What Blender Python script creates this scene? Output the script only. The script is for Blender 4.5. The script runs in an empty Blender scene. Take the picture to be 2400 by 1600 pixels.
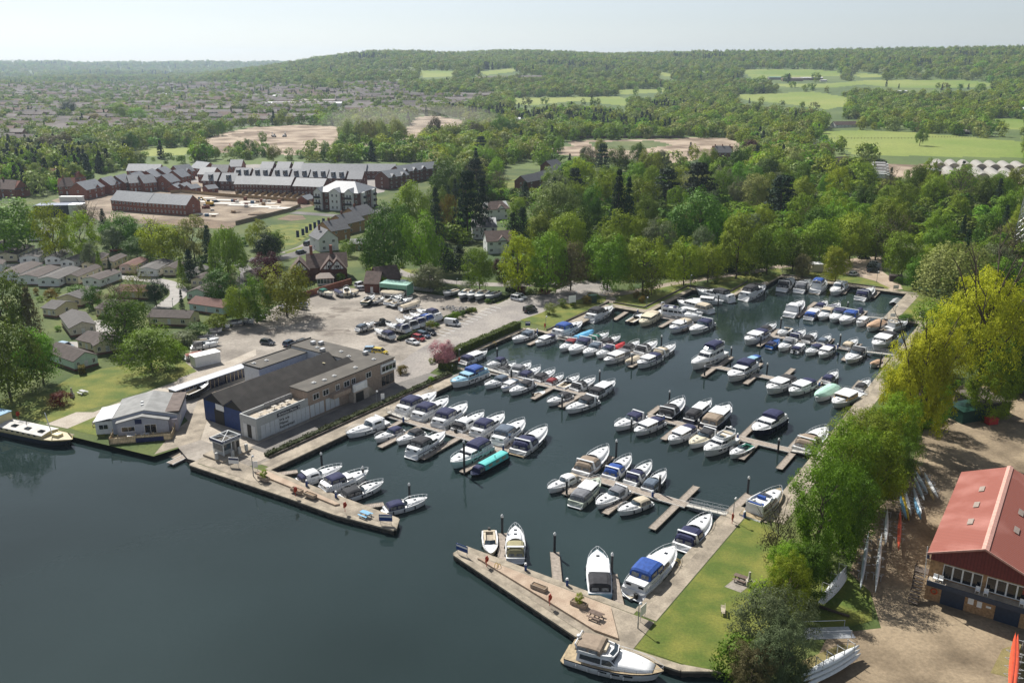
import bpy, bmesh, math, random
import numpy as np
from mathutils import Vector, Matrix
random.seed(7); np.random.seed(7)
R = math.radians
SC = bpy.context.scene
COL = SC.collection
# ---------------------------------------------------------------- camera, sky, sun, exposure
CAM_H = 72.0; FPX = 2018.0; TILT = math.atan(650.0 / FPX)
cam_data = bpy.data.cameras.new('camera'); cam = bpy.data.objects.new('camera', cam_data); COL.objects.link(cam)
cam.location = (0, 0, CAM_H); cam.rotation_euler = (R(90) - TILT, 0, 0)
cam_data.sensor_width = 36.0; cam_data.lens = 36.0 * FPX / 2400.0
cam_data.clip_start = 1.0; cam_data.clip_end = 40000.0
SC.camera = cam
SUN_AZ, SUN_EL = -34.0, 47.0            # azimuth measured from the view direction (+Y), clockwise
world = bpy.data.worlds.new('World'); SC.world = world; world.use_nodes = True
wn = world.node_tree; wn.nodes.clear()
sky = wn.nodes.new('ShaderNodeTexSky'); sky.sky_type = 'NISHITA'; sky.sun_disc = False
sky.sun_elevation = R(SUN_EL); sky.sun_rotation = R(SUN_AZ)
sky.altitude = 60; sky.air_density = 0.8; sky.dust_density = 0.55; sky.ozone_density = 2.2
HAZE_D = 0.000075
bg = wn.nodes.new('ShaderNodeBackground'); bg.inputs[1].default_value = 0.078
wo = wn.nodes.new('ShaderNodeOutputWorld')
hsv = wn.nodes.new('ShaderNodeHueSaturation'); hsv.inputs['Saturation'].default_value = .5     # thin high haze pales the sky
wn.links.new(sky.outputs[0], hsv.inputs['Color']); wn.links.new(hsv.outputs[0], bg.inputs[0]); wn.links.new(bg.outputs[0], wo.inputs[0])
sl = bpy.data.lights.new('sun', 'SUN'); sl.energy = 5.0; sl.angle = R(0.53); sl.color = (1.0, 0.965, 0.91)
sun = bpy.data.objects.new('sun', sl); COL.objects.link(sun)
sd = Vector((math.sin(R(SUN_AZ)) * math.cos(R(SUN_EL)), math.cos(R(SUN_AZ)) * math.cos(R(SUN_EL)), math.sin(R(SUN_EL))))
sun.rotation_euler = sd.to_track_quat('Z', 'Y').to_euler(); sun.location = (0, 0, 300)
SC.view_settings.view_transform = 'Standard'; SC.view_settings.look = 'None'
SC.view_settings.exposure = 0.47; SC.view_settings.gamma = 1.0; SC.view_settings.use_curve_mapping = False
SC.render.engine = 'CYCLES'
cy = SC.cycles
cy.use_denoising = True
cy.max_bounces = 5; cy.diffuse_bounces = 2; cy.glossy_bounces = 2; cy.transmission_bounces = 3; cy.volume_bounces = 0; cy.transparent_max_bounces = 6
cy.volume_step_rate = 10.0; cy.sample_clamp_indirect = 4.0

# ---------------------------------------------------------------- where things stand
CT, ST = math.cos(TILT), math.sin(TILT)
CROP = dict(A=(400, 760, .2551), B=(900, 800, .2551), C=(1400, 700, .2551), D=(1250, 1000, .2551), E=(1000, 1150, .28694), F=(1500, 1100, .31881),
            G=(1900, 1050, .35088), H=(1900, 600, .31888), I=(1200, 440, .2551), J=(1800, 440, .2551), K=(600, 440, .2551), L=(0, 440, .2551),
            M=(0, 800, .2551), X=(0, 80, .34014), Y=(800, 80, .34014), Z=(1600, 80, .34014), P=(440, 1000, .21259), Q=(0, 380, .21259),
            R=(400, 360, .2381), S=(0, 0, 1.0), V=(0, 0, 1.0204))
def px(c, x, y):
    a = CROP[c]; return a[0] + x * a[2], a[1] + y * a[2]
def ray(x, y):
    a = (x - 1200.0) / FPX; b = (y - 800.0) / FPX
    return Vector((a, CT - b * ST, -ST - b * CT))
def W(c, x, y, z=1.0):                   # survey mark -> point of the place on level z
    d = ray(*px(c, x, y)); t = (z - CAM_H) / d.z
    return Vector((d.x * t, d.y * t, z))
def proj(p):
    z = p[2] - CAM_H; d = p[1] * CT - z * ST; u = p[1] * ST + z * CT
    return 1200.0 + FPX * p[0] / d, 800.0 - FPX * u / d
UA = R(34.4); UX, UY = math.sin(UA), math.cos(UA)
def uv(u, v, z=1.0): return Vector((u * UX + v * UY, u * UY - v * UX, z))
def to_uv(p): return p[0] * UX + p[1] * UY, p[0] * UY - p[1] * UX
U_ROT = math.atan2(UY, UX)               # rotation whose local x runs along u
V_ROT = math.atan2(-UX, UY)              # rotation whose local x runs along v
def height_at(base, ytop):               # height of an upright at base that reaches image row ytop
    z = base.z
    lo, hi = base.z, base.z + 80
    for _ in range(30):
        m = (lo + hi) / 2
        if proj((base.x, base.y, m))[1] > ytop: lo = m
        else: hi = m
    return lo - base.z
def inpoly(x, y, poly):
    c = False; j = len(poly) - 1
    for i in range(len(poly)):
        xi, yi = poly[i]; xj, yj = poly[j]
        if (yi > y) != (yj > y) and x < (xj - xi) * (y - yi) / (yj - yi) + xi: c = not c
        j = i
    return c
def PX(c, *pts): return [px(c, x, y) for x, y in pts]

# ---------------------------------------------------------------- materials
MATS = {}
def M(name, col, rough=.75, var=.12, scale=2.0, bump=0.0, metal=0.0, spec=.4, col2=None, pos=False, detail=3.0, lo=.35, hi=.65, wave=None, bscale=None, coat=0.0):
    if name in MATS: return MATS[name]
    m = bpy.data.materials.new(name); m.use_nodes = True; nt = m.node_tree; N = nt.nodes; Lk = nt.links.new
    b = N['Principled BSDF']; b.inputs['Roughness'].default_value = rough; b.inputs['Metallic'].default_value = metal
    b.inputs['Specular IOR Level'].default_value = spec
    if coat: b.inputs['Coat Weight'].default_value = coat
    if pos: src = N.new('ShaderNodeNewGeometry').outputs['Position']
    else: src = N.new('ShaderNodeTexCoord').outputs['Object']
    no = N.new('ShaderNodeTexNoise'); no.inputs['Scale'].default_value = scale; no.inputs['Detail'].default_value = detail
    Lk(src, no.inputs['Vector'])
    rp = N.new('ShaderNodeValToRGB'); e = rp.color_ramp.elements
    c2 = col2 or tuple(min(1, c * (1 + var)) for c in col)
    c1 = col if col2 else tuple(c * (1 - var) for c in col)
    e[0].position = lo; e[0].color = (*c1, 1); e[1].position = hi; e[1].color = (*c2, 1)
    Lk(no.outputs['Fac'], rp.inputs['Fac']); out = rp.outputs['Color']
    if pos:
        n3 = N.new('ShaderNodeTexNoise'); n3.inputs['Scale'].default_value = scale * 11 + .4; n3.inputs['Detail'].default_value = 5; n3.inputs['Roughness'].default_value = .7; Lk(src, n3.inputs['Vector'])
        r3 = N.new('ShaderNodeMapRange'); r3.inputs[1].default_value = .3; r3.inputs[2].default_value = .7; r3.inputs[3].default_value = .72; r3.inputs[4].default_value = 1.2; Lk(n3.outputs['Fac'], r3.inputs[0])
        m3 = N.new('ShaderNodeVectorMath'); m3.operation = 'SCALE'; Lk(out, m3.inputs[0]); Lk(r3.outputs[0], m3.inputs['Scale']); out = m3.outputs[0]
    if wave:                              # (axis, metres, depth, colour factor): boards, courses, corrugation
        wv = N.new('ShaderNodeTexWave'); wv.wave_type = 'BANDS'; wv.bands_direction = wave[0]
        wv.inputs['Scale'].default_value = math.pi * 2 / wave[1] / 20.0 * 1.0
        Lk(src, wv.inputs['Vector'])
        mx = N.new('ShaderNodeMix'); mx.data_type = 'RGBA'; mx.blend_type = 'MULTIPLY'
        cr = N.new('ShaderNodeValToRGB'); cr.color_ramp.elements[0].position = .05; cr.color_ramp.elements[1].position = .3
        cr.color_ramp.elements[0].color = (wave[3],) * 3 + (1,); cr.color_ramp.elements[1].color = (1, 1, 1, 1)
        Lk(wv.outputs['Fac'], cr.inputs['Fac']); mx.inputs[0].default_value = 1
        Lk(out, mx.inputs[6]); Lk(cr.outputs['Color'], mx.inputs[7]); out = mx.outputs[2]
    Lk(out, b.inputs['Base Color'])
    if bump or wave:
        bp = N.new('ShaderNodeBump'); bp.inputs['Strength'].default_value = bump or .4; bp.inputs['Distance'].default_value = wave[2] if wave else .05
        if wave: Lk(wv.outputs['Fac'], bp.inputs['Height'])
        else:
            n2 = N.new('ShaderNodeTexNoise'); n2.inputs['Scale'].default_value = bscale or scale * 6; n2.inputs['Detail'].default_value = 4
            Lk(src, n2.inputs['Vector']); Lk(n2.outputs['Fac'], bp.inputs['Height'])
        Lk(bp.outputs['Normal'], b.inputs['Normal'])
    MATS[name] = m; return m
def leafmat(name, col, trans=.3, hue=.03, val=.25):
    if name in MATS: return MATS[name]
    m = bpy.data.materials.new(name); m.use_nodes = True; nt = m.node_tree; N = nt.nodes; Lk = nt.links.new
    N.clear(); o = N.new('ShaderNodeOutputMaterial'); oi = N.new('ShaderNodeObjectInfo')
    tc = N.new('ShaderNodeTexCoord'); no = N.new('ShaderNodeTexNoise'); no.inputs['Scale'].default_value = 5.0; no.inputs['Detail'].default_value = 4
    Lk(tc.outputs['Object'], no.inputs['Vector'])
    hs = N.new('ShaderNodeHueSaturation'); hs.inputs['Color'].default_value = (*col, 1)
    mh = N.new('ShaderNodeMapRange'); mh.inputs[3].default_value = .5 - hue; mh.inputs[4].default_value = .5 + hue
    Lk(oi.outputs['Random'], mh.inputs[0]); Lk(mh.outputs[0], hs.inputs['Hue'])
    mv = N.new('ShaderNodeMapRange'); mv.inputs[3].default_value = 1 - val; mv.inputs[4].default_value = 1 + val
    ad = N.new('ShaderNodeMath'); ad.operation = 'MULTIPLY'; ad.inputs[1].default_value = 7.31
    fr = N.new('ShaderNodeMath'); fr.operation = 'FRACT'
    Lk(oi.outputs['Random'], ad.inputs[0]); Lk(ad.outputs[0], fr.inputs[0]); Lk(fr.outputs[0], mv.inputs[0])
    m2 = N.new('ShaderNodeMapRange'); m2.inputs[1].default_value = .3; m2.inputs[2].default_value = .7; m2.inputs[3].default_value = .72; m2.inputs[4].default_value = 1.28
    Lk(no.outputs['Fac'], m2.inputs[0])
    mm = N.new('ShaderNodeMath'); mm.operation = 'MULTIPLY'; Lk(mv.outputs[0], mm.inputs[0]); Lk(m2.outputs[0], mm.inputs[1]); Lk(mm.outputs[0], hs.inputs['Value'])
    d = N.new('ShaderNodeBsdfPrincipled'); d.inputs['Roughness'].default_value = .55; d.inputs['Specular IOR Level'].default_value = .1
    t = N.new('ShaderNodeBsdfTranslucent'); mx = N.new('ShaderNodeMixShader'); mx.inputs[0].default_value = trans
    Lk(hs.outputs[0], d.inputs['Base Color']); Lk(hs.outputs[0], t.inputs['Color'])
    Lk(d.outputs[0], mx.inputs[1]); Lk(t.outputs[0], mx.inputs[2]); Lk(mx.outputs[0], o.inputs['Surface'])
    MATS[name] = m; return m
GLASS = M('glass_dark', (.012, .016, .022), rough=.06, var=.4, scale=1.5, spec=.7)
SCREEN = M('screen_glass', (.05, .07, .085), rough=.07, var=.3, scale=2, spec=.7)
CLEAR = M('vinyl_window', (.16, .16, .155), rough=.18, var=.5, scale=2.5, spec=.6)
WHITE = M('white_paint', (.78, .78, .76), rough=.45, var=.05)
GEL = M('white_gelcoat', (.74, .745, .74), rough=.28, var=.06, scale=1.2, spec=.5, coat=.15)
CREAM = M('cream_gelcoat', (.66, .6, .45), rough=.35, var=.06, scale=1.2)
STEEL = M('galvanised_steel', (.5, .51, .52), rough=.4, var=.1, metal=.6)
BLACK = M('black_rubber', (.018, .018, .018), rough=.6, var=.3)
CONC = M('concrete', (.3, .255, .195), rough=.9, var=.3, scale=.35, bump=.3, pos=True, detail=6)
WOODG = M('weathered_timber', (.3, .25, .2), rough=.85, var=.25, scale=3, wave=('X', .28, .02, .55))
BARK = M('bark', (.09, .07, .05), rough=.95, var=.35, scale=8, bump=.5)

# ---------------------------------------------------------------- mesh builder and object helpers
class MB:
    def __init__(s): s.v = []; s.f = []; s.m = []
    def add(s, vs, fs, mi=0):
        o = len(s.v); s.v += [tuple(p) for p in vs]
        for f in fs: s.f.append(tuple(i + o for i in f)); s.m.append(mi)
        return s
    def box(s, x0, x1, y0, y1, z0, z1, mi=0):
        return s.add([(x0, y0, z0), (x1, y0, z0), (x1, y1, z0), (x0, y1, z0), (x0, y0, z1), (x1, y0, z1), (x1, y1, z1), (x0, y1, z1)],
                     [(3, 2, 1, 0), (4, 5, 6, 7), (0, 1, 5, 4), (1, 2, 6, 5), (2, 3, 7, 6), (3, 0, 4, 7)], mi)
    def cbox(s, x, y, z, a, b, c, mi=0): return s.box(x - a / 2, x + a / 2, y - b / 2, y + b / 2, z, z + c, mi)
    def prism(s, poly, z0, z1, mi=0, top=None):
        n = len(poly); t = top or poly
        return s.add([(p[0], p[1], z0) for p in poly] + [(p[0], p[1], z1) for p in t],
                     [tuple(range(n - 1, -1, -1)), tuple(range(n, 2 * n))] + [(i, (i + 1) % n, n + (i + 1) % n, n + i) for i in range(n)], mi)
    def tube(s, p, q, r=.03, n=5, mi=0, r2=None, cap=True):
        p = Vector(p); q = Vector(q); d = (q - p)
        if d.length < 1e-6: return s
        z = d.normalized(); a = z.orthogonal().normalized(); b = z.cross(a); r2 = r if r2 is None else r2
        vs = [p + (a * math.cos(k * 2 * math.pi / n) + b * math.sin(k * 2 * math.pi / n)) * r for k in range(n)]
        vs += [q + (a * math.cos(k * 2 * math.pi / n) + b * math.sin(k * 2 * math.pi / n)) * r2 for k in range(n)]
        fs = [(k, (k + 1) % n, n + (k + 1) % n, n + k) for k in range(n)]
        if cap: fs += [tuple(range(n - 1, -1, -1)), tuple(range(n, 2 * n))]
        return s.add(vs, fs, mi)
    def path(s, pts, r=.03, n=5, mi=0):
        for a, b in zip(pts, pts[1:]): s.tube(a, b, r, n, mi)
        return s
    def loft(s, secs, mi=0, closed=False, caps=True, mrow=None):
        n = len(secs[0]); vs = [p for q in secs for p in q]; o = len(s.v); s.v += [tuple(p) for p in vs]
        for i in range(len(secs) - 1):
            for j in range(n if closed else n - 1):
                k = (j + 1) % n
                s.f.append((o + i * n + j, o + i * n + k, o + (i + 1) * n + k, o + (i + 1) * n + j)); s.m.append(mrow[j] if mrow else mi)
        if caps:
            s.f.append(tuple(o + j for j in range(n - 1, -1, -1))); s.m.append(mi)
            s.f.append(tuple(o + (len(secs) - 1) * n + j for j in range(n))); s.m.append(mi)
        return s
    def ball(s, c, rx, ry=None, rz=None, nu=8, nv=5, mi=0):
        ry = ry or rx; rz = rz or rx
        vs = [(c[0], c[1], c[2] - rz)]
        for j in range(1, nv):
            a = -math.pi / 2 + math.pi * j / nv
            for i in range(nu):
                t = 2 * math.pi * i / nu
                vs.append((c[0] + rx * math.cos(a) * math.cos(t), c[1] + ry * math.cos(a) * math.sin(t), c[2] + rz * math.sin(a)))
        vs.append((c[0], c[1], c[2] + rz)); fs = []
        for i in range(nu):
            fs.append((0, 1 + (i + 1) % nu, 1 + i)); fs.append((len(vs) - 1, len(vs) - 1 - nu + i, len(vs) - 1 - nu + (i + 1) % nu))
        for j in range(nv - 2):
            for i in range(nu):
                a = 1 + j * nu + i; b = 1 + j * nu + (i + 1) % nu; fs.append((a, b, b + nu, a + nu))
        return s.add(vs, fs, mi)
    def mesh(s, name, mats, smooth=False):
        me = bpy.data.meshes.new(name); me.from_pydata(s.v, [], s.f)
        for m in (mats if isinstance(mats, (list, tuple)) else [mats]): me.materials.append(m)
        if any(s.m): me.polygons.foreach_set('material_index', s.m)
        if smooth: me.polygons.foreach_set('use_smooth', [True] * len(s.f))
        me.update(); return me
    def ob(s, name, mats, parent=None, smooth=False, loc=None, rz=0.0):
        return link(name, s.mesh(name, mats, smooth), parent, loc, rz)
def link(name, data, parent=None, loc=None, rz=0.0):
    o = bpy.data.objects.new(name, data); COL.objects.link(o)
    if parent: o.parent = parent
    if loc is not None: o.location = loc
    if rz: o.rotation_euler = (0, 0, rz)
    return o
REG = []
ORD = ['zeroth', 'first', 'second', 'third', 'fourth', 'fifth', 'sixth', 'seventh', 'eighth', 'ninth', 'tenth', 'eleventh', 'twelfth']
def ordn(i):
    if i < len(ORD): return ORD[i]
    return f"{i}" + ('th' if 10 <= i % 100 <= 20 else {1: 'st', 2: 'nd', 3: 'rd'}.get(i % 10, 'th'))
def reg(o, look, where, cat, group=None):
    o['category'] = cat
    if group: o['group'] = group
    REG.append((o, look, where)); return o
def thing(name, look, where, cat, group=None, loc=(0, 0, 0), rz=0.0):
    return reg(link(name, None, None, loc, rz), look, where, cat, group)
def struct(name, o): o['kind'] = 'structure'; return o
def sheet(name, pts, z, mat, th=None):                 # a flat piece of the setting
    mb = MB(); n = len(pts)
    mb.add([(p[0], p[1], z) for p in pts], [tuple(range(n))])
    o = mb.ob(name, mat); me = o.data
    if me.polygons[0].normal.z < 0: me.flip_normals()
    o['kind'] = 'structure'; return o
def strip_pts(pts, w):
    l, r = [], []
    for i, p in enumerate(pts):
        a = pts[max(0, i - 1)]; b = pts[min(len(pts) - 1, i + 1)]
        d = Vector((b[0] - a[0], b[1] - a[1])).normalized(); n = Vector((-d.y, d.x)) * w / 2
        l.append((p[0] + n.x, p[1] + n.y)); r.append((p[0] - n.x, p[1] - n.y))
    return l, r
def strip(name, pts, w, z, mat):
    l, r = strip_pts(pts, w); mb = MB(); n = len(l)
    mb.add([(p[0], p[1], z) for p in l + r], [(n + i, n + i + 1, i + 1, i) for i in range(n - 1)])
    o = mb.ob(name, mat); o['kind'] = 'structure'; return o
def smooth_pts(pts, k=6):
    out = []
    P = [Vector((p[0], p[1])) for p in pts]
    for i in range(len(P) - 1):
        p0 = P[max(0, i - 1)]; p1 = P[i]; p2 = P[i + 1]; p3 = P[min(len(P) - 1, i + 2)]
        for j in range(k):
            t = j / k
            out.append(0.5 * ((2 * p1) + (p2 - p0) * t + (2 * p0 - 5 * p1 + 4 * p2 - p3) * t * t + (3 * p1 - p0 - 3 * p2 + p3) * t ** 3))
    out.append(P[-1]); return out
# ---------------------------------------------------------------- water, land, terrain
def sstep(a, b, x):
    t = np.clip((x - a) / (b - a), 0, 1); return t * t * (3 - 2 * t)
RAZ = [-40, -24, -19, -15, -12, -9, -6, -3, 0, 3, 6, 10, 14, 18, 22, 26, 32, 40]
RHT = [12, 12, 16, 50, 80, 97, 104, 101, 107, 105, 98, 95, 97, 102, 107, 112, 117, 120]
FAR = [66, 62, 64, 66, 64, 60, 55, 55, 55, 55, 55, 55, 95, 115, 122, 134, 146, 146]
def hterr(x, y):
    az = np.degrees(np.arctan2(x, y)); d = np.hypot(x, y)
    Rg = np.interp(az, RAZ, RHT); Fr = np.interp(az, RAZ, FAR)
    f = sstep(850, 3500, d)
    z = 1.0 + (Rg - 1) * (f * .55 + .45 * f * f)
    z = z * (1 - sstep(3600, 5200, d) * .55)
    z2 = Fr * sstep(5200, 7600, d) * (1 - .6 * sstep(7700, 9500, d))
    bumps = sstep(900, 2200, d) * (5 * np.sin(x * .0041 + 1.3) * np.sin(y * .0035) + 3 * np.sin(x * .011 + y * .004))
    return np.maximum(z, z2) + bumps - .03 * (1 - sstep(600, 650, d))
def hs(x, y): return float(hterr(np.array([x]), np.array([y]))[0])
TS = 400 * 1.004 ** np.arange(850)
def WT(c, x, y):                          # survey mark -> point on the far terrain
    d = ray(*px(c, x, y)); t = TS
    f = CAM_H + d.z * t - hterr(d.x * t, d.y * t); k = np.nonzero(f < 0)[0]
    if not len(k) or k[0] == 0: return None
    k = k[0]; w = f[k - 1] / (f[k - 1] - f[k]); t = t[k - 1] + (t[k] - t[k - 1]) * w
    return Vector((d.x * t, d.y * t, hs(d.x * t, d.y * t)))
def WA(c, x, y):                          # near ground or far terrain, whichever the mark lies on
    p = W(c, x, y, 1.0) if px(c, x, y)[1] > 160 else None
    if p is not None and 0 < p.y and p.length < 700: return p
    return WT(c, x, y)

def water_mat():
    m = bpy.data.materials.new('water'); m.use_nodes = True; nt = m.node_tree; N = nt.nodes; Lk = nt.links.new
    b = N['Principled BSDF']; b.inputs['Roughness'].default_value = .03; b.inputs['IOR'].default_value = 1.333
    geo = N.new('ShaderNodeNewGeometry')
    n0 = N.new('ShaderNodeTexNoise'); n0.inputs['Scale'].default_value = .012; n0.inputs['Detail'].default_value = 3; Lk(geo.outputs['Position'], n0.inputs['Vector'])
    rp = N.new('ShaderNodeValToRGB'); rp.color_ramp.elements[0].position = .35; rp.color_ramp.elements[0].color = (.013, .023, .022, 1)
    rp.color_ramp.elements[1].position = .65; rp.color_ramp.elements[1].color = (.025, .042, .042, 1)
    Lk(n0.outputs['Fac'], rp.inputs['Fac']); Lk(rp.outputs['Color'], b.inputs['Base Color'])
    def nz(s, d):
        n = N.new('ShaderNodeTexNoise'); n.inputs['Scale'].default_value = s; n.inputs['Detail'].default_value = d; Lk(geo.outputs['Position'], n.inputs['Vector']); return n
    a = nz(.9, 3); c = nz(.12, 2); d = nz(.05, 2)
    mu = N.new('ShaderNodeMath'); mu.operation = 'MULTIPLY'
    rr = N.new('ShaderNodeMapRange'); rr.inputs[1].default_value = .4; rr.inputs[2].default_value = .65; rr.inputs[3].default_value = .25; rr.inputs[4].default_value = 1.0
    Lk(d.outputs['Fac'], rr.inputs[0]); Lk(a.outputs['Fac'], mu.inputs[0]); Lk(rr.outputs[0], mu.inputs[1])
    ad = N.new('ShaderNodeMath'); ad.operation = 'MULTIPLY_ADD'; ad.inputs[1].default_value = 2.0
    Lk(c.outputs['Fac'], ad.inputs[0]); Lk(mu.outputs[0], ad.inputs[2])
    bp = N.new('ShaderNodeBump'); bp.inputs['Strength'].default_value = .15; bp.inputs['Distance'].default_value = .22
    Lk(ad.outputs[0], bp.inputs['Height']); Lk(bp.outputs['Normal'], b.inputs['Normal'])
    return m
sheet('water', [uv(-500, -900), uv(330, -900), uv(330, 500), uv(-500, 500)], 0.0, water_mat())['kind'] = 'structure'

GRASS = M('lawn_grass', (.08, .12, .016), rough=.95, scale=.22, pos=True, detail=9, col2=(.19, .19, .035), lo=.36, hi=.66, bump=.5, bscale=6)
ROUGHG = M('rough_grass', (.04, .075, .014), rough=.95, scale=.06, pos=True, detail=8, col2=(.12, .14, .035), lo=.35, hi=.68, bump=.4, bscale=2)
GRAVEL = M('yard_gravel', (.21, .185, .155), rough=.95, scale=.09, pos=True, detail=9, col2=(.37, .33, .28), lo=.36, hi=.66, bump=.35, bscale=5)
GRAVEL2 = M('boathouse_gravel', (.14, .105, .066), rough=.95, scale=.13, pos=True, detail=9, col2=(.31, .24, .155), lo=.34, hi=.62, bump=.5, bscale=5)
TARMAC = M('tarmac', (.22, .2, .185), rough=.9, scale=.12, pos=True, detail=8, col2=(.33, .3, .265), lo=.34, hi=.66)
TARMAC2 = M('tarmac_dark', (.1, .095, .09), rough=.9, scale=.15, pos=True, detail=6, col2=(.17, .16, .15))
DIRT = M('site_dirt', (.16, .11, .07), rough=.95, scale=.035, pos=True, detail=10, col2=(.42, .33, .24), lo=.38, hi=.6)
SOIL = M('bare_soil', (.12, .085, .055), rough=.95, scale=.1, pos=True, detail=8, col2=(.24, .17, .11))
PAVE = M('block_paving', (.34, .25, .18), rough=.9, scale=.5, pos=True, detail=8, col2=(.46, .36, .265), bump=.3, bscale=4)
PILING = M('sheet_piling', (.035, .033, .03), rough=.8, scale=1.2, col2=(.07, .062, .05), bump=.4)
LINEW = M('road_paint', (.65, .65, .62), rough=.7, var=.15)

BASIN = [(93, -118), (157, -118), (157, -128), (194, -128), (194, -118), (228, -118), (228, -107), (262, -107), (262, -93), (282, -93), (282, -89),
         (296, -89), (296, -47), (262, -47), (262, -37), (126, -37), (126, -42.8), (92.6, -42.8)]
SHORE = ([(40, -560), (66, -260), (77.6, -184), (80.8, -162.5), (84.6, -140.6), (93.5, -139.2), (93.5, -132.4), (86.4, -131.8), (88.0, -107), (88.4, -96), (90.2, -84.6), (93, -86.4)]
         + BASIN + [(92.4, -72), (89.9, -72.2), (83.4, -46.8), (84.9, -32.9), (87.7, -28.7), (90, 0), (88, 60), (60, 330)])
arc = []
for k in range(41):
    a = R(62 - k * 3.1); arc.append((620 * math.sin(a), 620 * math.cos(a)))
land = [uv(u, v) for u, v in SHORE] + [Vector((x, y, 1)) for x, y in arc]
mb = MB(); n = len(land); ns = len(SHORE)
mb.add([(p.x, p.y, 1.0) for p in land], [tuple(range(n))])
lo = mb.ob('ground', ROUGHG)
if lo.data.polygons[0].normal.z < 0: lo.data.flip_normals()
lo['kind'] = 'structure'
# quay faces: corrugated sheet piling with a concrete cap, one wall per straight run
QCAP = M('quay_cap', (.31, .265, .2), rough=.9, var=.25, scale=.8, pos=True, detail=6)
QN = [0]
def quay_wall(a, b, where):
    A, B = uv(*a), uv(*b); d = (B - A); Ln = d.length; rz = math.atan2(d.y, d.x)
    o = thing('quay_wall', 'dark corrugated quay wall with concrete cap', where, 'quay wall', 'quay walls of river and marina', (A.x, A.y, 0), rz)
    nseg = max(2, int(Ln / .45)); vs = []
    for i in range(nseg + 1):
        y = -.03 if (i // 2) % 2 else -.2
        vs.append((Ln * i / nseg, y, -1.5)); vs.append((Ln * i / nseg, y, .78))
    MB().add(vs, [(2 * i, 2 * i + 2, 2 * i + 3, 2 * i + 1) for i in range(nseg)]).ob('piling', PILING, o)
    QN[0] += 1; MB().box(0.002, Ln - .002, -.32, .9, .76, 1.022 + .005 * (QN[0] % 4)).ob('cap', QCAP, o)
WN = ['along the river left of the barge', 'beside the moored barge', 'in front of the grey clubhouse', None, None, None, 'along the outer spit by the kiosk',
      'along the middle of the outer spit', 'near the outer end of the kiosk spit', 'at the tip of the kiosk spit', 'on the inner side of the kiosk spit',
      'below the long building', 'at the step by the tall hedge', 'below the tall clipped hedge', 'at the end of the tall hedge', 'below the lawn with the red post',
      'beside the beige cruiser', 'below the lawn with round bushes', 'behind the pair of white yachts', 'beside the lawn corner', 'by the black canopied cruiser', 'at the north corner step',
      'along the far end of the basin', 'below the far car park', 'along the far eastern lawn', 'by the far pontoon gangway', 'below the tree line', 'beside the open white cruiser',
      'along the near lawn', 'inside the paved spit', 'at the tip of the paved spit', 'along the river face of the paved spit', 'behind the big yacht', 'at the corner under trees', None, None, None]
for i in range(ns - 1):
    if WN[i]: quay_wall(SHORE[i], SHORE[i + 1], WN[i])
# slipway
mb = MB(); a, b, c, d = uv(84.2, -140.4), uv(94.5, -139.4), uv(94.5, -132.2), uv(86.0, -131.8)
mb.add([(a.x, a.y, -.45), (d.x, d.y, -.45), (c.x, c.y, 1.02), (b.x, b.y, 1.02)], [(0, 1, 2, 3)])
struct('slipway', mb.ob('slipway', CONC))['kind'] = 'structure'

# concrete edge walks along the basin
def walk(name, pts, z=1.045, mat=CONC): return sheet(name, [uv(u, v) for u, v in pts], z, mat)
walk('quay_walk', [(93.9, -118.9), (157, -118.9), (157, -121.2), (93.9, -121.2)])
walk('quay_walk', [(193.1, -118.9), (193.1, -121.5), (229, -121.5), (229, -118.9)])
walk('quay_walk', [(228.9, -120), (231.5, -120), (231.5, -109.5), (261, -109.5), (261, -107.9), (228.9, -107.9)])
walk('quay_walk', [(262.9, -109), (265, -109), (265, -95), (281, -95), (281, -93.9), (262.9, -93.9)])
walk('quay_walk', [(282.9, -91), (296, -91), (298.6, -91), (298.6, -44.5), (296.9, -44.5), (296.9, -89.9), (282.9, -89.9)])
walk('quay_walk', [(296, -46.1), (296, -43.5), (264.9, -43.5), (264.9, -35), (240, -35), (240, -36.1), (262.9, -36.1), (262.9, -46.1)])
walk('quay_walk', [(240, -36.1), (240, -33.6), (126.9, -33.6), (126.9, -36.1)])
walk('quay_walk', [(126.9, -36.1), (128.8, -36.1), (128.8, -41.9), (126.9, -41.9)], 1.047)
walk('quay_walk', [(126.9, -41.9), (126.9, -39.6), (92.0, -39.6), (92.0, -41.9)])
# paved spits
walk('spit_walk', [(87.5, -131.3), (92.1, -131.3), (92.1, -87.2), (91, -85.8), (89.2, -95.8), (88.8, -107)])
walk('spit_walk', [(91.5, -71.5), (90.6, -71.5), (84.3, -46.5), (84.6, -39.5), (91.6, -39.7)])
def terrace(name, pts, h, mat):
    P = [uv(u, v) for u, v in pts]; mb = MB(); mb.prism([(p.x, p.y) for p in P], 1.02, 1.04 + h); o = mb.ob(name, mat); o['kind'] = 'structure'; return o
terrace('paved_terrace', [(90.6, -118.5), (92.3, -117.8), (90.9, -97.5), (90.2, -98.0)], .3, PAVE)
terrace('paved_terrace', [(90.5, -67.8), (90.55, -68.3), (90.9, -67.6), (91.1, -46), (85.6, -41.9), (85.4, -45.4)], .3, PAVE)

def ring(c, *pts, z=1.0): return [W(c, x, y, z) for x, y in pts]
S_ = sheet
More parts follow.
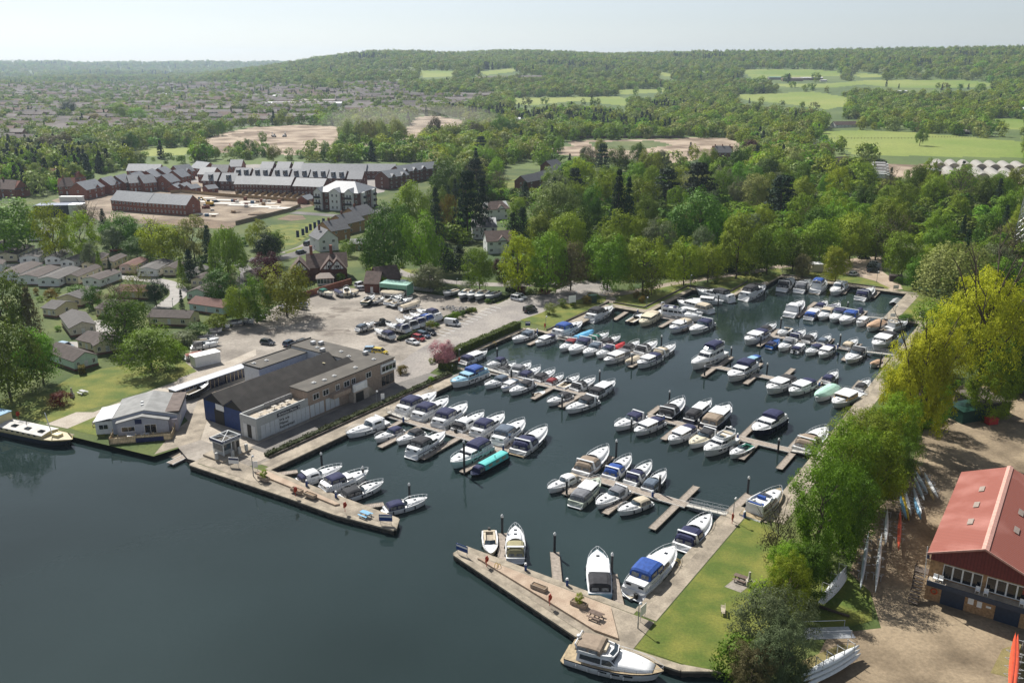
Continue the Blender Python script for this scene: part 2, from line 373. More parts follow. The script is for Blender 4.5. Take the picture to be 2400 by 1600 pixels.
# boatyard, roads, car parks
S_('yard', ring('S', (395, 935), (430, 862), (452, 806), (520, 768), (600, 744), (650, 716), (715, 692), (790, 672), (855, 678), (960, 682), (1040, 694), (1165, 712), (1235, 742), (1190, 752), (1085, 812), (1040, 850), (985, 882), (930, 935), (640, 1085), (560, 1095), (480, 1085), (440, 1075), (415, 1045), (440, 985)), 1.02, GRAVEL)
S_('car_park', ring('S', (925, 930), (905, 880), (960, 832), (1030, 790), (1130, 730), (1205, 694), (1280, 690), (1345, 662), (1388, 656), (1425, 664), (1440, 690), (1415, 694), (1300, 717), (1240, 748), (1195, 756), (1080, 818), (1030, 858), (985, 890)), 1.04, TARMAC)
WALKT = M('facade_walk', (.13, .12, .11), rough=.9, scale=.3, pos=True, col2=(.2, .185, .165), detail=6)
walk('service_road', [(97.5, -128.6), (141.5, -128.6), (150, -127), (150, -124.2), (97.5, -123.6)], 1.06, WALKT)
walk('forecourt', [(93.8, -131.5), (100.0, -131.0), (100, -122.2), (93.8, -122.2)], 1.055, M('forecourt_concrete', (.33, .285, .23), rough=.9, scale=.25, pos=True, detail=7, col2=(.45, .395, .32)))
walk('ramp_apron', [(94.4, -139.5), (104, -149), (114, -160), (112, -162.5), (100, -150.5), (93, -147), (85.2, -141.2)], 1.03, CONC)
walk('yard_apron', [(94.4, -131.8), (94.4, -139.5), (103, -148.5), (101.5, -131)], 1.034, M('forecourt_concrete', (.3, .3, .3)))
lane = smooth_pts(ring('S', (905, 618), (940, 640), (1000, 652), (1070, 662), (1200, 668), (1290, 665), (1350, 662)))
strip('lane', lane, 5.0, 1.03, TARMAC)
road = smooth_pts(ring('K', (-60, 660), (200, 650), (420, 592), (520, 520), (640, 430), (760, 350), (880, 295), (1000, 262)))
strip('road', road, 7.5, 1.05, TARMAC2)
strip('road', smooth_pts(ring('K', (340, 228), (560, 245), (760, 258), (1000, 262), (1190, 180))), 7.0, 1.046, TARMAC2)
strip('pavement', [p + Vector((0, 0)) for p in smooth_pts(ring('K', (240, 600), (400, 545), (500, 480), (600, 400), (700, 335)))], 2.0, 1.06, TARMAC)
pathl = smooth_pts(ring('I', (860, 985), (1050, 965), (1250, 930), (1500, 880), (1850, 822), (2150, 782), (2352, 752)) + ring('J', (150, 720), (420, 715), (640, 700)))
strip('path', pathl, 4.2, 1.05, M('path_gravel', (.27, .22, .17), rough=.95, scale=.4, pos=True, detail=7, col2=(.4, .33, .26)))
strip('path', ring('I', (870, 1005), (920, 1060)), 5, 1.06, CONC)
S_('car_park', ring('J', (400, 770), (470, 715), (640, 670), (830, 645), (1040, 625), (1050, 770), (1190, 865), (1250, 930), (1130, 945), (1000, 862), (830, 815), (620, 800)), 1.07, M('far_gravel', (.33, .25, .18), rough=.95, scale=.2, pos=True, detail=7, col2=(.46, .37, .28)))
park_rd = smooth_pts(ring('L', (-50, 720), (150, 715), (330, 740), (520, 735), (800, 775), (1100, 820), (1330, 840), (1520, 870), (1620, 920), (1640, 980), (1560, 1050), (1480, 1110)))
strip('park_road', park_rd, 5.5, 1.03, M('park_road', (.3, .28, .26), rough=.9, scale=.4, pos=True, col2=(.38, .36, .33)))
strip('park_road', smooth_pts(ring('L', (2200, 700), (2260, 760), (2230, 850), (2150, 960))), 4.5, 1.03, TARMAC2)
strip('park_road', smooth_pts(ring('L', (880, 1220), (930, 1290), (1010, 1380), (820, 1440), (640, 1440), (540, 1445))), 5.0, 1.03, M('park_road', (.3, .28, .26)))
S_('footpath', ring('M', (420, 760), (700, 650), (860, 650), (1010, 590), (1420, 440), (1700, 340), (1850, 290), (2352, 70), (2352, 130), (1850, 360), (1480, 500), (880, 690), (620, 800)), 1.036, M('path_concrete', (.36, .31, .25), rough=.9, scale=.3, pos=True, detail=6, col2=(.45, .4, .33)))
# lawns
S_('lawn', ring('M', (-250, 560), (0, 590), (0, 650), (440, 745), (1000, 570), (1400, 430), (1810, 275), (1680, 175), (1500, 150), (1000, 240), (700, 300), (480, 430), (0, 540)), 1.028, GRASS)
S_('lawn', ring('M', (620, 790), (740, 830), (960, 880), (1000, 700), (880, 690)), 1.03, GRASS)
S_('lawn', ring('I', (75, 1215), (345, 1290), (865, 1038), (862, 1003), (800, 990), (640, 1020), (430, 1090), (240, 1160)), 1.07, GRASS)
S_('lawn', ring('I', (925, 1068), (1235, 1120), (1630, 925), (1630, 885), (1500, 892), (1250, 945), (985, 1000)), 1.07, GRASS)
S_('lawn', ring('I', (1735, 925), (2035, 970), (2215, 858), (2352, 862), (2352, 772), (1860, 842)), 1.07, GRASS)
S_('lawn', ring('J', (0, 872), (135, 792), (95, 738), (0, 752)), 1.072, GRASS)
S_('lawn', ring('J', (250, 800), (262, 765), (600, 782), (830, 818), (1000, 868), (1130, 925), (1000, 915), (600, 860)), 1.075, GRASS)
S_('lawn', ring('J', (1220, 912), (1385, 900), (1375, 952), (1260, 948)), 1.076, GRASS)
S_('lawn', ring('J', (1372, 962), (1180, 1150), (1378, 1226), (1480, 1300), (1620, 1200), (1520, 960)), 1.03, GRASS)
lawn_se = walk('lawn', [(125.8, -39.4), (125.8, -36.6), (120, -29), (100, -26), (88.2, -26), (86.0, -32.8), (85.4, -39.4)], 1.05, GRASS)
S_('gravel_pad', ring('F', (622, 862), (700, 800), (855, 820), (740, 905)), 1.07, GRAVEL)
S_('lawn', ring('K', (0, 420), (150, 340), (400, 330), (560, 320), (690, 300), (640, 360), (480, 450), (360, 520), (240, 560), (0, 520)), 1.02, GRASS)
S_('verge', ring('K', (260, 590), (430, 540), (420, 570), (290, 605)), 1.062, GRASS)
S_('lawn', ring('Y', (1110, 1000), (1330, 1000), (1290, 1070), (1130, 1100)), 1.02, GRASS)
S_('lawn', ring('K', (1200, 740), (1500, 740), (1480, 800), (1330, 790)), 1.02, GRASS)
# boathouse ground
S_('boathouse_yard', ring('G', (-40, 1568), (120, 1240), (470, 1200), (400, 960), (260, 830), (330, 620), (450, 400), (560, 300), (680, 90), (760, -130), (1000, -420), (1425, -560), (1900, -300), (2300, 600), (2300, 1568)), 1.02, GRAVEL2)
S_('grass_patch', ring('G', (0, 870), (250, 850), (400, 960), (410, 1150), (150, 1225), (-120, 1220), (-120, 950)), 1.035, GRASS)
S_('grass_patch', ring('G', (-60, 1420), (200, 1310), (330, 1320), (180, 1400), (20, 1500), (-60, 1568)), 1.036, M('worn_grass', (.16, .14, .05), rough=.95, scale=.4, pos=True, detail=7, col2=(.26, .21, .09)))
S_('grass_patch', ring('G', (1200, 1500), (1280, 1340), (1400, 1300), (1480, 1568)), 1.036, M('worn_grass', (.3, .3, .3)))
for k in range(13):
    a = W('K', 1640 + k * 42, 1338 - k * 21); b = W('K', 1745 + k * 42, 1362 - k * 21)
    strip('bay_line', [a, b], .2, 1.052, LINEW)
for c, x, y, r in [('K', 120, 1325, 4.5), ('K', 250, 1235, 5), ('K', 560, 1180, 6), ('K', 820, 1120, 5), ('K', 700, 1330, 5), ('K', 1250, 1450, 3), ('K', 2000, 1050, 5)]:
    b = W(c, x, y); S_('ground_patch', [(b.x + r * (1 + .35 * math.sin(k * 1.7 + r)) * math.cos(k * .45), b.y + r * .6 * (1 + .3 * math.sin(k * 2.3 + x)) * math.sin(k * .45)) for k in range(14)], 1.045, M('oil_patch', (.16, .135, .11), rough=.9, scale=.3, pos=True, detail=8, col2=(.3, .265, .22), lo=.4, hi=.6))
for c, pts in [('K', [(0, 1290), (400, 1210), (800, 1150), (1150, 1130), (1500, 1020)]), ('K', [(0, 1330), (420, 1245), (830, 1180), (1180, 1160), (1540, 1040)])]: strip('tyre_track', smooth_pts(ring(c, *pts)), .5, 1.042, M('track_pale', (.3, .26, .215), rough=.95, scale=.5, pos=True, detail=8, col2=(.4, .355, .3), lo=.3, hi=.6))
# estate ground
S_('site_ground', ring('S', (120, 470), (230, 440), (330, 432), (700, 420), (745, 480), (690, 492), (640, 505), (540, 532), (470, 530), (240, 520)), 1.03, M('estate_dirt', (.13, .095, .065), rough=.95, scale=.06, pos=True, detail=10, col2=(.34, .27, .195), lo=.38, hi=.62))
S_('estate_ground', ring('S', (160, 470), (180, 432), (330, 402), (600, 385), (930, 400), (900, 450), (760, 480), (720, 440), (400, 428)), 1.025, TARMAC)
S_('soil_bed', ring('K', (190, 290), (300, 250), (430, 255), (460, 290), (320, 305)), 1.03, SOIL)
S_('soil_bank', ring('S', (330, 520), (470, 512), (560, 522), (540, 538), (440, 532)), 1.06, SOIL)

# ---------------------------------------------------------------- far terrain
FIELDS = [PX('Z', (930, 670), (1250, 662), (1600, 680), (1880, 700), (2380, 745), (2380, 850), (2100, 850), (1180, 832), (1060, 760)),
          PX('Z', (330, 420), (900, 398), (1160, 440), (1100, 500), (1000, 520), (700, 480), (450, 460)),
          PX('Z', (640, 345), (950, 345), (1250, 320), (1700, 315), (2000, 320), (2200, 350), (1950, 372), (1500, 372), (1250, 348), (1000, 372), (660, 362)),
          PX('Z', (395, 245), (850, 243), (1050, 255), (1100, 290), (800, 300), (480, 307)), PX('Z', (1150, 262), (1400, 283), (1350, 302), (1200, 297)),
          PX('Z', (2080, 575), (2380, 590), (2380, 670), (2150, 640)), PX('Y', (1180, 440), (1900, 430), (1970, 450), (1990, 500), (1900, 490), (1600, 462), (1300, 492), (1170, 480)),
          PX('Y', (1890, 385), (2240, 375), (2230, 402), (1920, 418)), PX('Y', (530, 250), (790, 255), (760, 292), (560, 302)), PX('Y', (950, 260), (1200, 235), (1190, 262), (1000, 282)),
          PX('Y', (2160, 247), (2300, 290), (2310, 307), (2200, 282)), PX('X', (660, 860), (1050, 785), (1400, 780), (1250, 835), (900, 850))]
SITES = [PX('X', (1330, 752), (1500, 690), (1750, 640), (2100, 625), (2360, 640), (2360, 780), (2100, 835), (1650, 828), (1400, 805)),
         PX('Y', (470, 620), (520, 575), (640, 560), (860, 600), (870, 650), (760, 660), (690, 690), (560, 700), (480, 745), (300, 795), (0, 800), (0, 760), (300, 755), (420, 720)),
         PX('Y', (1420, 800), (1600, 735), (2360, 720), (2360, 885), (2250, 897), (2000, 862), (1500, 832)), PX('Z', (-10, 715), (330, 718), (400, 760), (390, 835), (300, 805), (-10, 890)),
         PX('Z', (1285, 898), (2380, 898), (2380, 1030), (1300, 1025))]
HUMP = [PX('Y', (1250, 738), (1560, 742), (1600, 772), (1300, 795)), PX('Y', (1700, 745), (2150, 735), (2290, 765), (2000, 800), (1750, 790))]
TOWN = [PX('X', (-60, 330), (1000, 318), (1600, 335), (1950, 345), (2360, 400), (2360, 610), (1750, 625), (1480, 665), (1290, 700), (1000, 690), (520, 730), (-60, 830)),
        PX('Y', (-10, 345), (420, 330), (560, 420), (1060, 425), (1000, 490), (720, 545), (-10, 600)), PX('Y', (240, 245), (520, 250), (520, 285), (260, 290)), PX('Y', (840, 290), (1400, 290), (1380, 335), (860, 330))]
FGREEN = M('field_green', (.13, .2, .022), rough=.95, scale=.005, pos=True, detail=8, col2=(.24, .27, .06), lo=.35, hi=.65)
TOWNG = M('town_ground', (.05, .075, .03), rough=.95, scale=.02, pos=True, detail=6, col2=(.12, .12, .08))
WOODL = M('woodland_floor', (.06, .1, .022), rough=.95, scale=.01, pos=True, detail=6, col2=(.12, .16, .04))
rows = [590.0]
while rows[-1] < 9600: rows.append(rows[-1] * 1.0125)
azs = np.radians(np.arange(-37, 37.01, .19)); dd = np.array(rows)
D, A = np.meshgrid(dd, azs, indexing='ij'); TX = D * np.sin(A); TY = D * np.cos(A); TZ = hterr(TX, TY)
nr, nc = D.shape
verts = np.stack([TX.ravel(), TY.ravel(), TZ.ravel()], 1)
ii = np.arange(nr * nc).reshape(nr, nc)
faces = np.stack([ii[:-1, :-1].ravel(), ii[:-1, 1:].ravel(), ii[1:, 1:].ravel(), ii[1:, :-1].ravel()], 1)[:, ::-1]
me = bpy.data.meshes.new('terrain'); me.vertices.add(len(verts)); me.vertices.foreach_set('co', verts.ravel())
me.loops.add(faces.size); me.loops.foreach_set('vertex_index', faces.ravel().astype(np.int32)); me.polygons.add(len(faces))
me.polygons.foreach_set('loop_start', np.arange(0, faces.size, 4, dtype=np.int32)); me.update(calc_edges=True)
for m in (WOODL, FGREEN, DIRT, TOWNG, M('hump_green', (.06, .1, .02), rough=.95, scale=.03, pos=True, detail=6, col2=(.14, .15, .05))): me.materials.append(m)
me.materials.append(SOIL)
SOILS = [PX('X', (1450, 775), (1700, 755), (1860, 790), (1700, 825), (1500, 815)), PX('X', (1560, 690), (1800, 668), (1900, 682), (1640, 712)), PX('Y', (30, 690), (250, 680), (240, 730), (60, 740)), PX('Y', (560, 640), (760, 630), (800, 660), (600, 680))]
cen = verts[faces].mean(1); dz = cen[:, 2] - CAM_H; dep = cen[:, 1] * CT - dz * ST
PXX = 1200 + FPX * cen[:, 0] / dep; PYY = 800 - FPX * (cen[:, 1] * ST + dz * CT) / dep
def npoly(X, Y, poly):
    c = np.zeros(X.shape, bool); j = len(poly) - 1
    for i in range(len(poly)):
        xi, yi = poly[i]; xj, yj = poly[j]
        with np.errstate(divide='ignore', invalid='ignore'):
            c ^= ((yi > Y) != (yj > Y)) & (X < (xj - xi) * (Y - yi) / (yj - yi + 1e-12) + xi)
        j = i
    return c
mi = np.zeros(len(faces), np.int32)
for lst, k in ((TOWN, 3), (FIELDS, 1), (SITES, 2), (HUMP, 4), (SOILS, 5)):
    for p in lst: mi[npoly(PXX, PYY, p)] = k
dist = np.hypot(cen[:, 0], cen[:, 1])
me.polygons.foreach_set('material_index', mi); me.polygons.foreach_set('use_smooth', np.ones(len(faces), bool)); me.update()
struct('terrain', link('terrain', me))
# ---------------------------------------------------------------- trees
def quads_mesh(name, C, Nrm, size, smooth=False):
    n = len(C); r = np.random.normal(size=(n, 3)); T = np.cross(Nrm, r); T /= np.linalg.norm(T, axis=1, keepdims=True) + 1e-9
    B = np.cross(Nrm, T); s = (size * np.random.uniform(.6, 1.35, (n, 1))); s2 = s * np.random.uniform(.55, 1.0, (n, 1))
    bend = Nrm * s * .25
    V = np.stack([C - T * s - bend, C - B * s2 + bend * .6, C + T * s - bend, C + B * s2 + bend * .6], 1).reshape(-1, 3)
    F = np.arange(4 * n, dtype=np.int32)
    me = bpy.data.meshes.new(name); me.vertices.add(4 * n); me.vertices.foreach_set('co', V.ravel())
    me.loops.add(4 * n); me.loops.foreach_set('vertex_index', F); me.polygons.add(n); me.polygons.foreach_set('loop_start', np.arange(0, 4 * n, 4, dtype=np.int32))
    me.update(calc_edges=True); me.materials.append(BARK); return me
def unit(v): return v / (np.linalg.norm(v, axis=1, keepdims=True) + 1e-9)
def crown_round(n, ncl, leaf, seed, zc=.53, rz=.47, rx=.5, cl=.15, topb=.25, hollow=.62, irr=.22):
    rs = np.random.RandomState(seed); np.random.seed(seed)
    d = unit(rs.normal(size=(ncl, 3))); d[:, 2] += topb * .3; d = unit(d)
    k = rs.normal(size=(4, 3)); ph = rs.uniform(0, 6, 4)
    lump = 1 + irr * sum(np.sin(d @ k[i] * 2.2 + ph[i]) for i in range(4)) / 2
    rad = (hollow + (1 - hollow) * rs.uniform(0, 1, ncl) ** .5) * lump
    c = d * rad[:, None] * np.array([rx, rx, rz]) * (1 - cl * .5) + np.array([0, 0, zc])
    cr = cl * rs.uniform(.6, 1.25, ncl)
    per = n // ncl; idx = np.repeat(np.arange(ncl), per)
    q = unit(rs.normal(size=(len(idx), 3)) + np.array([0, 0, .35]))
    r = cr[idx][:, None] * rs.uniform(.55, 1.05, (len(idx), 1))
    C = c[idx] + q * r * np.array([1, 1, .85])
    N = unit(q * .75 + unit((C - np.array([0, 0, zc - .12])) * np.array([1, 1, 1.1])) * .85 + rs.normal(size=q.shape) * .32)
    return quads_mesh('crown', C, N, leaf)
def crown_cone(n, leaf, seed, tiers=12, w=.5, z0=.08, droop=.25, power=.9, clumps=9):
    rs = np.random.RandomState(seed); np.random.seed(seed); Cs = []; Ns = []
    for t in range(tiers):
        f = (t + rs.uniform(-.2, .2)) / tiers; f = max(0, f); z = z0 + (1 - z0) * f; r0 = w * (1 - f) ** power + .015
        for b in range(clumps):
            a = 2 * math.pi * (b + rs.uniform(-.3, .3)) / clumps + t; rr = r0 * rs.uniform(.7, 1.1)
            m = max(3, n // (tiers * clumps)); s = rs.uniform(.15, 1, m) ** .7
            x = np.cos(a) * rr * s + rs.normal(size=m) * .025; y = np.sin(a) * rr * s + rs.normal(size=m) * .025; zz = z - droop * s * rr + rs.normal(size=m) * .018
            Cs.append(np.stack([x, y, zz], 1)); Ns.append(unit(np.stack([np.cos(a) * np.ones(m) * .6, np.sin(a) * np.ones(m) * .6, np.ones(m)], 1) + rs.normal(size=(m, 3)) * .5))
    return quads_mesh('crown', np.concatenate(Cs), np.concatenate(Ns), leaf)
def crown_willow(n, leaf, seed):
    rs = np.random.RandomState(seed); np.random.seed(seed); ns = 150; Cs = []; Ns = []
    for i in range(ns):
        a = rs.uniform(0, 6.283); r = .47 * rs.uniform(.1, 1) ** .5; top = .98 - r * r * 1.5 + rs.uniform(-.06, .04); m = n // ns
        t = rs.uniform(0, 1, m); ln = rs.uniform(.35, .7); z = top - t * ln; z = np.maximum(z, .05)
        Cs.append(np.stack([np.cos(a) * (r + .06 * t) + rs.normal(size=m) * .022, np.sin(a) * (r + .06 * t) + rs.normal(size=m) * .022, z], 1))
        Ns.append(unit(np.stack([np.cos(a) * np.ones(m), np.sin(a) * np.ones(m), .5 * np.ones(m)], 1) + rs.normal(size=(m, 3)) * .5))
    return quads_mesh('crown', np.concatenate(Cs), np.concatenate(Ns), leaf)
def trunk_mesh(seed, h=.7, r=.022, limbs=7, spread=.34, z0=.25, twigs=2, up=.3):
    rs = random.Random(seed); mb = MB(); pts = [Vector((0, 0, -.02))]; n = 6
    for i in range(1, n + 1): pts.append(Vector((rs.uniform(-.02, .02) * i / 2, rs.uniform(-.02, .02) * i / 2, h * i / n)))
    for i in range(n): mb.tube(pts[i], pts[i + 1], r * (1.15 - i / n * .85), 7, r2=r * (1.15 - (i + 1) / n * .85), cap=False)
    for k in range(limbs):
        f = z0 + (h * .95 - z0) * k / max(1, limbs - 1); j = min(n - 1, int(f / h * n)); p = pts[j].lerp(pts[j + 1], f / h * n - j) if j < n else pts[-1]
        a = k * 2.4 + rs.uniform(-.4, .4); ln = spread * rs.uniform(.7, 1.1) * (1 - .45 * k / limbs)
        q = p + Vector((math.cos(a) * ln * .55, math.sin(a) * ln * .55, ln * up * rs.uniform(.8, 1.4))); w = q + Vector((math.cos(a + .3) * ln * .45, math.sin(a + .3) * ln * .45, ln * (up + .25)))
        mb.tube(p, q, r * .5, 5, r2=r * .33, cap=False); mb.tube(q, w, r * .33, 5, r2=r * .12, cap=False)
        for t in range(twigs):
            b = a + rs.uniform(-1, 1); s = q.lerp(w, rs.random()); mb.tube(s, s + Vector((math.cos(b) * ln * .35, math.sin(b) * ln * .35, ln * .3)), r * .2, 4, r2=r * .06, cap=False)
    return mb.mesh('trunk', BARK)
CROWNS = dict(
    round=[crown_round(7000, 95, .0165, 11), crown_round(7000, 75, .0165, 12, irr=.3), crown_round(7000, 110, .016, 13, zc=.52, rz=.48), crown_round(7000, 60, .017, 14, irr=.35, cl=.17), crown_round(7000, 90, .0165, 15, zc=.55, rz=.45, hollow=.55)],
    oval=[crown_round(5000, 90, .018, 21, zc=.55, rz=.45, rx=.5, cl=.13), crown_round(5000, 90, .018, 22, zc=.56, rz=.44, cl=.12, irr=.3)],
    big=[crown_round(40000, 420, .0078, 31, zc=.55, rz=.45, cl=.075, hollow=.35, irr=.35)],
    oak=[crown_round(30000, 300, .0078, 32, zc=.67, rz=.33, cl=.085, hollow=.35, irr=.4)],
    near=[crown_round(20000, 230, .0105, 41, zc=.5, rz=.5, cl=.11, hollow=.5, irr=.3), crown_round(20000, 210, .0105, 42, zc=.52, rz=.48, cl=.12, irr=.35), crown_round(20000, 250, .0102, 43, zc=.5, rz=.5, cl=.1, irr=.25)],
    cone=[crown_cone(3200, .02, 51), crown_cone(3200, .02, 52, tiers=14, w=.5, power=.8)],
    cypress=[crown_cone(2600, .024, 61, tiers=16, w=.5, z0=.02, droop=-.5, power=.55)],
    cedar=[crown_cone(4200, .022, 71, tiers=8, w=.5, z0=.22, droop=-.02, power=.55, clumps=7), crown_cone(4200, .021, 72, tiers=9, w=.5, z0=.2, droop=.05, power=.6, clumps=6)],
    willow=[crown_willow(9000, .014, 81)],
    sparse=[crown_round(2600, 110, .013, 91, cl=.13, hollow=.4, irr=.3), crown_round(2200, 90, .0135, 92, zc=.58, rz=.42, cl=.14, hollow=.4)],
    bush=[crown_round(2600, 60, .026, 95, zc=.45, rz=.52, cl=.17, hollow=.75), crown_round(2600, 50, .027, 96, zc=.45, rz=.5, cl=.2, hollow=.7, irr=.3)])
TRUNKS = dict(round=[trunk_mesh(1), trunk_mesh(2)], oval=[trunk_mesh(3, h=.75)], big=[trunk_mesh(4, h=.78, r=.026, limbs=11, spread=.5, z0=.22, twigs=4, up=.45)], oak=[trunk_mesh(14, h=.85, r=.03, limbs=12, spread=.6, z0=.3, twigs=5, up=.5)], near=[trunk_mesh(5, h=.7, limbs=9, twigs=3)],
              cone=[trunk_mesh(6, h=.9, r=.018, limbs=0)], cypress=[trunk_mesh(6, h=.8, r=.02, limbs=0)], cedar=[trunk_mesh(7, h=.9, r=.025, limbs=5, z0=.3, spread=.3, up=.05)],
              willow=[trunk_mesh(8, h=.7, limbs=6)], sparse=[trunk_mesh(9, h=.85, r=.018, limbs=13, spread=.45, twigs=6, up=.5, z0=.2)], bush=[trunk_mesh(10, h=.5, r=.03, limbs=4, z0=.1, spread=.3)])
LEAF = dict(
    green=leafmat('leaf_green', (.16, .26, .016)), lime=leafmat('leaf_lime', (.23, .34, .014), trans=.38), dark=leafmat('leaf_dark', (.1, .165, .016), trans=.2),
    conifer=leafmat('leaf_conifer', (.03, .06, .025), trans=.1), olive=leafmat('leaf_olive', (.205, .27, .02)), yellow=leafmat('leaf_yellow', (.43, .45, .025), trans=.38, hue=.004, val=.08),
    bronze=leafmat('leaf_bronze', (.13, .12, .05)), purple=leafmat('leaf_purple', (.075, .016, .022), trans=.2, hue=.01), pink=leafmat('blossom_pink', (.42, .2, .22), hue=.01), pale=leafmat('leaf_pale', (.25, .29, .08)),
    white=leafmat('blossom_white', (.42, .43, .33), hue=.01), grey=leafmat('leaf_grey', (.15, .185, .085)), goldbush=leafmat('leaf_gold', (.19, .14, .02), hue=.01), redbush=leafmat('leaf_red', (.13, .03, .018), hue=.02))
WORDS = dict(green='green', lime='bright lime-green', dark='deep green', conifer='very dark green', olive='olive-green', yellow='yellow-green', bronze='bronze-brown', purple='dark purple', pink='pink-blossomed',
             pale='pale green', white='white-blossomed', grey='grey-green', goldbush='golden', redbush='red-leaved')
SHAPE = dict(round='broad tree', oval='oval tree', big='tall upright tree', oak='tall spreading tree', near='leafy tree', cone='conifer', cypress='columnar conifer', cedar='spreading cedar', willow='weeping willow', sparse='half-bare tree', bush='rounded shrub')
TREES = []; TPOS = []
def tree(base, h, w, shape, leaf, where, rot=None):
    s = SHAPE[shape]; cat = 'shrub' if shape == 'bush' else 'tree'
    name = {'bush': 'shrub', 'cone': 'conifer_tree', 'cypress': 'conifer_tree', 'cedar': 'cedar_tree', 'willow': 'willow_tree'}.get(shape, 'broadleaf_tree')
    rz = random.uniform(0, 6.28) if rot is None else rot
    o = thing(name, f'{WORDS[leaf]} {s}', where, cat, 'trees and shrubs ' + where, base, rz)
    a = link('trunk', random.choice(TRUNKS[shape]), o); a.scale = ((w * .55 + h * .25), (w * .55 + h * .25), h)
    if shape in ('cone', 'cypress'): a.scale = (h * .5, h * .5, h)
    c = link('crown', random.choice(CROWNS[shape]), o); c.scale = (w, w, h); c.material_slots[0].link = 'OBJECT'; c.material_slots[0].material = LEAF[leaf]
    TREES.append(o); TPOS.append((base[0], base[1], w)); return o
def tpx(c, x, yb, yt, wpx, shape, leaf, where):      # base mark, row of the top, crown width
    b = W(c, x, yb, 1.0); s = CROP[c][2]; h = height_at(b, px(c, x, yt)[1]); d = b.y * CT + (CAM_H - 1) * ST
    return tree(b, h, wpx * s * d / FPX, shape, leaf, where)
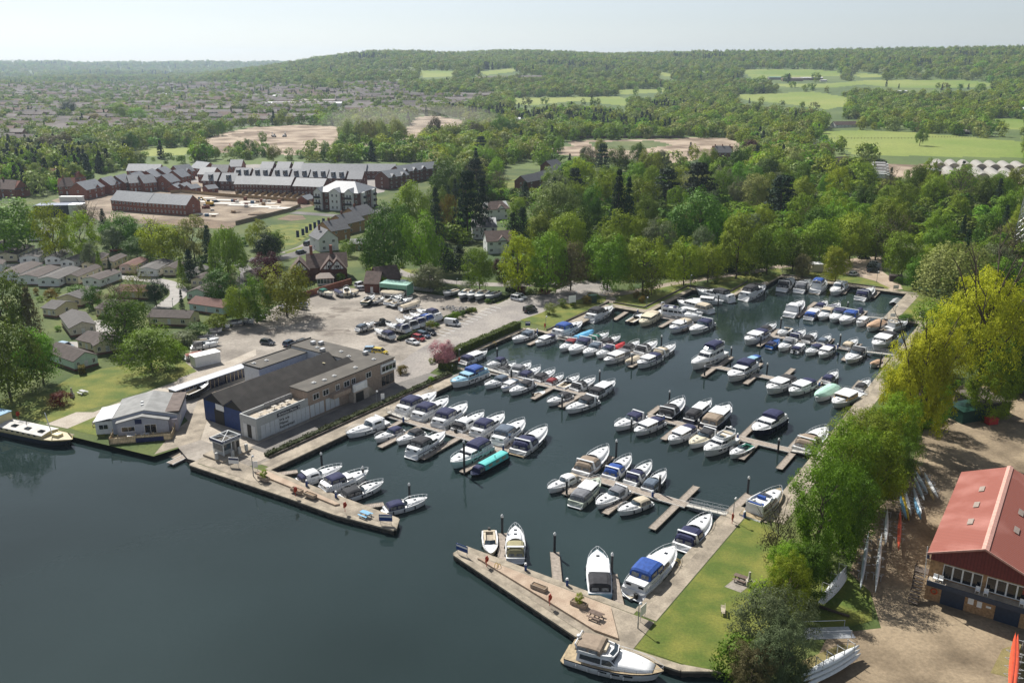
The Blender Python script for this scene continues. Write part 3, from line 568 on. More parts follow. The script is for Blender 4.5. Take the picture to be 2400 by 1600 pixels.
for a in [
    # caravan park
    ('V', 15, 585, 458, 170, 'round', 'green', 'at the left edge of the caravan park'), ('V', 130, 600, 474, 72, 'oval', 'lime', 'between the caravans'), ('V', 192, 600, 492, 76, 'oval', 'lime', 'between the caravans'),
    ('V', 15, 800, 620, 110, 'round', 'dark', 'at the left edge by the bungalows'), ('V', 82, 800, 655, 75, 'cone', 'bronze', 'at the left edge by the bungalows'), ('V', 25, 915, 735, 150, 'round', 'dark', 'beside the riverside lawn'),
    ('V', 100, 880, 755, 90, 'round', 'green', 'beside the riverside lawn'), ('V', 295, 800, 678, 100, 'round', 'dark', 'among the park bungalows'), ('V', 350, 852, 752, 130, 'round', 'green', 'at the edge of the riverside lawn'),
    ('V', 380, 605, 508, 108, 'round', 'lime', 'behind the caravan rows'), ('V', 448, 600, 500, 75, 'oval', 'pale', 'behind the caravan rows'), ('V', 483, 610, 515, 52, 'cone', 'conifer', 'behind the caravan rows'),
    ('V', 527, 640, 515, 82, 'willow', 'olive', 'at the end of the caravan road'), ('V', 290, 570, 488, 85, 'round', 'green', 'behind the caravan rows'), ('V', 205, 545, 462, 70, 'sparse', 'bronze', 'beside the site cabins'),
    ('V', 508, 700, 618, 80, 'round', 'dark', 'beside the curving park road'), ('V', 422, 735, 662, 24, 'cone', 'conifer', 'beside the curving park road'), ('V', 360, 705, 640, 50, 'round', 'conifer', 'inside the park road bend'),
    ('V', 255, 640, 590, 18, 'cone', 'conifer', 'between the caravans'), ('V', 230, 625, 575, 26, 'cone', 'lime', 'between the caravans'), ('V', 420, 660, 590, 36, 'cone', 'green', 'behind the caravan rows'), ('V', 440, 655, 575, 42, 'cypress', 'conifer', 'behind the caravan rows'),
    ('V', 465, 640, 602, 34, 'cone', 'dark', 'behind the caravan rows'), ('V', 500, 660, 620, 22, 'cone', 'dark', 'beside the curving park road'), ('V', 320, 690, 620, 70, 'sparse', 'olive', 'inside the park road bend'), ('V', 270, 720, 650, 90, 'sparse', 'bronze', 'among the park bungalows'),
    ('V', 215, 710, 655, 40, 'bush', 'dark', 'among the park bungalows'), ('V', 180, 690, 650, 60, 'bush', 'dark', 'among the park bungalows'), ('V', 118, 685, 660, 30, 'bush', 'goldbush', 'among the park bungalows'), ('V', 240, 530, 478, 34, 'cone', 'conifer', 'beside the site cabins'),
    ('V', 260, 580, 520, 55, 'round', 'grey', 'behind the caravan rows'), ('V', 315, 590, 545, 60, 'round', 'dark', 'behind the caravan rows'), ('V', 350, 560, 500, 46, 'sparse', 'bronze', 'behind the caravan rows'), ('V', 210, 620, 560, 40, 'round', 'grey', 'between the caravans'),
    # between park and yard
    ('V', 615, 612, 530, 66, 'round', 'conifer', 'beside the bend of the road'), ('V', 618, 665, 580, 64, 'round', 'purple', 'beside the timbered house'), ('V', 555, 745, 655, 66, 'round', 'olive', 'along the edge of the boatyard'), ('V', 590, 742, 635, 70, 'round', 'green', 'along the edge of the boatyard'),
    ('V', 660, 728, 608, 118, 'round', 'olive', 'along the edge of the boatyard'), ('V', 535, 700, 640, 50, 'sparse', 'bronze', 'along the edge of the boatyard'), ('V', 500, 760, 715, 50, 'bush', 'green', 'along the edge of the boatyard'), ('V', 425, 790, 755, 70, 'bush', 'grey', 'along the edge of the boatyard'),
    ('V', 455, 775, 740, 60, 'bush', 'dark', 'along the edge of the boatyard'), ('V', 400, 820, 780, 60, 'bush', 'green', 'at the edge of the riverside lawn'),
    ('V', 885, 645, 485, 100, 'round', 'dark', 'beside the slate-roofed cottages'), ('V', 968, 645, 487, 88, 'round', 'green', 'beside the slate-roofed cottages'), ('V', 905, 560, 462, 84, 'round', 'dark', 'behind the slate-roofed cottages'),
    ('V', 942, 540, 415, 78, 'round', 'green', 'beside the apartment block'), ('V', 1003, 560, 425, 62, 'cone', 'conifer', 'beside the apartment block'), ('V', 1030, 545, 452, 44, 'oval', 'goldbush', 'between the dark conifers'), ('V', 1075, 550, 380, 76, 'cedar', 'conifer', 'in front of the white houses'),
    ('V', 1108, 545, 400, 66, 'cone', 'conifer', 'in front of the white houses'), ('V', 988, 672, 606, 84, 'round', 'grey', 'beside the lane'), ('V', 1102, 668, 575, 70, 'round', 'green', 'beside the lane'), ('V', 1148, 640, 592, 36, 'round', 'purple', 'beside the lane'),
    ('V', 1020, 630, 560, 70, 'cypress', 'conifer', 'in the dark row behind the lane'), ('V', 1055, 630, 565, 62, 'cypress', 'conifer', 'in the dark row behind the lane'), ('V', 1085, 625, 572, 50, 'cypress', 'conifer', 'in the dark row behind the lane'),
    ('V', 800, 590, 550, 40, 'round', 'green', 'beside the slate-roofed cottages'), ('V', 850, 612, 575, 46, 'round', 'dark', 'beside the slate-roofed cottages'), ('V', 870, 665, 622, 20, 'bush', 'lime', 'beside the brown-roofed garages'), ('V', 882, 668, 630, 20, 'bush', 'green', 'beside the brown-roofed garages'),
    ('V', 1178, 668, 640, 34, 'bush', 'white', 'beside the lane'), ('V', 1070, 668, 645, 28, 'bush', 'white', 'beside the lane'),
    # north wood edge
    ('V', 1190, 672, 540, 80, 'oval', 'lime', 'along the lane by the gate'), ('V', 1258, 672, 540, 95, 'round', 'green', 'along the lane by the gate'), ('V', 1310, 668, 555, 84, 'round', 'bronze', 'along the lane by the gate'), ('V', 1395, 668, 540, 100, 'round', 'green', 'along the path above the lawn'),
    ('V', 1475, 668, 542, 112, 'round', 'olive', 'along the path above the lawn'), ('V', 1496, 678, 618, 50, 'sparse', 'bronze', 'on the lawn by the path'), ('V', 1570, 655, 550, 80, 'round', 'green', 'along the path above the lawn'), ('V', 1625, 648, 560, 76, 'round', 'olive', 'along the path above the lawn'),
    ('V', 1690, 640, 500, 100, 'round', 'olive', 'along the path above the lawn'), ('V', 1760, 632, 520, 90, 'round', 'green', 'along the path above the lawn'), ('V', 1820, 622, 530, 84, 'round', 'dark', 'along the path above the lawn'), ('V', 1880, 612, 500, 90, 'round', 'green', 'behind the far car park'),
    ('V', 1950, 602, 490, 90, 'round', 'olive', 'behind the far car park'), ('V', 2010, 598, 500, 90, 'round', 'green', 'behind the far car park'), ('V', 2070, 640, 540, 84, 'round', 'green', 'beside the far car park'), ('V', 2050, 610, 510, 90, 'sparse', 'bronze', 'beside the far car park'),
    ('V', 1842, 640, 582, 44, 'round', 'bronze', 'by the cream hut'), ('V', 1918, 652, 572, 56, 'round', 'olive', 'by the cream hut'), ('V', 2100, 665, 590, 60, 'round', 'green', 'beside the far car park'),
    ('V', 1200, 560, 478, 46, 'cypress', 'conifer', 'beside the white houses'), ('V', 1178, 560, 490, 40, 'cypress', 'conifer', 'beside the white houses'), ('V', 1278, 570, 415, 116, 'round', 'pale', 'in the wood behind the lane'), ('V', 1322, 560, 478, 60, 'round', 'lime', 'in the wood behind the lane'),
    ('V', 1300, 610, 495, 90, 'round', 'green', 'in the wood behind the lane'), ('V', 1417, 550, 385, 70, 'cone', 'conifer', 'in the wood behind the lane'), ('V', 1440, 550, 400, 60, 'cone', 'conifer', 'in the wood behind the lane'), ('V', 1605, 580, 435, 130, 'round', 'dark', 'in the wood behind the lane'),
    ('V', 1510, 600, 505, 80, 'round', 'grey', 'in the wood behind the lane'), ('V', 1400, 610, 520, 84, 'round', 'green', 'in the wood behind the lane'), ('V', 1205, 470, 415, 46, 'cone', 'conifer', 'beside the new grey-roofed houses'), ('V', 1715, 460, 400, 44, 'cone', 'conifer', 'in the wood behind the lane'),
    ('V', 1600, 480, 365, 100, 'cedar', 'conifer', 'in the wood behind the manor'), ('V', 1790, 500, 395, 90, 'cedar', 'conifer', 'in the wood behind the manor'), ('V', 1530, 480, 380, 90, 'cedar', 'conifer', 'in the wood behind the manor'),
    ('V', 1722, 368, 320, 46, 'round', 'purple', 'beside the dark manor house'), ('V', 1585, 358, 325, 20, 'cone', 'conifer', 'beside the dark manor house'), ('V', 1975, 420, 370, 74, 'willow', 'olive', 'beside the parked lorries'), ('V', 2112, 335, 296, 32, 'oval', 'green', 'alone in the green paddock'),
    # east side
    ('V', 2190, 690, 552, 180, 'willow', 'pale', 'behind the far eastern lawn'), ('V', 2270, 700, 590, 110, 'round', 'green', 'behind the far eastern lawn'), ('V', 2140, 640, 560, 90, 'willow', 'olive', 'behind the far eastern lawn'), ('V', 2235, 945, 640, 195, 'oak', 'yellow', 'on the east bank by the green shed'),
    ('V', 2100, 1020, 735, 165, 'big', 'yellow', 'on the east bank in front of the green shed'), ('V', 2160, 800, 690, 120, 'round', 'green', 'behind the yellow tree'), ('V', 2330, 900, 720, 130, 'round', 'dark', 'at the right edge behind the green shed'), ('V', 2260, 960, 830, 110, 'near', 'olive', 'beside the green shed'),
    ('V', 1975, 1080, 935, 150, 'near', 'olive', 'along the east quay'), ('V', 2045, 1060, 930, 120, 'near', 'green', 'along the east quay'), ('V', 1925, 1190, 1000, 160, 'near', 'green', 'along the east quay'), ('V', 2000, 1170, 985, 150, 'near', 'olive', 'along the east quay'),
    ('V', 1875, 1300, 1075, 150, 'near', 'green', 'along the east quay'), ('V', 1935, 1270, 1075, 135, 'near', 'dark', 'along the east quay'), ('V', 2050, 1120, 1000, 100, 'near', 'dark', 'along the east quay'), ('V', 1812, 1375, 1240, 95, 'near', 'green', 'beside the near lawn'),
    ('V', 1852, 1385, 1240, 100, 'near', 'dark', 'beside the near lawn'), ('V', 1775, 1330, 1165, 100, 'sparse', 'bronze', 'beside the near lawn'), ('V', 1800, 1420, 1290, 90, 'near', 'olive', 'beside the near lawn'), ('V', 1760, 1520, 1345, 150, 'near', 'grey', 'at the corner of the near lawn'),
    ('V', 1700, 1555, 1450, 110, 'bush', 'dark', 'at the corner of the near lawn'), ('V', 1790, 1590, 1420, 120, 'near', 'grey', 'at the corner of the near lawn'), ('V', 1720, 1600, 1480, 100, 'near', 'bronze', 'at the corner of the near lawn'), ('V', 1745, 1400, 1330, 60, 'bush', 'lime', 'beside the near lawn'),
    # marina planting
    ('V', 1018, 840, 782, 56, 'round', 'pink', 'beside the car park entrance'), ('V', 140, 930, 895, 46, 'bush', 'redbush', 'on the riverside lawn'), ('V', 1263, 722, 695, 28, 'bush', 'pale', 'on the lawn by the car park'),
]: tpx(*a)
def tfar(c, x, yb, yt, w, sh, lf, where):
    b = WA(c, x, yb); h = height_at(b, px(c, x, yt)[1]); tree(b, h, w * CROP[c][2] * (b.y * CT + (CAM_H - b.z) * ST) / FPX, sh, lf, where)
for x, yb, yt, w in [(40, 752, 592, 80), (125, 756, 588, 95), (205, 760, 592, 90), (285, 760, 585, 95), (390, 750, 582, 110)]: tfar('Y', x, yb, yt, w, 'oval', 'pale', 'in front of the dust cloud')
for x, yb, yt, w, lf in [(590, 742, 640, 90, 'grey'), (655, 735, 560, 90, 'bronze'), (760, 748, 650, 130, 'dark'), (925, 742, 605, 120, 'bronze'), (1110, 730, 560, 150, 'green'), (1170, 735, 590, 130, 'dark')]: tfar('Y', x, yb, yt, w, 'round', lf, 'beside the dusty site')
for x, yb, yt, w, lf in [(410, 850, 675, 205, 'bronze'), (620, 835, 700, 180, 'dark'), (820, 820, 700, 150, 'dark'), (905, 815, 670, 110, 'dark'), (480, 560, 455, 110, 'conifer'), (850, 600, 480, 110, 'lime'), (955, 600, 505, 120, 'lime'), (645, 605, 545, 120, 'goldbush'), (390, 605, 570, 90, 'goldbush'), (1675, 535, 480, 100, 'dark'), (1510, 700, 590, 100, 'green'), (1925, 620, 545, 90, 'olive'), (1130, 760, 640, 110, 'olive')]: tfar('X', x, yb, yt, w, 'round', lf, 'at the edge of the town')
def bush(c, x, y, w, leaf, where, hf=.85):
    b = W(c, x, y, 1.05); d = b.y * CT + (CAM_H - 1) * ST; wm = w * CROP[c][2] * d / FPX
    tree(b, wm * hf, wm, 'bush', leaf, where)
for a in [('I', 680, 1065, 95, 'goldbush', 'on the lawn by the green cabinet'), ('I', 720, 1010, 60, 'goldbush', 'on the lawn by the green cabinet'), ('I', 770, 1015, 60, 'dark', 'on the lawn by the green cabinet'), ('I', 465, 1095, 90, 'dark', 'beside the white sign'), ('I', 560, 1085, 60, 'green', 'beside the white sign'),
          ('I', 1140, 1010, 70, 'goldbush', 'on the small lawn'), ('I', 1225, 1000, 80, 'goldbush', 'on the small lawn'), ('I', 1192, 1055, 72, 'goldbush', 'on the small lawn'), ('I', 1872, 880, 60, 'dark', 'on the lawn by the path'), ('I', 95, 975, 85, 'redbush', 'beside the parked white car'), ('I', 165, 975, 70, 'dark', 'beside the parked white car'),
          ('I', 210, 975, 60, 'grey', 'beside the parked white car'), ('I', 270, 980, 80, 'redbush', 'beside the parked white car'), ('I', 325, 978, 70, 'redbush', 'beside the parked white car'), ('I', 380, 970, 60, 'olive', 'beside the parked white car'),
          ('J', 1210, 880, 90, 'dark', 'by the far path'), ('J', 1345, 930, 80, 'dark', 'by the far path'), ('K', 1600, 1290, 85, 'olive', 'in the car park divider'), ('K', 1660, 1280, 60, 'dark', 'in the car park divider'), ('K', 1835, 1200, 90, 'olive', 'in the car park divider'), ('K', 1900, 1180, 60, 'dark', 'in the car park divider'),
          ('K', 1960, 1155, 70, 'dark', 'in the car park divider'), ('K', 2010, 1140, 50, 'olive', 'in the car park divider'), ('K', 1770, 1210, 60, 'dark', 'in the car park divider'), ('A', 2130, 450, 110, 'goldbush', 'at the end of the long building'), ('B', 440, 200, 60, 'olive', 'beside the pink tree'),
          ('B', 432, 370, 70, 'lime', 'on the bank below the pink tree'), ('K', 780, 870, 110, 'lime', 'by the conservatory'), ('H', 700, 470, 130, 'dark', 'on the far eastern lawn', .35), ('I', 20, 905, 80, 'white', 'beside the lane'), ('K', 2130, 1060, 60, 'dark', 'beside the row of white boats')]: bush(*a)

# woodland, belts and far trees
HOUSES_PX = []
EXCL = [PX('K', (1960, 120), (2380, 120), (2380, 620), (1960, 620)), PX('K', (560, 190), (1180, 190), (1180, 600), (560, 600)), PX('Y', (1100, 900), (1560, 900), (1560, 1120), (1100, 1120)), PX('Z', (180, 770), (420, 770), (420, 900), (180, 900)),
        PX('Z', (990, 840), (1200, 840), (1200, 960), (990, 960)), PX('Z', (810, 745), (960, 745), (960, 830), (810, 830)), PX('Z', (980, 590), (1220, 590), (1220, 670), (980, 670)), PX('Z', (1280, 890), (2380, 880), (2380, 1040), (1290, 1040)),
        PX('I', (740, 150), (840, 150), (840, 220), (740, 220)), PX('S', (160, 445), (270, 400), (420, 384), (600, 382), (1000, 380), (1000, 450), (940, 545), (160, 545))]
def free(x, y, gap):
    for a, b, w in TPOS:
        if (a - x) ** 2 + (b - y) ** 2 < (gap + w * .3) ** 2: return False
    return True
for k in range(22):
    x, y = random.uniform(60, 1300), random.uniform(900, 1450); b = W('L', x, y)
    if free(b.x, b.y, 2.0): tree(b, random.uniform(1.2, 2.4), random.uniform(1.8, 3.2), 'bush', random.choice(['green', 'dark', 'olive', 'goldbush', 'grey']), 'in the park gardens')
def scatter(poly, n, where, kinds, hr, gap, wr=(.6, .95), tries=6000, terr=False):
    xs = [p[0] for p in poly]; ys = [p[1] for p in poly]; k = 0
    for _ in range(tries):
        if k >= n: break
        x = random.uniform(min(xs), max(xs)); y = random.uniform(min(ys), max(ys))
        if not inpoly(x, y, poly) or any(inpoly(x, y, e) for e in EXCL): continue
        b = WA('S', x, y)
        if b is None or not free(b.x, b.y, gap): continue
        sh, lf = random.choice(kinds); h = random.uniform(*hr); w = h * random.uniform(*wr)
        if sh in ('cone',): w *= .55
        if sh == 'cypress': w *= .35
        if sh == 'cedar': h *= 1.15
        tree(b, h, w, sh, lf, where); k += 1
WK = [('round', 'green')] * 4 + [('round', 'olive')] * 3 + [('round', 'dark')] * 2 + [('oval', 'green'), ('sparse', 'bronze'), ('cone', 'conifer'), ('oval', 'lime'), ('round', 'pale'), ('round', 'grey')]
scatter(PX('V', (1500, 640), (1640, 630), (1800, 605), (2010, 580), (2040, 545), (2352, 555), (2352, 455), (2100, 425), (1900, 430), (1700, 420), (1500, 440)), 62, 'in the wood north of the marina', WK, (12, 19), 4.2)
scatter(PX('V', (1130, 470), (1200, 440), (1330, 400), (1520, 400), (1700, 400), (1900, 405), (1900, 440), (1500, 455), (1480, 600), (1340, 600), (1230, 600)), 30, 'in the wood around the white houses', WK + [('cedar', 'conifer')] * 2, (13, 20), 4.5)
scatter(PX('V', (600, 330), (1060, 340), (1060, 372), (1000, 368), (600, 372)), 20, 'in the belt behind the estate', [('oval', 'green'), ('oval', 'green'), ('round', 'olive'), ('oval', 'dark')], (9, 13), 3.5)
scatter(PX('V', (80, 395), (320, 378), (600, 352), (600, 372), (330, 385), (180, 430), (80, 440)), 16, 'in the belt left of the estate', [('round', 'green'), ('oval', 'dark'), ('round', 'olive')], (9, 14), 3.5)
scatter(PX('V', (1040, 372), (1300, 350), (1480, 372), (1700, 375), (1700, 400), (1330, 398), (1130, 455), (1050, 440)), 22, 'in the wood below the brown field', WK + [('cedar', 'conifer')], (12, 18), 4)
scatter(PX('V', (1000, 470), (1120, 380), (1160, 400), (1160, 520), (1090, 560), (1010, 560)), 9, 'behind the dark conifers', [('cone', 'conifer'), ('round', 'dark'), ('round', 'green'), ('cedar', 'conifer')], (14, 21), 4)
scatter(PX('V', (2140, 560), (2352, 545), (2352, 640), (2300, 700), (2240, 690), (2150, 650)), 12, 'behind the far eastern lawn', WK, (10, 17), 4.5)
scatter(PX('V', (0, 380), (150, 390), (160, 440), (60, 450), (0, 460)), 9, 'around the red-roofed houses', [('round', 'green'), ('cone', 'conifer'), ('round', 'dark')], (8, 13), 4)
scatter(PX('V', (560, 520), (640, 520), (640, 590), (560, 600)), 4, 'beside the flag-lined lawn', [('round', 'green'), ('oval', 'olive')], (6, 10), 4)
scatter(PX('V', (2040, 880), (2160, 830), (2180, 930), (2110, 1010), (2050, 1000)), 7, 'below the yellow trees', [('near', 'green'), ('near', 'dark'), ('near', 'olive')], (7, 11), 2.5)
scatter(PX('V', (2230, 780), (2352, 700), (2352, 880), (2300, 930), (2250, 880)), 7, 'at the right edge behind the green shed', [('near', 'green'), ('round', 'dark'), ('near', 'olive')], (9, 15), 3)

# distant trees that read as one mass
LOWC = []
for i, (lf, sh) in enumerate([('green', 0), ('green', 0), ('olive', 0), ('pale', 1), ('olive', 1), ('pale', 0), ('conifer', 2), ('lime', 0), ('dark', 0)]):
    if sh == 2: m = crown_cone(420, .07, 200 + i, tiers=8, clumps=6)
    else: m = crown_round(460, 26, .058, 200 + i, zc=.5 if sh else .48, rz=.5, cl=.22, hollow=.75)
    m.materials.clear(); m.materials.append(LEAF[lf]); LOWC.append(m)
proto = bpy.data.collections.new('woodland_kinds')
for i, m in enumerate(LOWC):
    o = bpy.data.objects.new(f'woodland_kind_{i}', m); proto.objects.link(o)
def mass(name, pts, label):
    me = bpy.data.meshes.new(name); me.vertices.add(len(pts)); me.vertices.foreach_set('co', np.array([p[:3] for p in pts], np.float32).ravel())
    for nm, k, ty in (('hgt', 3, 'FLOAT'), ('wid', 4, 'FLOAT'), ('kin', 5, 'INT'), ('rot', 6, 'FLOAT')):
        a = me.attributes.new(nm, ty, 'POINT'); a.data.foreach_set('value', [p[k] for p in pts])
    o = link(name, me); o['kind'] = 'stuff'; o['label'] = label; o['category'] = 'woodland'
    g = bpy.data.node_groups.new(name, 'GeometryNodeTree'); g.interface.new_socket('Geometry', in_out='INPUT', socket_type='NodeSocketGeometry'); g.interface.new_socket('Geometry', in_out='OUTPUT', socket_type='NodeSocketGeometry')
    N = g.nodes; Lk = g.links.new; gi = N.new('NodeGroupInput'); go = N.new('NodeGroupOutput'); ip = N.new('GeometryNodeInstanceOnPoints'); ci = N.new('GeometryNodeCollectionInfo')
    ci.inputs[0].default_value = proto; ci.inputs[1].default_value = True; ci.inputs[2].default_value = True
    def at(nm, ty):
        a = N.new('GeometryNodeInputNamedAttribute'); a.data_type = ty; a.inputs[0].default_value = nm; return a.outputs[0]
    cs = N.new('ShaderNodeCombineXYZ'); w = at('wid', 'FLOAT'); Lk(w, cs.inputs[0]); Lk(w, cs.inputs[1]); Lk(at('hgt', 'FLOAT'), cs.inputs[2])
    cr = N.new('ShaderNodeCombineXYZ'); Lk(at('rot', 'FLOAT'), cr.inputs[2])
    ip.inputs['Pick Instance'].default_value = True
    Lk(gi.outputs[0], ip.inputs['Points']); Lk(ci.outputs[0], ip.inputs['Instance']); Lk(at('kin', 'INT'), ip.inputs['Instance Index']); Lk(cs.outputs[0], ip.inputs['Scale']); Lk(cr.outputs[0], ip.inputs['Rotation']); Lk(ip.outputs[0], go.inputs[0])
    md = o.modifiers.new('scatter', 'NODES'); md.node_group = g; return o
rs = np.random.RandomState(5)
def far_points(n, d0, d1, az0, az1, hmin, hmax, dens):
    d = np.sqrt(rs.uniform(d0 ** 2, d1 ** 2, n)); a = np.radians(rs.uniform(az0, az1, n)); x = d * np.sin(a); y = d * np.cos(a); z = hterr(x, y)
    dz = z - CAM_H; dep = y * CT - dz * ST; X = 1200 + FPX * x / dep; Y = 800 - FPX * (y * ST + dz * CT) / dep
    block = np.zeros(n, bool)
    for p in FIELDS + SITES + HUMP + EXCL: block |= npoly(X, Y, p)
    rr = rs.uniform(0, 1, n) > .03
    for f in (.25, .5, .75, 1.0):
        zt = dz + hmax * f; YT = 800 - FPX * (y * ST + zt * CT) / (y * CT - zt * ST)
        for p in FIELDS + SITES[2:]: block |= npoly(X, YT, p) & rr
        if f < .6:
            for p in SITES[:2]: block |= npoly(X, YT, p) & (rs.uniform(0, 1, n) > .15)
    town = np.zeros(n, bool)
    for p in TOWN: town |= npoly(X, Y, p)
    patch = np.sin(x * .006 + 1) * np.sin(y * .005 + 2) + .6 * np.sin(x * .017 + y * .012)
    keep = ~block & (~town | (rs.uniform(0, 1, n) < .34)) & (rs.uniform(0, 1, n) < dens)
    out = []
    for i in np.nonzero(keep)[0]:
        if d[i] < 760 and not free(x[i], y[i], 2.5): continue
        h = rs.uniform(hmin, hmax) * (.75 if town[i] else 1); con = (patch[i] > .9 and rs.uniform() < .55) or rs.uniform() < .03
        k = 6 if con else rs.choice([0, 0, 1, 2, 3, 4, 4, 5, 7])
        if con: h *= 1.2
        out.append((x[i], y[i], z[i] - .6, h, h * (.5 if con else rs.uniform(.75, 1.15)), int(k), rs.uniform(0, 6.28)))
    return out
UND = []
for poly, n, h0, h1 in [(PX('V', (1170, 655), (1500, 645), (1640, 632), (1800, 608), (2010, 582), (2040, 545), (2352, 550), (2352, 440), (2100, 410), (1900, 415), (1700, 400), (1400, 372), (1060, 372), (1000, 420), (1010, 560), (1120, 560), (1240, 610), (1180, 640)), 1500, 4, 9.5), (PX('V', (0, 380), (600, 345), (1050, 340), (1050, 372), (600, 372), (330, 388), (180, 425), (0, 450)), 420, 3, 8),
                       (PX('V', (2130, 560), (2352, 545), (2352, 700), (2250, 700), (2150, 650)), 160, 4, 8), (PX('V', (2040, 880), (2160, 830), (2190, 930), (2110, 1020), (2050, 1040), (1990, 1080), (1960, 1180), (2060, 1130), (2090, 1060)), 60, 2, 5), (PX('V', (430, 520), (560, 525), (560, 620), (480, 640), (200, 560), (200, 540)), 60, 2, 5), (PX('V', (840, 560), (1010, 560), (1100, 640), (960, 620), (850, 640)), 60, 2, 5), (PX('V', (2230, 760), (2352, 700), (2352, 900), (2290, 940)), 60, 3, 7), (PX('V', (2360, 540), (2750, 540), (2900, 900), (2400, 860)), 250, 5, 12)]:
    xs = [p[0] for p in poly]; ys = [p[1] for p in poly]; k = 0
    while k < n:
        x = random.uniform(min(xs), max(xs)); y = random.uniform(min(ys), max(ys)); k += 1
        if not inpoly(x, y, poly) or any(inpoly(x, y, e) for e in EXCL) or any(inpoly(x, y, e) for e in FIELDS + SITES): continue
        b = WA('S', x, y); h = random.uniform(h0, h1); UND.append((b.x, b.y, b.z - .5, h, h * random.uniform(.9, 1.5), random.choice([0, 1, 1, 1, 8, 8]), random.uniform(0, 6.28)))
mass('undergrowth', UND, 'mixed green undergrowth filling the gaps between the taller trees')
mass('near_woodland', far_points(6200, 560, 950, -36, 36, 7, 15, .8), 'mixed green trees filling the ground behind the estate and marina wood')
mass('middle_woodland', far_points(17000, 950, 2000, -35, 35, 8, 16, .85), 'hazy green trees and hedges between the town and the fields')
mass('far_woodland', far_points(26000, 2000, 4300, -34, 34, 11, 19, .9), 'hazy wooded hills along the skyline')
mass('horizon_woodland', far_points(9000, 5000, 8200, -34, 34, 22, 34, .9), 'blue hazy woods on the horizon')
# ---------------------------------------------------------------- boats
FAB = dict(navy=M('canvas_navy', (.022, .026, .075), .85, .2), black=M('canvas_black', (.03, .03, .034), .85, .2), blue=M('canvas_blue', (.02, .07, .28), .8, .15), grey=M('canvas_grey', (.17, .175, .19), .85, .15),
           taupe=M('canvas_taupe', (.27, .21, .155), .85, .12), beige=M('canvas_beige', (.5, .43, .32), .85, .1), red=M('canvas_red', (.45, .03, .035), .8, .1), maroon=M('canvas_maroon', (.2, .02, .025), .8, .15), green=M('canvas_green', (.01, .13, .09), .85, .1),
           olive=M('canvas_olive', (.3, .27, .15), .85, .1), white=GEL, tan=M('canvas_tan', (.42, .28, .18), .85, .15), brown=M('canvas_brown', (.3, .1, .07), .8, .15), mint=M('canvas_mint', (.35, .55, .45), .75, .12), sky=M('canvas_sky', (.12, .4, .65), .7, .1), slate=M('canvas_slate', (.1, .13, .17), .85, .15), charcoal=M('canvas_charcoal', (.03, .032, .036), .85, .2))
HUL = dict(white=GEL, navy=M('hull_navy', (.012, .016, .04), .25, .15, spec=.6), black=M('hull_black', (.012, .012, .014), .25, .15, spec=.6), cream=CREAM, blue=M('hull_blue', (.02, .1, .36), .3, .1), pale=M('hull_pale_blue', (.3, .5, .62), .35, .08), grey=M('hull_grey', (.35, .37, .38), .4, .1), moss=M('hull_mossy', (.42, .46, .38), .6, .25, scale=1.5), yellow=M('hull_ochre', (.62, .36, .05), .4, .1), aqua=M('hull_aqua', (.5, .68, .66), .35, .06), darkgreen=M('hull_green', (.015, .05, .035), .35, .1))
ANTIF = M('antifouling', (.03, .035, .05), .7, .3)
TEAK = M('teak_deck', (.36, .28, .17), .75, .2, wave=('Y', .18, .01, .7))
CHROME = M('stainless_rail', (.72, .73, .74), .25, .05, metal=.7)
FENDW = M('fender_white', (.6, .6, .58), .5, .1); FENDB = M('fender_navy', (.02, .025, .05), .5, .1)
COCKPIT = M('cockpit_sole', (.34, .29, .22), .7, .2)
FEND = {}
for nm, m in (('w', FENDW), ('b', FENDB)):
    mb = MB(); mb.loft([[(.1 * r * math.cos(a), .1 * r * math.sin(a), z) for a in [k * math.pi / 3 for k in range(6)]] for r, z in ((.3, 0), (1, .1), (1, .5), (.3, .6))], closed=True); FEND[nm] = mb.mesh('fender', m, True)
CNAMES = dict(navy='navy', black='black', blue='bright blue', grey='grey', taupe='taupe', beige='beige', red='red', maroon='maroon', green='green', olive='olive', white='white', tan='tan', brown='rust-brown', mint='mint-green', sky='sky-blue', slate='slate-grey', charcoal='charcoal')
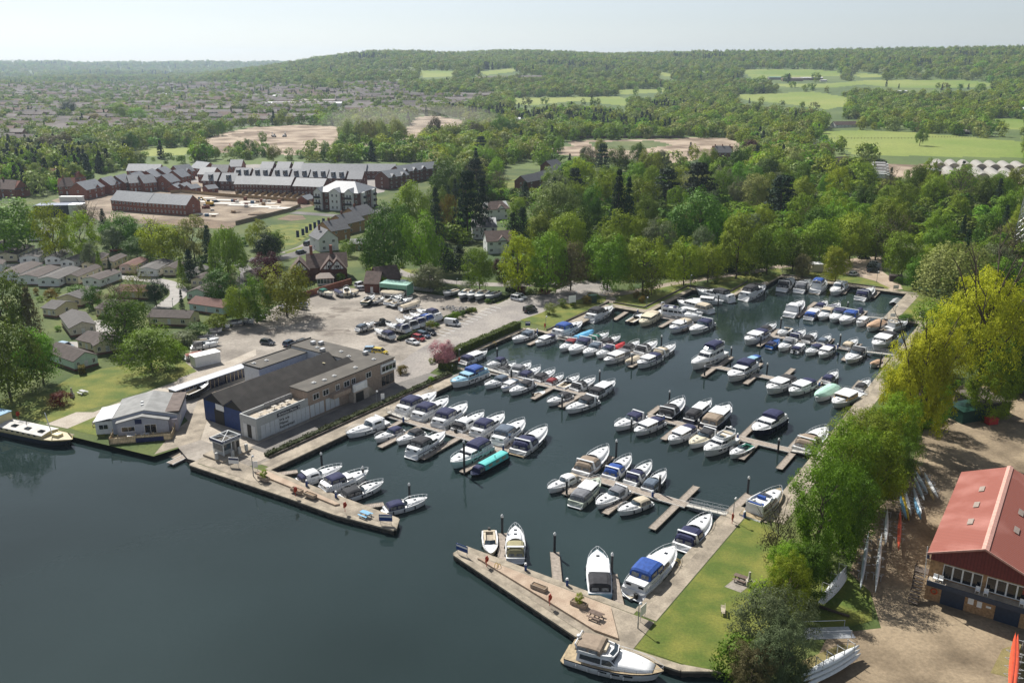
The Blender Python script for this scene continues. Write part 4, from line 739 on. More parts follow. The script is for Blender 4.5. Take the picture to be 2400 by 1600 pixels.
class Hull:
    def __init__(s, L, B, fs, bluff=.42, flare=.32, rise=.42):
        s.L, s.B, s.fs, s.bl, s.fl, s.ri = L, B, fs, bluff, flare, rise
    def hb(s, t):
        if t <= s.bl: return s.B / 2 * (.9 + .1 * min(1, t / .3))
        return max(.04, s.B / 2 * max(0, 1 - ((t - s.bl) / (1 - s.bl)) ** 2.3) ** .72)
    def zs(s, t): return s.fs * (1 + s.ri * t * t)
    def x(s, t, zf=1.0): return s.L * (t - .085 * t ** 6 * (1 - zf))
    def mesh(s, o, top, bot=ANTIF, stripe=None):
        secs = []
        for t in (0, .15, .3, .45, .6, .72, .82, .9, .96, 1.0):
            h, z = s.hb(t), s.zs(t); wl = h * (.93 - s.fl * t ** 3); row = []
            pr = [(0, -.45, 0), (wl * .75, -.2, .0), (wl, .1, .12), (wl + (h - wl) * .55, z * .62, .6), (h, z * .86, .9), (h, z, 1)]
            row = [(s.x(t, zf), y, zz) for y, zz, zf in reversed(pr)] + [(s.x(t, zf), -y, zz) for y, zz, zf in pr[1:]]
            secs.append(row)
        mr = [2 if stripe else 0, 0, 0, 1, 1, 1, 1, 0, 0, 2 if stripe else 0]
        mb = MB(); mb.loft(secs, mrow=mr, caps=False)
        mb.f.append(tuple(range(len(secs[0])))); mb.m.append(0)
        mb.ob('hull', [top, bot, stripe or top], o, True)
    def deck(s, o, mat, t0=0.0, inset=.985, dz=-.05, name='deck'):
        ts = [t0 + (1 - t0) * k / 8 for k in range(9)]; mb = MB()
        mb.loft([[(s.x(t) - (.03 if t > .99 else 0), s.hb(t) * inset, s.zs(t) + dz), (s.x(t) - (.03 if t > .99 else 0), 0, s.zs(t) + dz + .05), (s.x(t) - (.03 if t > .99 else 0), -s.hb(t) * inset, s.zs(t) + dz)] for t in ts], caps=False)
        return mb.ob(name, mat, o, True)
def arch(x, w, z0, h, k=.62, lean=.88, xs=0.0):
    return [(x, w, z0), (x + xs * .6, w * (lean + .06), z0 + h * .55), (x + xs, w * lean, z0 + h * .82), (x + xs, w * k, z0 + h), (x + xs, 0, z0 + h * 1.03), (x + xs, -w * k, z0 + h), (x + xs, -w * lean, z0 + h * .82), (x + xs * .6, -w * (lean + .06), z0 + h * .55), (x, -w, z0)]
def panel(o, name, pts, mat, off=(0, 0, 0), th=.03):       # a thin pane standing proud of a surface
    P = [Vector(p) + Vector(off) for p in pts]; n = (P[1] - P[0]).cross(P[2] - P[0])
    if n.length < 1e-9: return None
    n = n.normalized() * th; k = len(P); mb = MB()
    mb.add(P + [p - n for p in P], [tuple(range(k)), tuple(range(2 * k - 1, k - 1, -1))] + [(i, k + i, k + (i + 1) % k, (i + 1) % k) for i in range(k)])
    return mb.ob(name, mat, o)
def rails(o, H, t0, t1=.99, h=.55, r=.028, name='bow_rail'):
    mb = MB(); n = 6; L_, R_ = [], []
    for k in range(n + 1):
        t = t0 + (t1 - t0) * k / n; hh = h * min(1, .35 + k * .5)
        L_.append(Vector((H.x(t), H.hb(t) * .93, H.zs(t) + hh))); R_.append(Vector((H.x(t), -H.hb(t) * .93, H.zs(t) + hh)))
        for q in (L_[-1], R_[-1]): mb.tube((q.x, q.y, H.zs(t) - .03), q, r * .8, 4)
    mb.path(L_ + R_[::-1], r, 4); return mb.ob(name, CHROME, o)
def canopy(o, H, ta, tb, base, h, col, w=.9, slope=.2, name='canopy', win=True, lean=.88):
    fab = FAB[col]; xa, xb = H.L * ta, H.L * tb; Ln = xa - xb; ha, hb_ = H.hb(ta) * w, H.hb(tb) * w; z = base
    prof = [(0, .82, ta), (.18, 1.0, 0), (.55, 1.02, 0), (.88, .97 - slope * .5, 0), (1.0, .8 - slope, 0)]; secs = []
    for f, hf, _ in prof:
        ww = ha + (hb_ - ha) * f; xs = Ln * .06 if f == 1 else (-Ln * .05 if f == 0 else 0); secs.append(arch(xa - Ln * f, ww, z, h * hf, lean=lean, xs=xs))
    c = MB().loft(secs).ob(name, fab, o, False)
    if win:
        for sgn in (1, -1):
            for f0, f1 in ((.12, .46), (.54, .9)):
                y0, y1 = (ha + (hb_ - ha) * f0), (ha + (hb_ - ha) * f1); x0, x1 = xa - Ln * f0, xa - Ln * f1
                q = [(x0, sgn * (y0 * .985 + .03), z + h * .2), (x1, sgn * (y1 * .985 + .03), z + h * .2), (x1, sgn * (y1 * (lean + .035) + .035), z + h * .66), (x0, sgn * (y0 * (lean + .035) + .035), z + h * .68)]
                panel(c, 'canopy_window', q if sgn < 0 else q[::-1], CLEAR)
        for yy in (-.36, .36):
            q = [(xb - .04, (yy - .27) * hb_ * 1.3, z + h * .12), (xb - .04, (yy + .27) * hb_ * 1.3, z + h * .12), (xb + Ln * .045 - .04, (yy + .25) * hb_ * 1.3, z + h * (.72 - slope) * .8), (xb + Ln * .045 - .04, (yy - .25) * hb_ * 1.3, z + h * (.72 - slope) * .8)]
            panel(c, 'canopy_window', q[::-1], CLEAR)
    return c
def coach(o, H, ta, tb, h, w=.72, mat=GEL, name='foredeck_cabin'):     # raised foredeck from tb (aft) to ta (fore)
    secs = []
    for k in range(6):
        t = tb + (ta - tb) * k / 5; hh = h * (1 - (k / 5) ** 2.2 * .85); secs.append(arch(H.x(t), H.hb(t) * w, H.zs(t) - .05, hh + .05, k=.7))
    return MB().loft(secs).ob(name, mat, o, True)
def house(o, H, ta, tb, base, h, w=.76, rake=.5, mat=GEL, name='saloon', win=3, aft=.1, glass=GLASS, lean=.9, wz=(.42, .86), front=True):
    xa, xb = H.L * ta, H.L * tb; wa, wb = min(H.hb(ta), H.hb((ta + tb) / 2)) * w, H.hb(tb) * w; wm = H.hb((ta + tb) / 2) * w
    wa = min(wa * 1.05, wm)
    def row(f, z):                     # f: height fraction
        l = 1 - (1 - lean) * f
        return [(xa - rake * h * f, wa * l, z), (xa - rake * h * f + .12, 0, z), (xa - rake * h * f, -wa * l, z), ((xa + xb) / 2, -wm * l, z), (xb + aft * h * f, -wb * l, z), (xb + aft * h * f, wb * l, z), ((xa + xb) / 2, wm * l, z)]
    mb = MB(); mb.loft([row(0, base), row(.92, base + h * .92), row(1.0, base + h)], closed=True); c = mb.ob(name, mat, o)
    P = lambda f: row(f, base + h * f)
    lo_, hi_ = P(wz[0]), P(wz[1])
    if front:
        for a, b in ((0, 1), (1, 2)):
            q = [Vector(lo_[a]), Vector(lo_[b]), Vector(hi_[b]), Vector(hi_[a])]; m = sum(q, Vector()) / 4; q = [m + (p - m) * .93 + Vector((.045, 0, .02)) for p in q]
            panel(c, 'windscreen', q[::-1], glass)
    for s, (i0, i1, i2) in ((1, (0, 6, 5)), (-1, (2, 3, 4))):
        line0 = [Vector(lo_[i0]), Vector(lo_[i1]), Vector(lo_[i2])]; line1 = [Vector(hi_[i0]), Vector(hi_[i1]), Vector(hi_[i2])]
        def at(l, f): return l[0].lerp(l[1], f * 2) if f < .5 else l[1].lerp(l[2], f * 2 - 1)
        for k in range(win):
            f0 = .04 + .92 * k / win + .02; f1 = .04 + .92 * (k + 1) / win - .02
            q = [at(line0, f0), at(line0, f1), at(line1, f1), at(line1, f0)]
            q = [p + Vector((0, s * .035, 0)) for p in q]; panel(c, 'side_window', q if s < 0 else q[::-1], glass)
    return c
def extras(o, H, fend='b', nf=3, platform=True, hatch=2, hullwin=0, rail=.45, teak=False):
    L = H.L
    if rail: rails(o, H, rail)
    if platform: MB().prism([(-.09 * L ** .75, -H.B * .36), (.0, -H.B * .45), (.0, H.B * .45), (-.09 * L ** .75, H.B * .36)], .22, .34).ob('swim_platform', TEAK if teak else GEL, o)
    for s in (1, -1):
        for k in range(nf):
            t = .14 + .5 * k / max(1, nf - 1); f = link('fender', FEND[fend], o, (L * t, s * (H.hb(t) + .09), H.zs(t) * .28))
        for k in range(hullwin):
            t = .42 + k * .13; q = [(L * (t - .045), s * (H.hb(t - .045) * .985 + .05), H.zs(t) * .62), (L * (t + .045), s * (H.hb(t + .045) * .985 + .045), H.zs(t) * .62), (L * (t + .045), s * (H.hb(t + .045) * .99 + .05), H.zs(t) * .8), (L * (t - .045), s * (H.hb(t - .045) * .99 + .05), H.zs(t) * .8)]
            panel(o, 'hull_window', q if s < 0 else q[::-1], GLASS)
def hatches(o, H, ts, z): 
    for t in ts: MB().cbox(H.L * t, 0, H.zs(t) + z(t), .5, .5, .05).ob('deck_hatch', GLASS, o)
def open_cockpit(o, H, t0, t1, seat='white'):
    mb = MB(); mb.loft([[(H.L * t, H.hb(t) * .8, H.fs * .55), (H.L * t, -H.hb(t) * .8, H.fs * .55)] for t in (t0, (t0 + t1) / 2, t1)], caps=False); mb.ob('cockpit_sole', COCKPIT, o)
    for s in (1, -1): MB().box(H.L * t0 + .3, H.L * t1 - .6, s * H.hb(t0) * .8 if s < 0 else H.hb(t0) * .5, -H.hb(t0) * .5 if s < 0 else H.hb(t0) * .8, H.fs * .5, H.fs * .95).ob('seat', FAB.get(seat, GEL), o)
    MB().box(.05, .5, -H.hb(0) * .8, H.hb(0) * .8, H.fs * .5, H.fs * 1.02).ob('aft_seat', FAB.get(seat, GEL), o)
    for s in (1, -1):
        mb = MB(); mb.loft([[(H.L * t, s * H.hb(t) * .985, H.zs(t) - .01), (H.L * t, s * H.hb(t) * .8, H.zs(t) - .01), (H.L * t, s * H.hb(t) * .8, H.fs * .5)] for t in (t0, (t0 + t1) / 2, t1)], caps=False); mb.ob('side_deck', GEL, o)
KIND = dict(S='sport cruiser', K='aft-cabin cruiser', F='flybridge cruiser', R='river cruiser', H='hardtop sport cruiser', T='boat', O='open boat', D='dinghy', W='wheelhouse cruiser')
def boat(kind, bow, stern, can, where, hull='white', z=1.0, lift=0.0, B=None, fend='b', **kw):
    b = W(*bow, z) if len(bow) == 3 and isinstance(bow[0], str) else Vector(bow); s = W(*stern, z) if isinstance(stern[0], str) else Vector(stern)
    d = b - s; L = math.hypot(d.x, d.y); rz = math.atan2(d.y, d.x)
    if kind in 'SH' and not kw.get('noshort'): L *= .97
    B = B or min(4.3, max(1.9, L * (.335 if kind != 'D' else .4) + .1))
    names = dict(S='sport_cruiser', K='aft_cabin_cruiser', F='flybridge_cruiser', R='river_cruiser', H='hardtop_cruiser', T='covered_boat', O='open_boat', D='dinghy', W='wheelhouse_cruiser')
    hn = '' if hull in ('white', 'aqua') else dict(navy='navy-hulled ', black='black-hulled ', cream='cream ', blue='blue-hulled ', pale='pale-blue ', grey='grey ', moss='mossy ', yellow='ochre-trimmed ', darkgreen='green-hulled ')[hull]
    look = kw.get('look') or ((f'{hn}{KIND[kind]}' if hn else f'white {KIND[kind]}') + (f' under {CNAMES[can]} cover' if kind == 'T' else f' with {CNAMES[can]} canopy' if can and can != 'white' else ' with white roof' if can else ', cockpit open'))
    o = thing(names[kind], look, where, 'boat', kw.get('group', 'boats moored in the marina'), (s.x, s.y, lift), rz)
    fs = (.5 + .05 * L) * (1.0 if kind in 'SHTODR' else 1.2)
    if kind == 'D': fs = .45
    if kw.get('big'): fs *= .84
    Hh = Hull(L, B, fs, bluff=.5 if kind in 'KW' else .4); hm = HUL[hull]; stripe = HUL.get(kw.get('stripe')) if kw.get('stripe') else None
    bandt = kw.get('teak', False); Z = Hh.fs
    Hh.mesh(o, hm, HUL[kw['bot']] if kw.get('bot') else ANTIF, stripe)
    top = HUL[kw['top']] if kw.get('top') else GEL
    if kind in 'SH':
        cz = lambda t: .36 * (1 - max(0, (t - .5) / .44) ** 2.2 * .85)
        if can: Hh.deck(o, top)
        else: Hh.deck(o, top, .46)
        coach(o, Hh, .94, .48, .05 * L ** .9, mat=top)
        h = .11 * L ** .85
        # windscreen wraps round the front of the cockpit
        xa = L * .53; hz = Hh.zs(.5) + .04 * L ** .9; w0, w1 = Hh.hb(.5) * .66, Hh.hb(.4) * .84
        sc = MB(); base = [(L * .36, w1, hz - .1), (L * .47, w0 * 1.1, hz - .05), (xa, w0 * .55, hz), (xa + .1, 0, hz + .02), (xa, -w0 * .55, hz), (L * .47, -w0 * 1.1, hz - .05), (L * .36, -w1, hz - .1)]
        sc.loft([base, [(p[0] - h * .95, p[1] * .9, p[2] + h * .72) for p in base]], caps=False); sc.ob('windscreen', SCREEN, o)
        if kind == 'H':
            c = canopy(o, Hh, .44, .14, Z + .05, h * 1.65, 'white', slope=.12, win=False, name='hardtop')
            for s_ in (1, -1):
                q = [(L * .40, s_ * (Hh.hb(.4) * .9 + .03), Z + h * .85), (L * .22, s_ * (Hh.hb(.2) * .9 + .03), Z + h * .85), (L * .24, s_ * (Hh.hb(.2) * .82 + .05), Z + h * 1.3), (L * .38, s_ * (Hh.hb(.4) * .82 + .05), Z + h * 1.3)]
                panel(c, 'side_window', q if s_ < 0 else q[::-1], GLASS)
            if can and can != 'white': canopy(o, Hh, .16, .03, Z, h * 1.3, can, slope=.3, name='cockpit_cover', w=.86)
        elif can: canopy(o, Hh, kw.get('ct', .42), .05, Z - .02, h * 1.5, can, slope=.22)
        else: open_cockpit(o, Hh, .02, .46, kw.get('seat', 'beige'))
        if kw.get('arch', L > 8.5):
            a = MB(); x0 = L * .2
            for s_ in (1, -1): a.add([(x0 - .5, s_ * Hh.hb(.2) * .96, Z), (x0 + .35, s_ * Hh.hb(.2) * .96, Z), (x0 - .25, s_ * Hh.hb(.2) * .86, Z + h * 1.62), (x0 - .65, s_ * Hh.hb(.2) * .86, Z + h * 1.62), (x0 - .5, s_ * Hh.hb(.2) * .9, Z), (x0 + .35, s_ * Hh.hb(.2) * .9, Z), (x0 - .25, s_ * Hh.hb(.2) * .8, Z + h * 1.62), (x0 - .65, s_ * Hh.hb(.2) * .8, Z + h * 1.62)], [(0, 1, 2, 3), (7, 6, 5, 4), (0, 4, 5, 1), (1, 5, 6, 2), (2, 6, 7, 3), (3, 7, 4, 0)])
            a.box(x0 - .65, x0 - .25, -Hh.hb(.2) * .86, Hh.hb(.2) * .86, Z + h * 1.6, Z + h * 1.72); a.ob('radar_arch', GEL, o)
        hatches(o, Hh, (.68, .82) if L > 8 else (.7,), lambda t: .045 * L ** .9 * (1 - max(0, (t - .48) / .46) ** 2.2 * .85))
        extras(o, Hh, fend, 3, True, hullwin=2 if L > 8 else 0, rail=.5, teak=bandt)
    elif kind in 'K':
        Hh.deck(o, top); coach(o, Hh, .93, .6, .04 * L ** .9, .74, top)
        hz = Hh.zs(.5); h = .1 * L ** .85
        hs_ = house(o, Hh, .66, .3, hz - .05, h * 1.25, .8, rake=.8, mat=top, win=3, glass=GLASS)
        MB().loft([arch(L * t, Hh.hb(t) * .84, Hh.zs(t) - .05, h * 1.1, k=.9, lean=.97) for t in (.02, .16, .34)]).ob('aft_cabin', top, o)
        for yy in (-.45, .45): panel(o, 'transom_window', [(L * .02 - .04, (yy - .18) * B * .5, Z + h * .45), (L * .02 - .04, (yy + .18) * B * .5, Z + h * .45), (L * .02 - .04, (yy + .18) * B * .5, Z + h * .8), (L * .02 - .04, (yy - .18) * B * .5, Z + h * .8)][::-1], GLASS)
        if can: canopy(o, Hh, .45, kw.get('cb', .13), hz + h * .95, h * 1.35, can, w=.82, slope=.05, lean=.94)
        else:
            MB().add([(L * .46, Hh.B * .36, hz + h * 1.2), (L * .48, 0, hz + h * 1.2), (L * .46, -Hh.B * .36, hz + h * 1.2), (L * .42, Hh.B * .34, hz + h * 1.75), (L * .44, 0, hz + h * 1.75), (L * .42, -Hh.B * .34, hz + h * 1.75)], [(0, 1, 4, 3), (1, 2, 5, 4)]).ob('helm_screen', SCREEN, o)
            MB().box(L * .3, L * .36, -Hh.B * .3, Hh.B * .3, hz + h * 1.15, hz + h * 1.55).ob('helm_seat', FAB['navy'], o)
        hatches(o, Hh, (.78,), lambda t: .03 * L ** .9)
        extras(o, Hh, fend, 4, True, hullwin=2, rail=.35, teak=bandt)
        rails(o, Hh, .02, .3, .8, name='stern_rail')
    elif kind == 'F':
        big = kw.get('big'); Hh.deck(o, TEAK if bandt else top); coach(o, Hh, .9 if big else .92, .5 if big else .62, .07 * L ** .9 if big else .05 * L ** .9, .8 if big else .76, top); hz = Hh.zs(.5); h = .115 * L ** .85 * (.86 if big else 1)
        hs_ = house(o, Hh, .66 if big else .7, .12, hz - .3, h * 1.6, .82, rake=1.9 if big else 1.1, mat=top, win=2 if big else 4, wz=(.4, .86) if big else (.5, .86), lean=.8 if big else .9)
        fy = MB(); zt = hz - .3 + h * 1.6
        ro = [(L * .5, Hh.B * .26), (L * .52, 0), (L * .5, -Hh.B * .26), (L * .3, -Hh.B * .37), (L * .12, -Hh.B * .36), (L * .12, Hh.B * .36), (L * .3, Hh.B * .37)]
        fy.loft([[(x, y, zt - .12) for x, y in ro], [(x + .1, y * 1.03, zt + h * .42) for x, y in ro], [(x, y * .93, zt + h * .42) for x, y in ro], [(x, y * .9, zt + .05) for x, y in ro]], closed=True); fy.ob('flybridge', top, o)
        MB().add([(L * .5, Hh.B * .25, zt + h * .42), (L * .52, 0, zt + h * .42), (L * .5, -Hh.B * .25, zt + h * .42), (L * .46, Hh.B * .25, zt + h * .75), (L * .48, 0, zt + h * .75), (L * .46, -Hh.B * .25, zt + h * .75)], [(0, 1, 4, 3), (1, 2, 5, 4)]).ob('helm_screen', SCREEN, o)
        MB().box(L * .16, L * .22, -Hh.B * .28, Hh.B * .28, zt + .05, zt + h * .4).ob('bench_seat', FAB[kw.get('seat', 'beige')], o); MB().box(L * .36, L * .41, -Hh.B * .12, Hh.B * .2, zt + .05, zt + h * .6).ob('helm_seat', FAB[kw.get('seat', 'beige')], o)
        a = MB()
        for s_ in (1, -1): a.tube((L * .15, s_ * Hh.B * .34, zt), (L * .1, s_ * Hh.B * .3, zt + h * 1.1), .09, 6)
        a.tube((L * .1, -Hh.B * .3, zt + h * 1.1), (L * .1, Hh.B * .3, zt + h * 1.1), .1, 6); a.ob('radar_arch', GEL, o)
        rd = MB(); rd.loft([[(L * .1 + r * math.cos(k * .785), r * math.sin(k * .785), zt + h * 1.1 + zz) for k in range(8)] for r, zz in ((.2, .1), (.3, .2), (.25, .34))], closed=True); rd.ob('radar_dome', GEL, o, True)
        if can: canopy(o, Hh, .38 if big else .46, .1 if big else .12, zt + h * .3, h * (.85 if big else 1.15), can, w=.74, slope=.12 if big else .02, lean=.86 if big else .93)
        hatches(o, Hh, (.76,), lambda t: .04 * L ** .9); extras(o, Hh, 'w', 5, True, hullwin=3, rail=.3, teak=True)
    elif kind in 'RW':
        Hh.deck(o, top); coach(o, Hh, .92, .68, .045 * L ** .9, .72, top); hz = Hh.zs(.4); h = .1 * L ** .85
        tb = .3 if kind == 'R' else .36
        hs_ = house(o, Hh, .73, tb, hz - .05, h * 1.35, .82, rake=.35 if kind == 'W' else .6, mat=HUL[kw['cab']] if kw.get('cab') else top, win=4, aft=.02)
        MB().loft([[(L * t, Hh.hb(.5) * .82 * f, hz + h * 1.32 + zz) for f, zz in ((1, 0), (.6, .07), (-.6, .07), (-1, 0))] for t in (.69, .5, tb - .02)]).ob('cabin_roof', HUL[kw['roof']] if kw.get('roof') else GEL, o)
        if can: canopy(o, Hh, tb + .01, .04, Z, h * 1.55, can, w=.88, slope=.12, lean=.93)
        else: open_cockpit(o, Hh, .02, tb, 'navy')
        hatches(o, Hh, (.8,), lambda t: .035 * L ** .9); extras(o, Hh, fend, 3, True, hullwin=0, rail=.4)
    elif kind == 'T':
        Hh.deck(o, top); h = .09 * L ** .85; secs = []
        for k in range(8):
            t = .02 + .93 * k / 7; hh = h * (.75 + .5 * math.sin(k / 7 * 2.6 + .3)) + .06 * math.sin(k * 2.3); w_ = Hh.hb(t) * 1.02
            secs.append([(Hh.x(t), w_, Hh.zs(t) - .2), (Hh.x(t), w_ * .96, Hh.zs(t) + .04), (Hh.x(t), w_ * .45, Hh.zs(t) + hh * .8), (Hh.x(t), 0, Hh.zs(t) + hh), (Hh.x(t), -w_ * .45, Hh.zs(t) + hh * .8), (Hh.x(t), -w_ * .96, Hh.zs(t) + .04), (Hh.x(t), -w_, Hh.zs(t) - .2)])
        MB().loft(secs).ob('cover', FAB[can], o); extras(o, Hh, fend, 2, False, rail=0)
    elif kind in 'OD':
        Hh.deck(o, top, .62); open_cockpit(o, Hh, .02, .62, kw.get('seat', 'beige'))
        if kind == 'O':
            MB().add([(L * .6, Hh.hb(.6) * .7, Hh.zs(.6)), (L * .64, 0, Hh.zs(.6)), (L * .6, -Hh.hb(.6) * .7, Hh.zs(.6)), (L * .54, Hh.hb(.6) * .65, Hh.zs(.6) + .45), (L * .57, 0, Hh.zs(.6) + .5), (L * .54, -Hh.hb(.6) * .65, Hh.zs(.6) + .45)], [(0, 1, 4, 3), (1, 2, 5, 4)]).ob('windscreen', SCREEN, o)
            extras(o, Hh, fend, 2, False, rail=.6)
        MB().box(-.45, .0, -.16, .16, .1, .95).box(-.5, .05, -.2, .2, .75, 1.15).ob('outboard_motor', BLACK, o)
    if kw.get('ob'): MB().box(-.55, -.1, -.18, .18, .1, .9).box(-.6, .0, -.22, .22, .8, 1.2).ob('outboard_motor', BLACK, o)
    if kw.get('mast'): MB().tube((L * .3, 0, Z + 1), (L * .28, 0, Z + kw['mast']), .035, 5).ob('mast', CHROME, o)
    return o, Hh
A_ = 'on the jetty by the long building'; A2 = 'on the far side of that jetty'
WA1 = 'near side of long-building jetty'; WA2 = 'far side of long-building jetty'
WB1 = 'near side of pink-tree jetty'; WB2 = 'far side of pink-tree jetty'
WI1 = 'near side of hedge-end jetty'; WI2 = 'far side of hedge-end jetty'
WD1 = 'near side of near-lawn jetty'; WD2 = 'far side of near-lawn jetty'
WE1 = 'near side of tree-line jetty'; WE2 = 'far side of tree-line jetty'
WC1 = 'near side of middle jetty'; WC2 = 'far side of middle jetty'
WJ1 = 'near side of second-farthest jetty'; WJ2 = 'far side of second-farthest jetty'
WK1 = 'near side of farthest jetty'; WK2 = 'far side of farthest jetty'
WN1 = 'at the quay below the round-bush lawn'; WN2 = 'at the far quay below the car park'; WS = 'inside the kiosk spit'; WP = 'inside the paved spit'; WQ = 'at the quay of the near lawn'
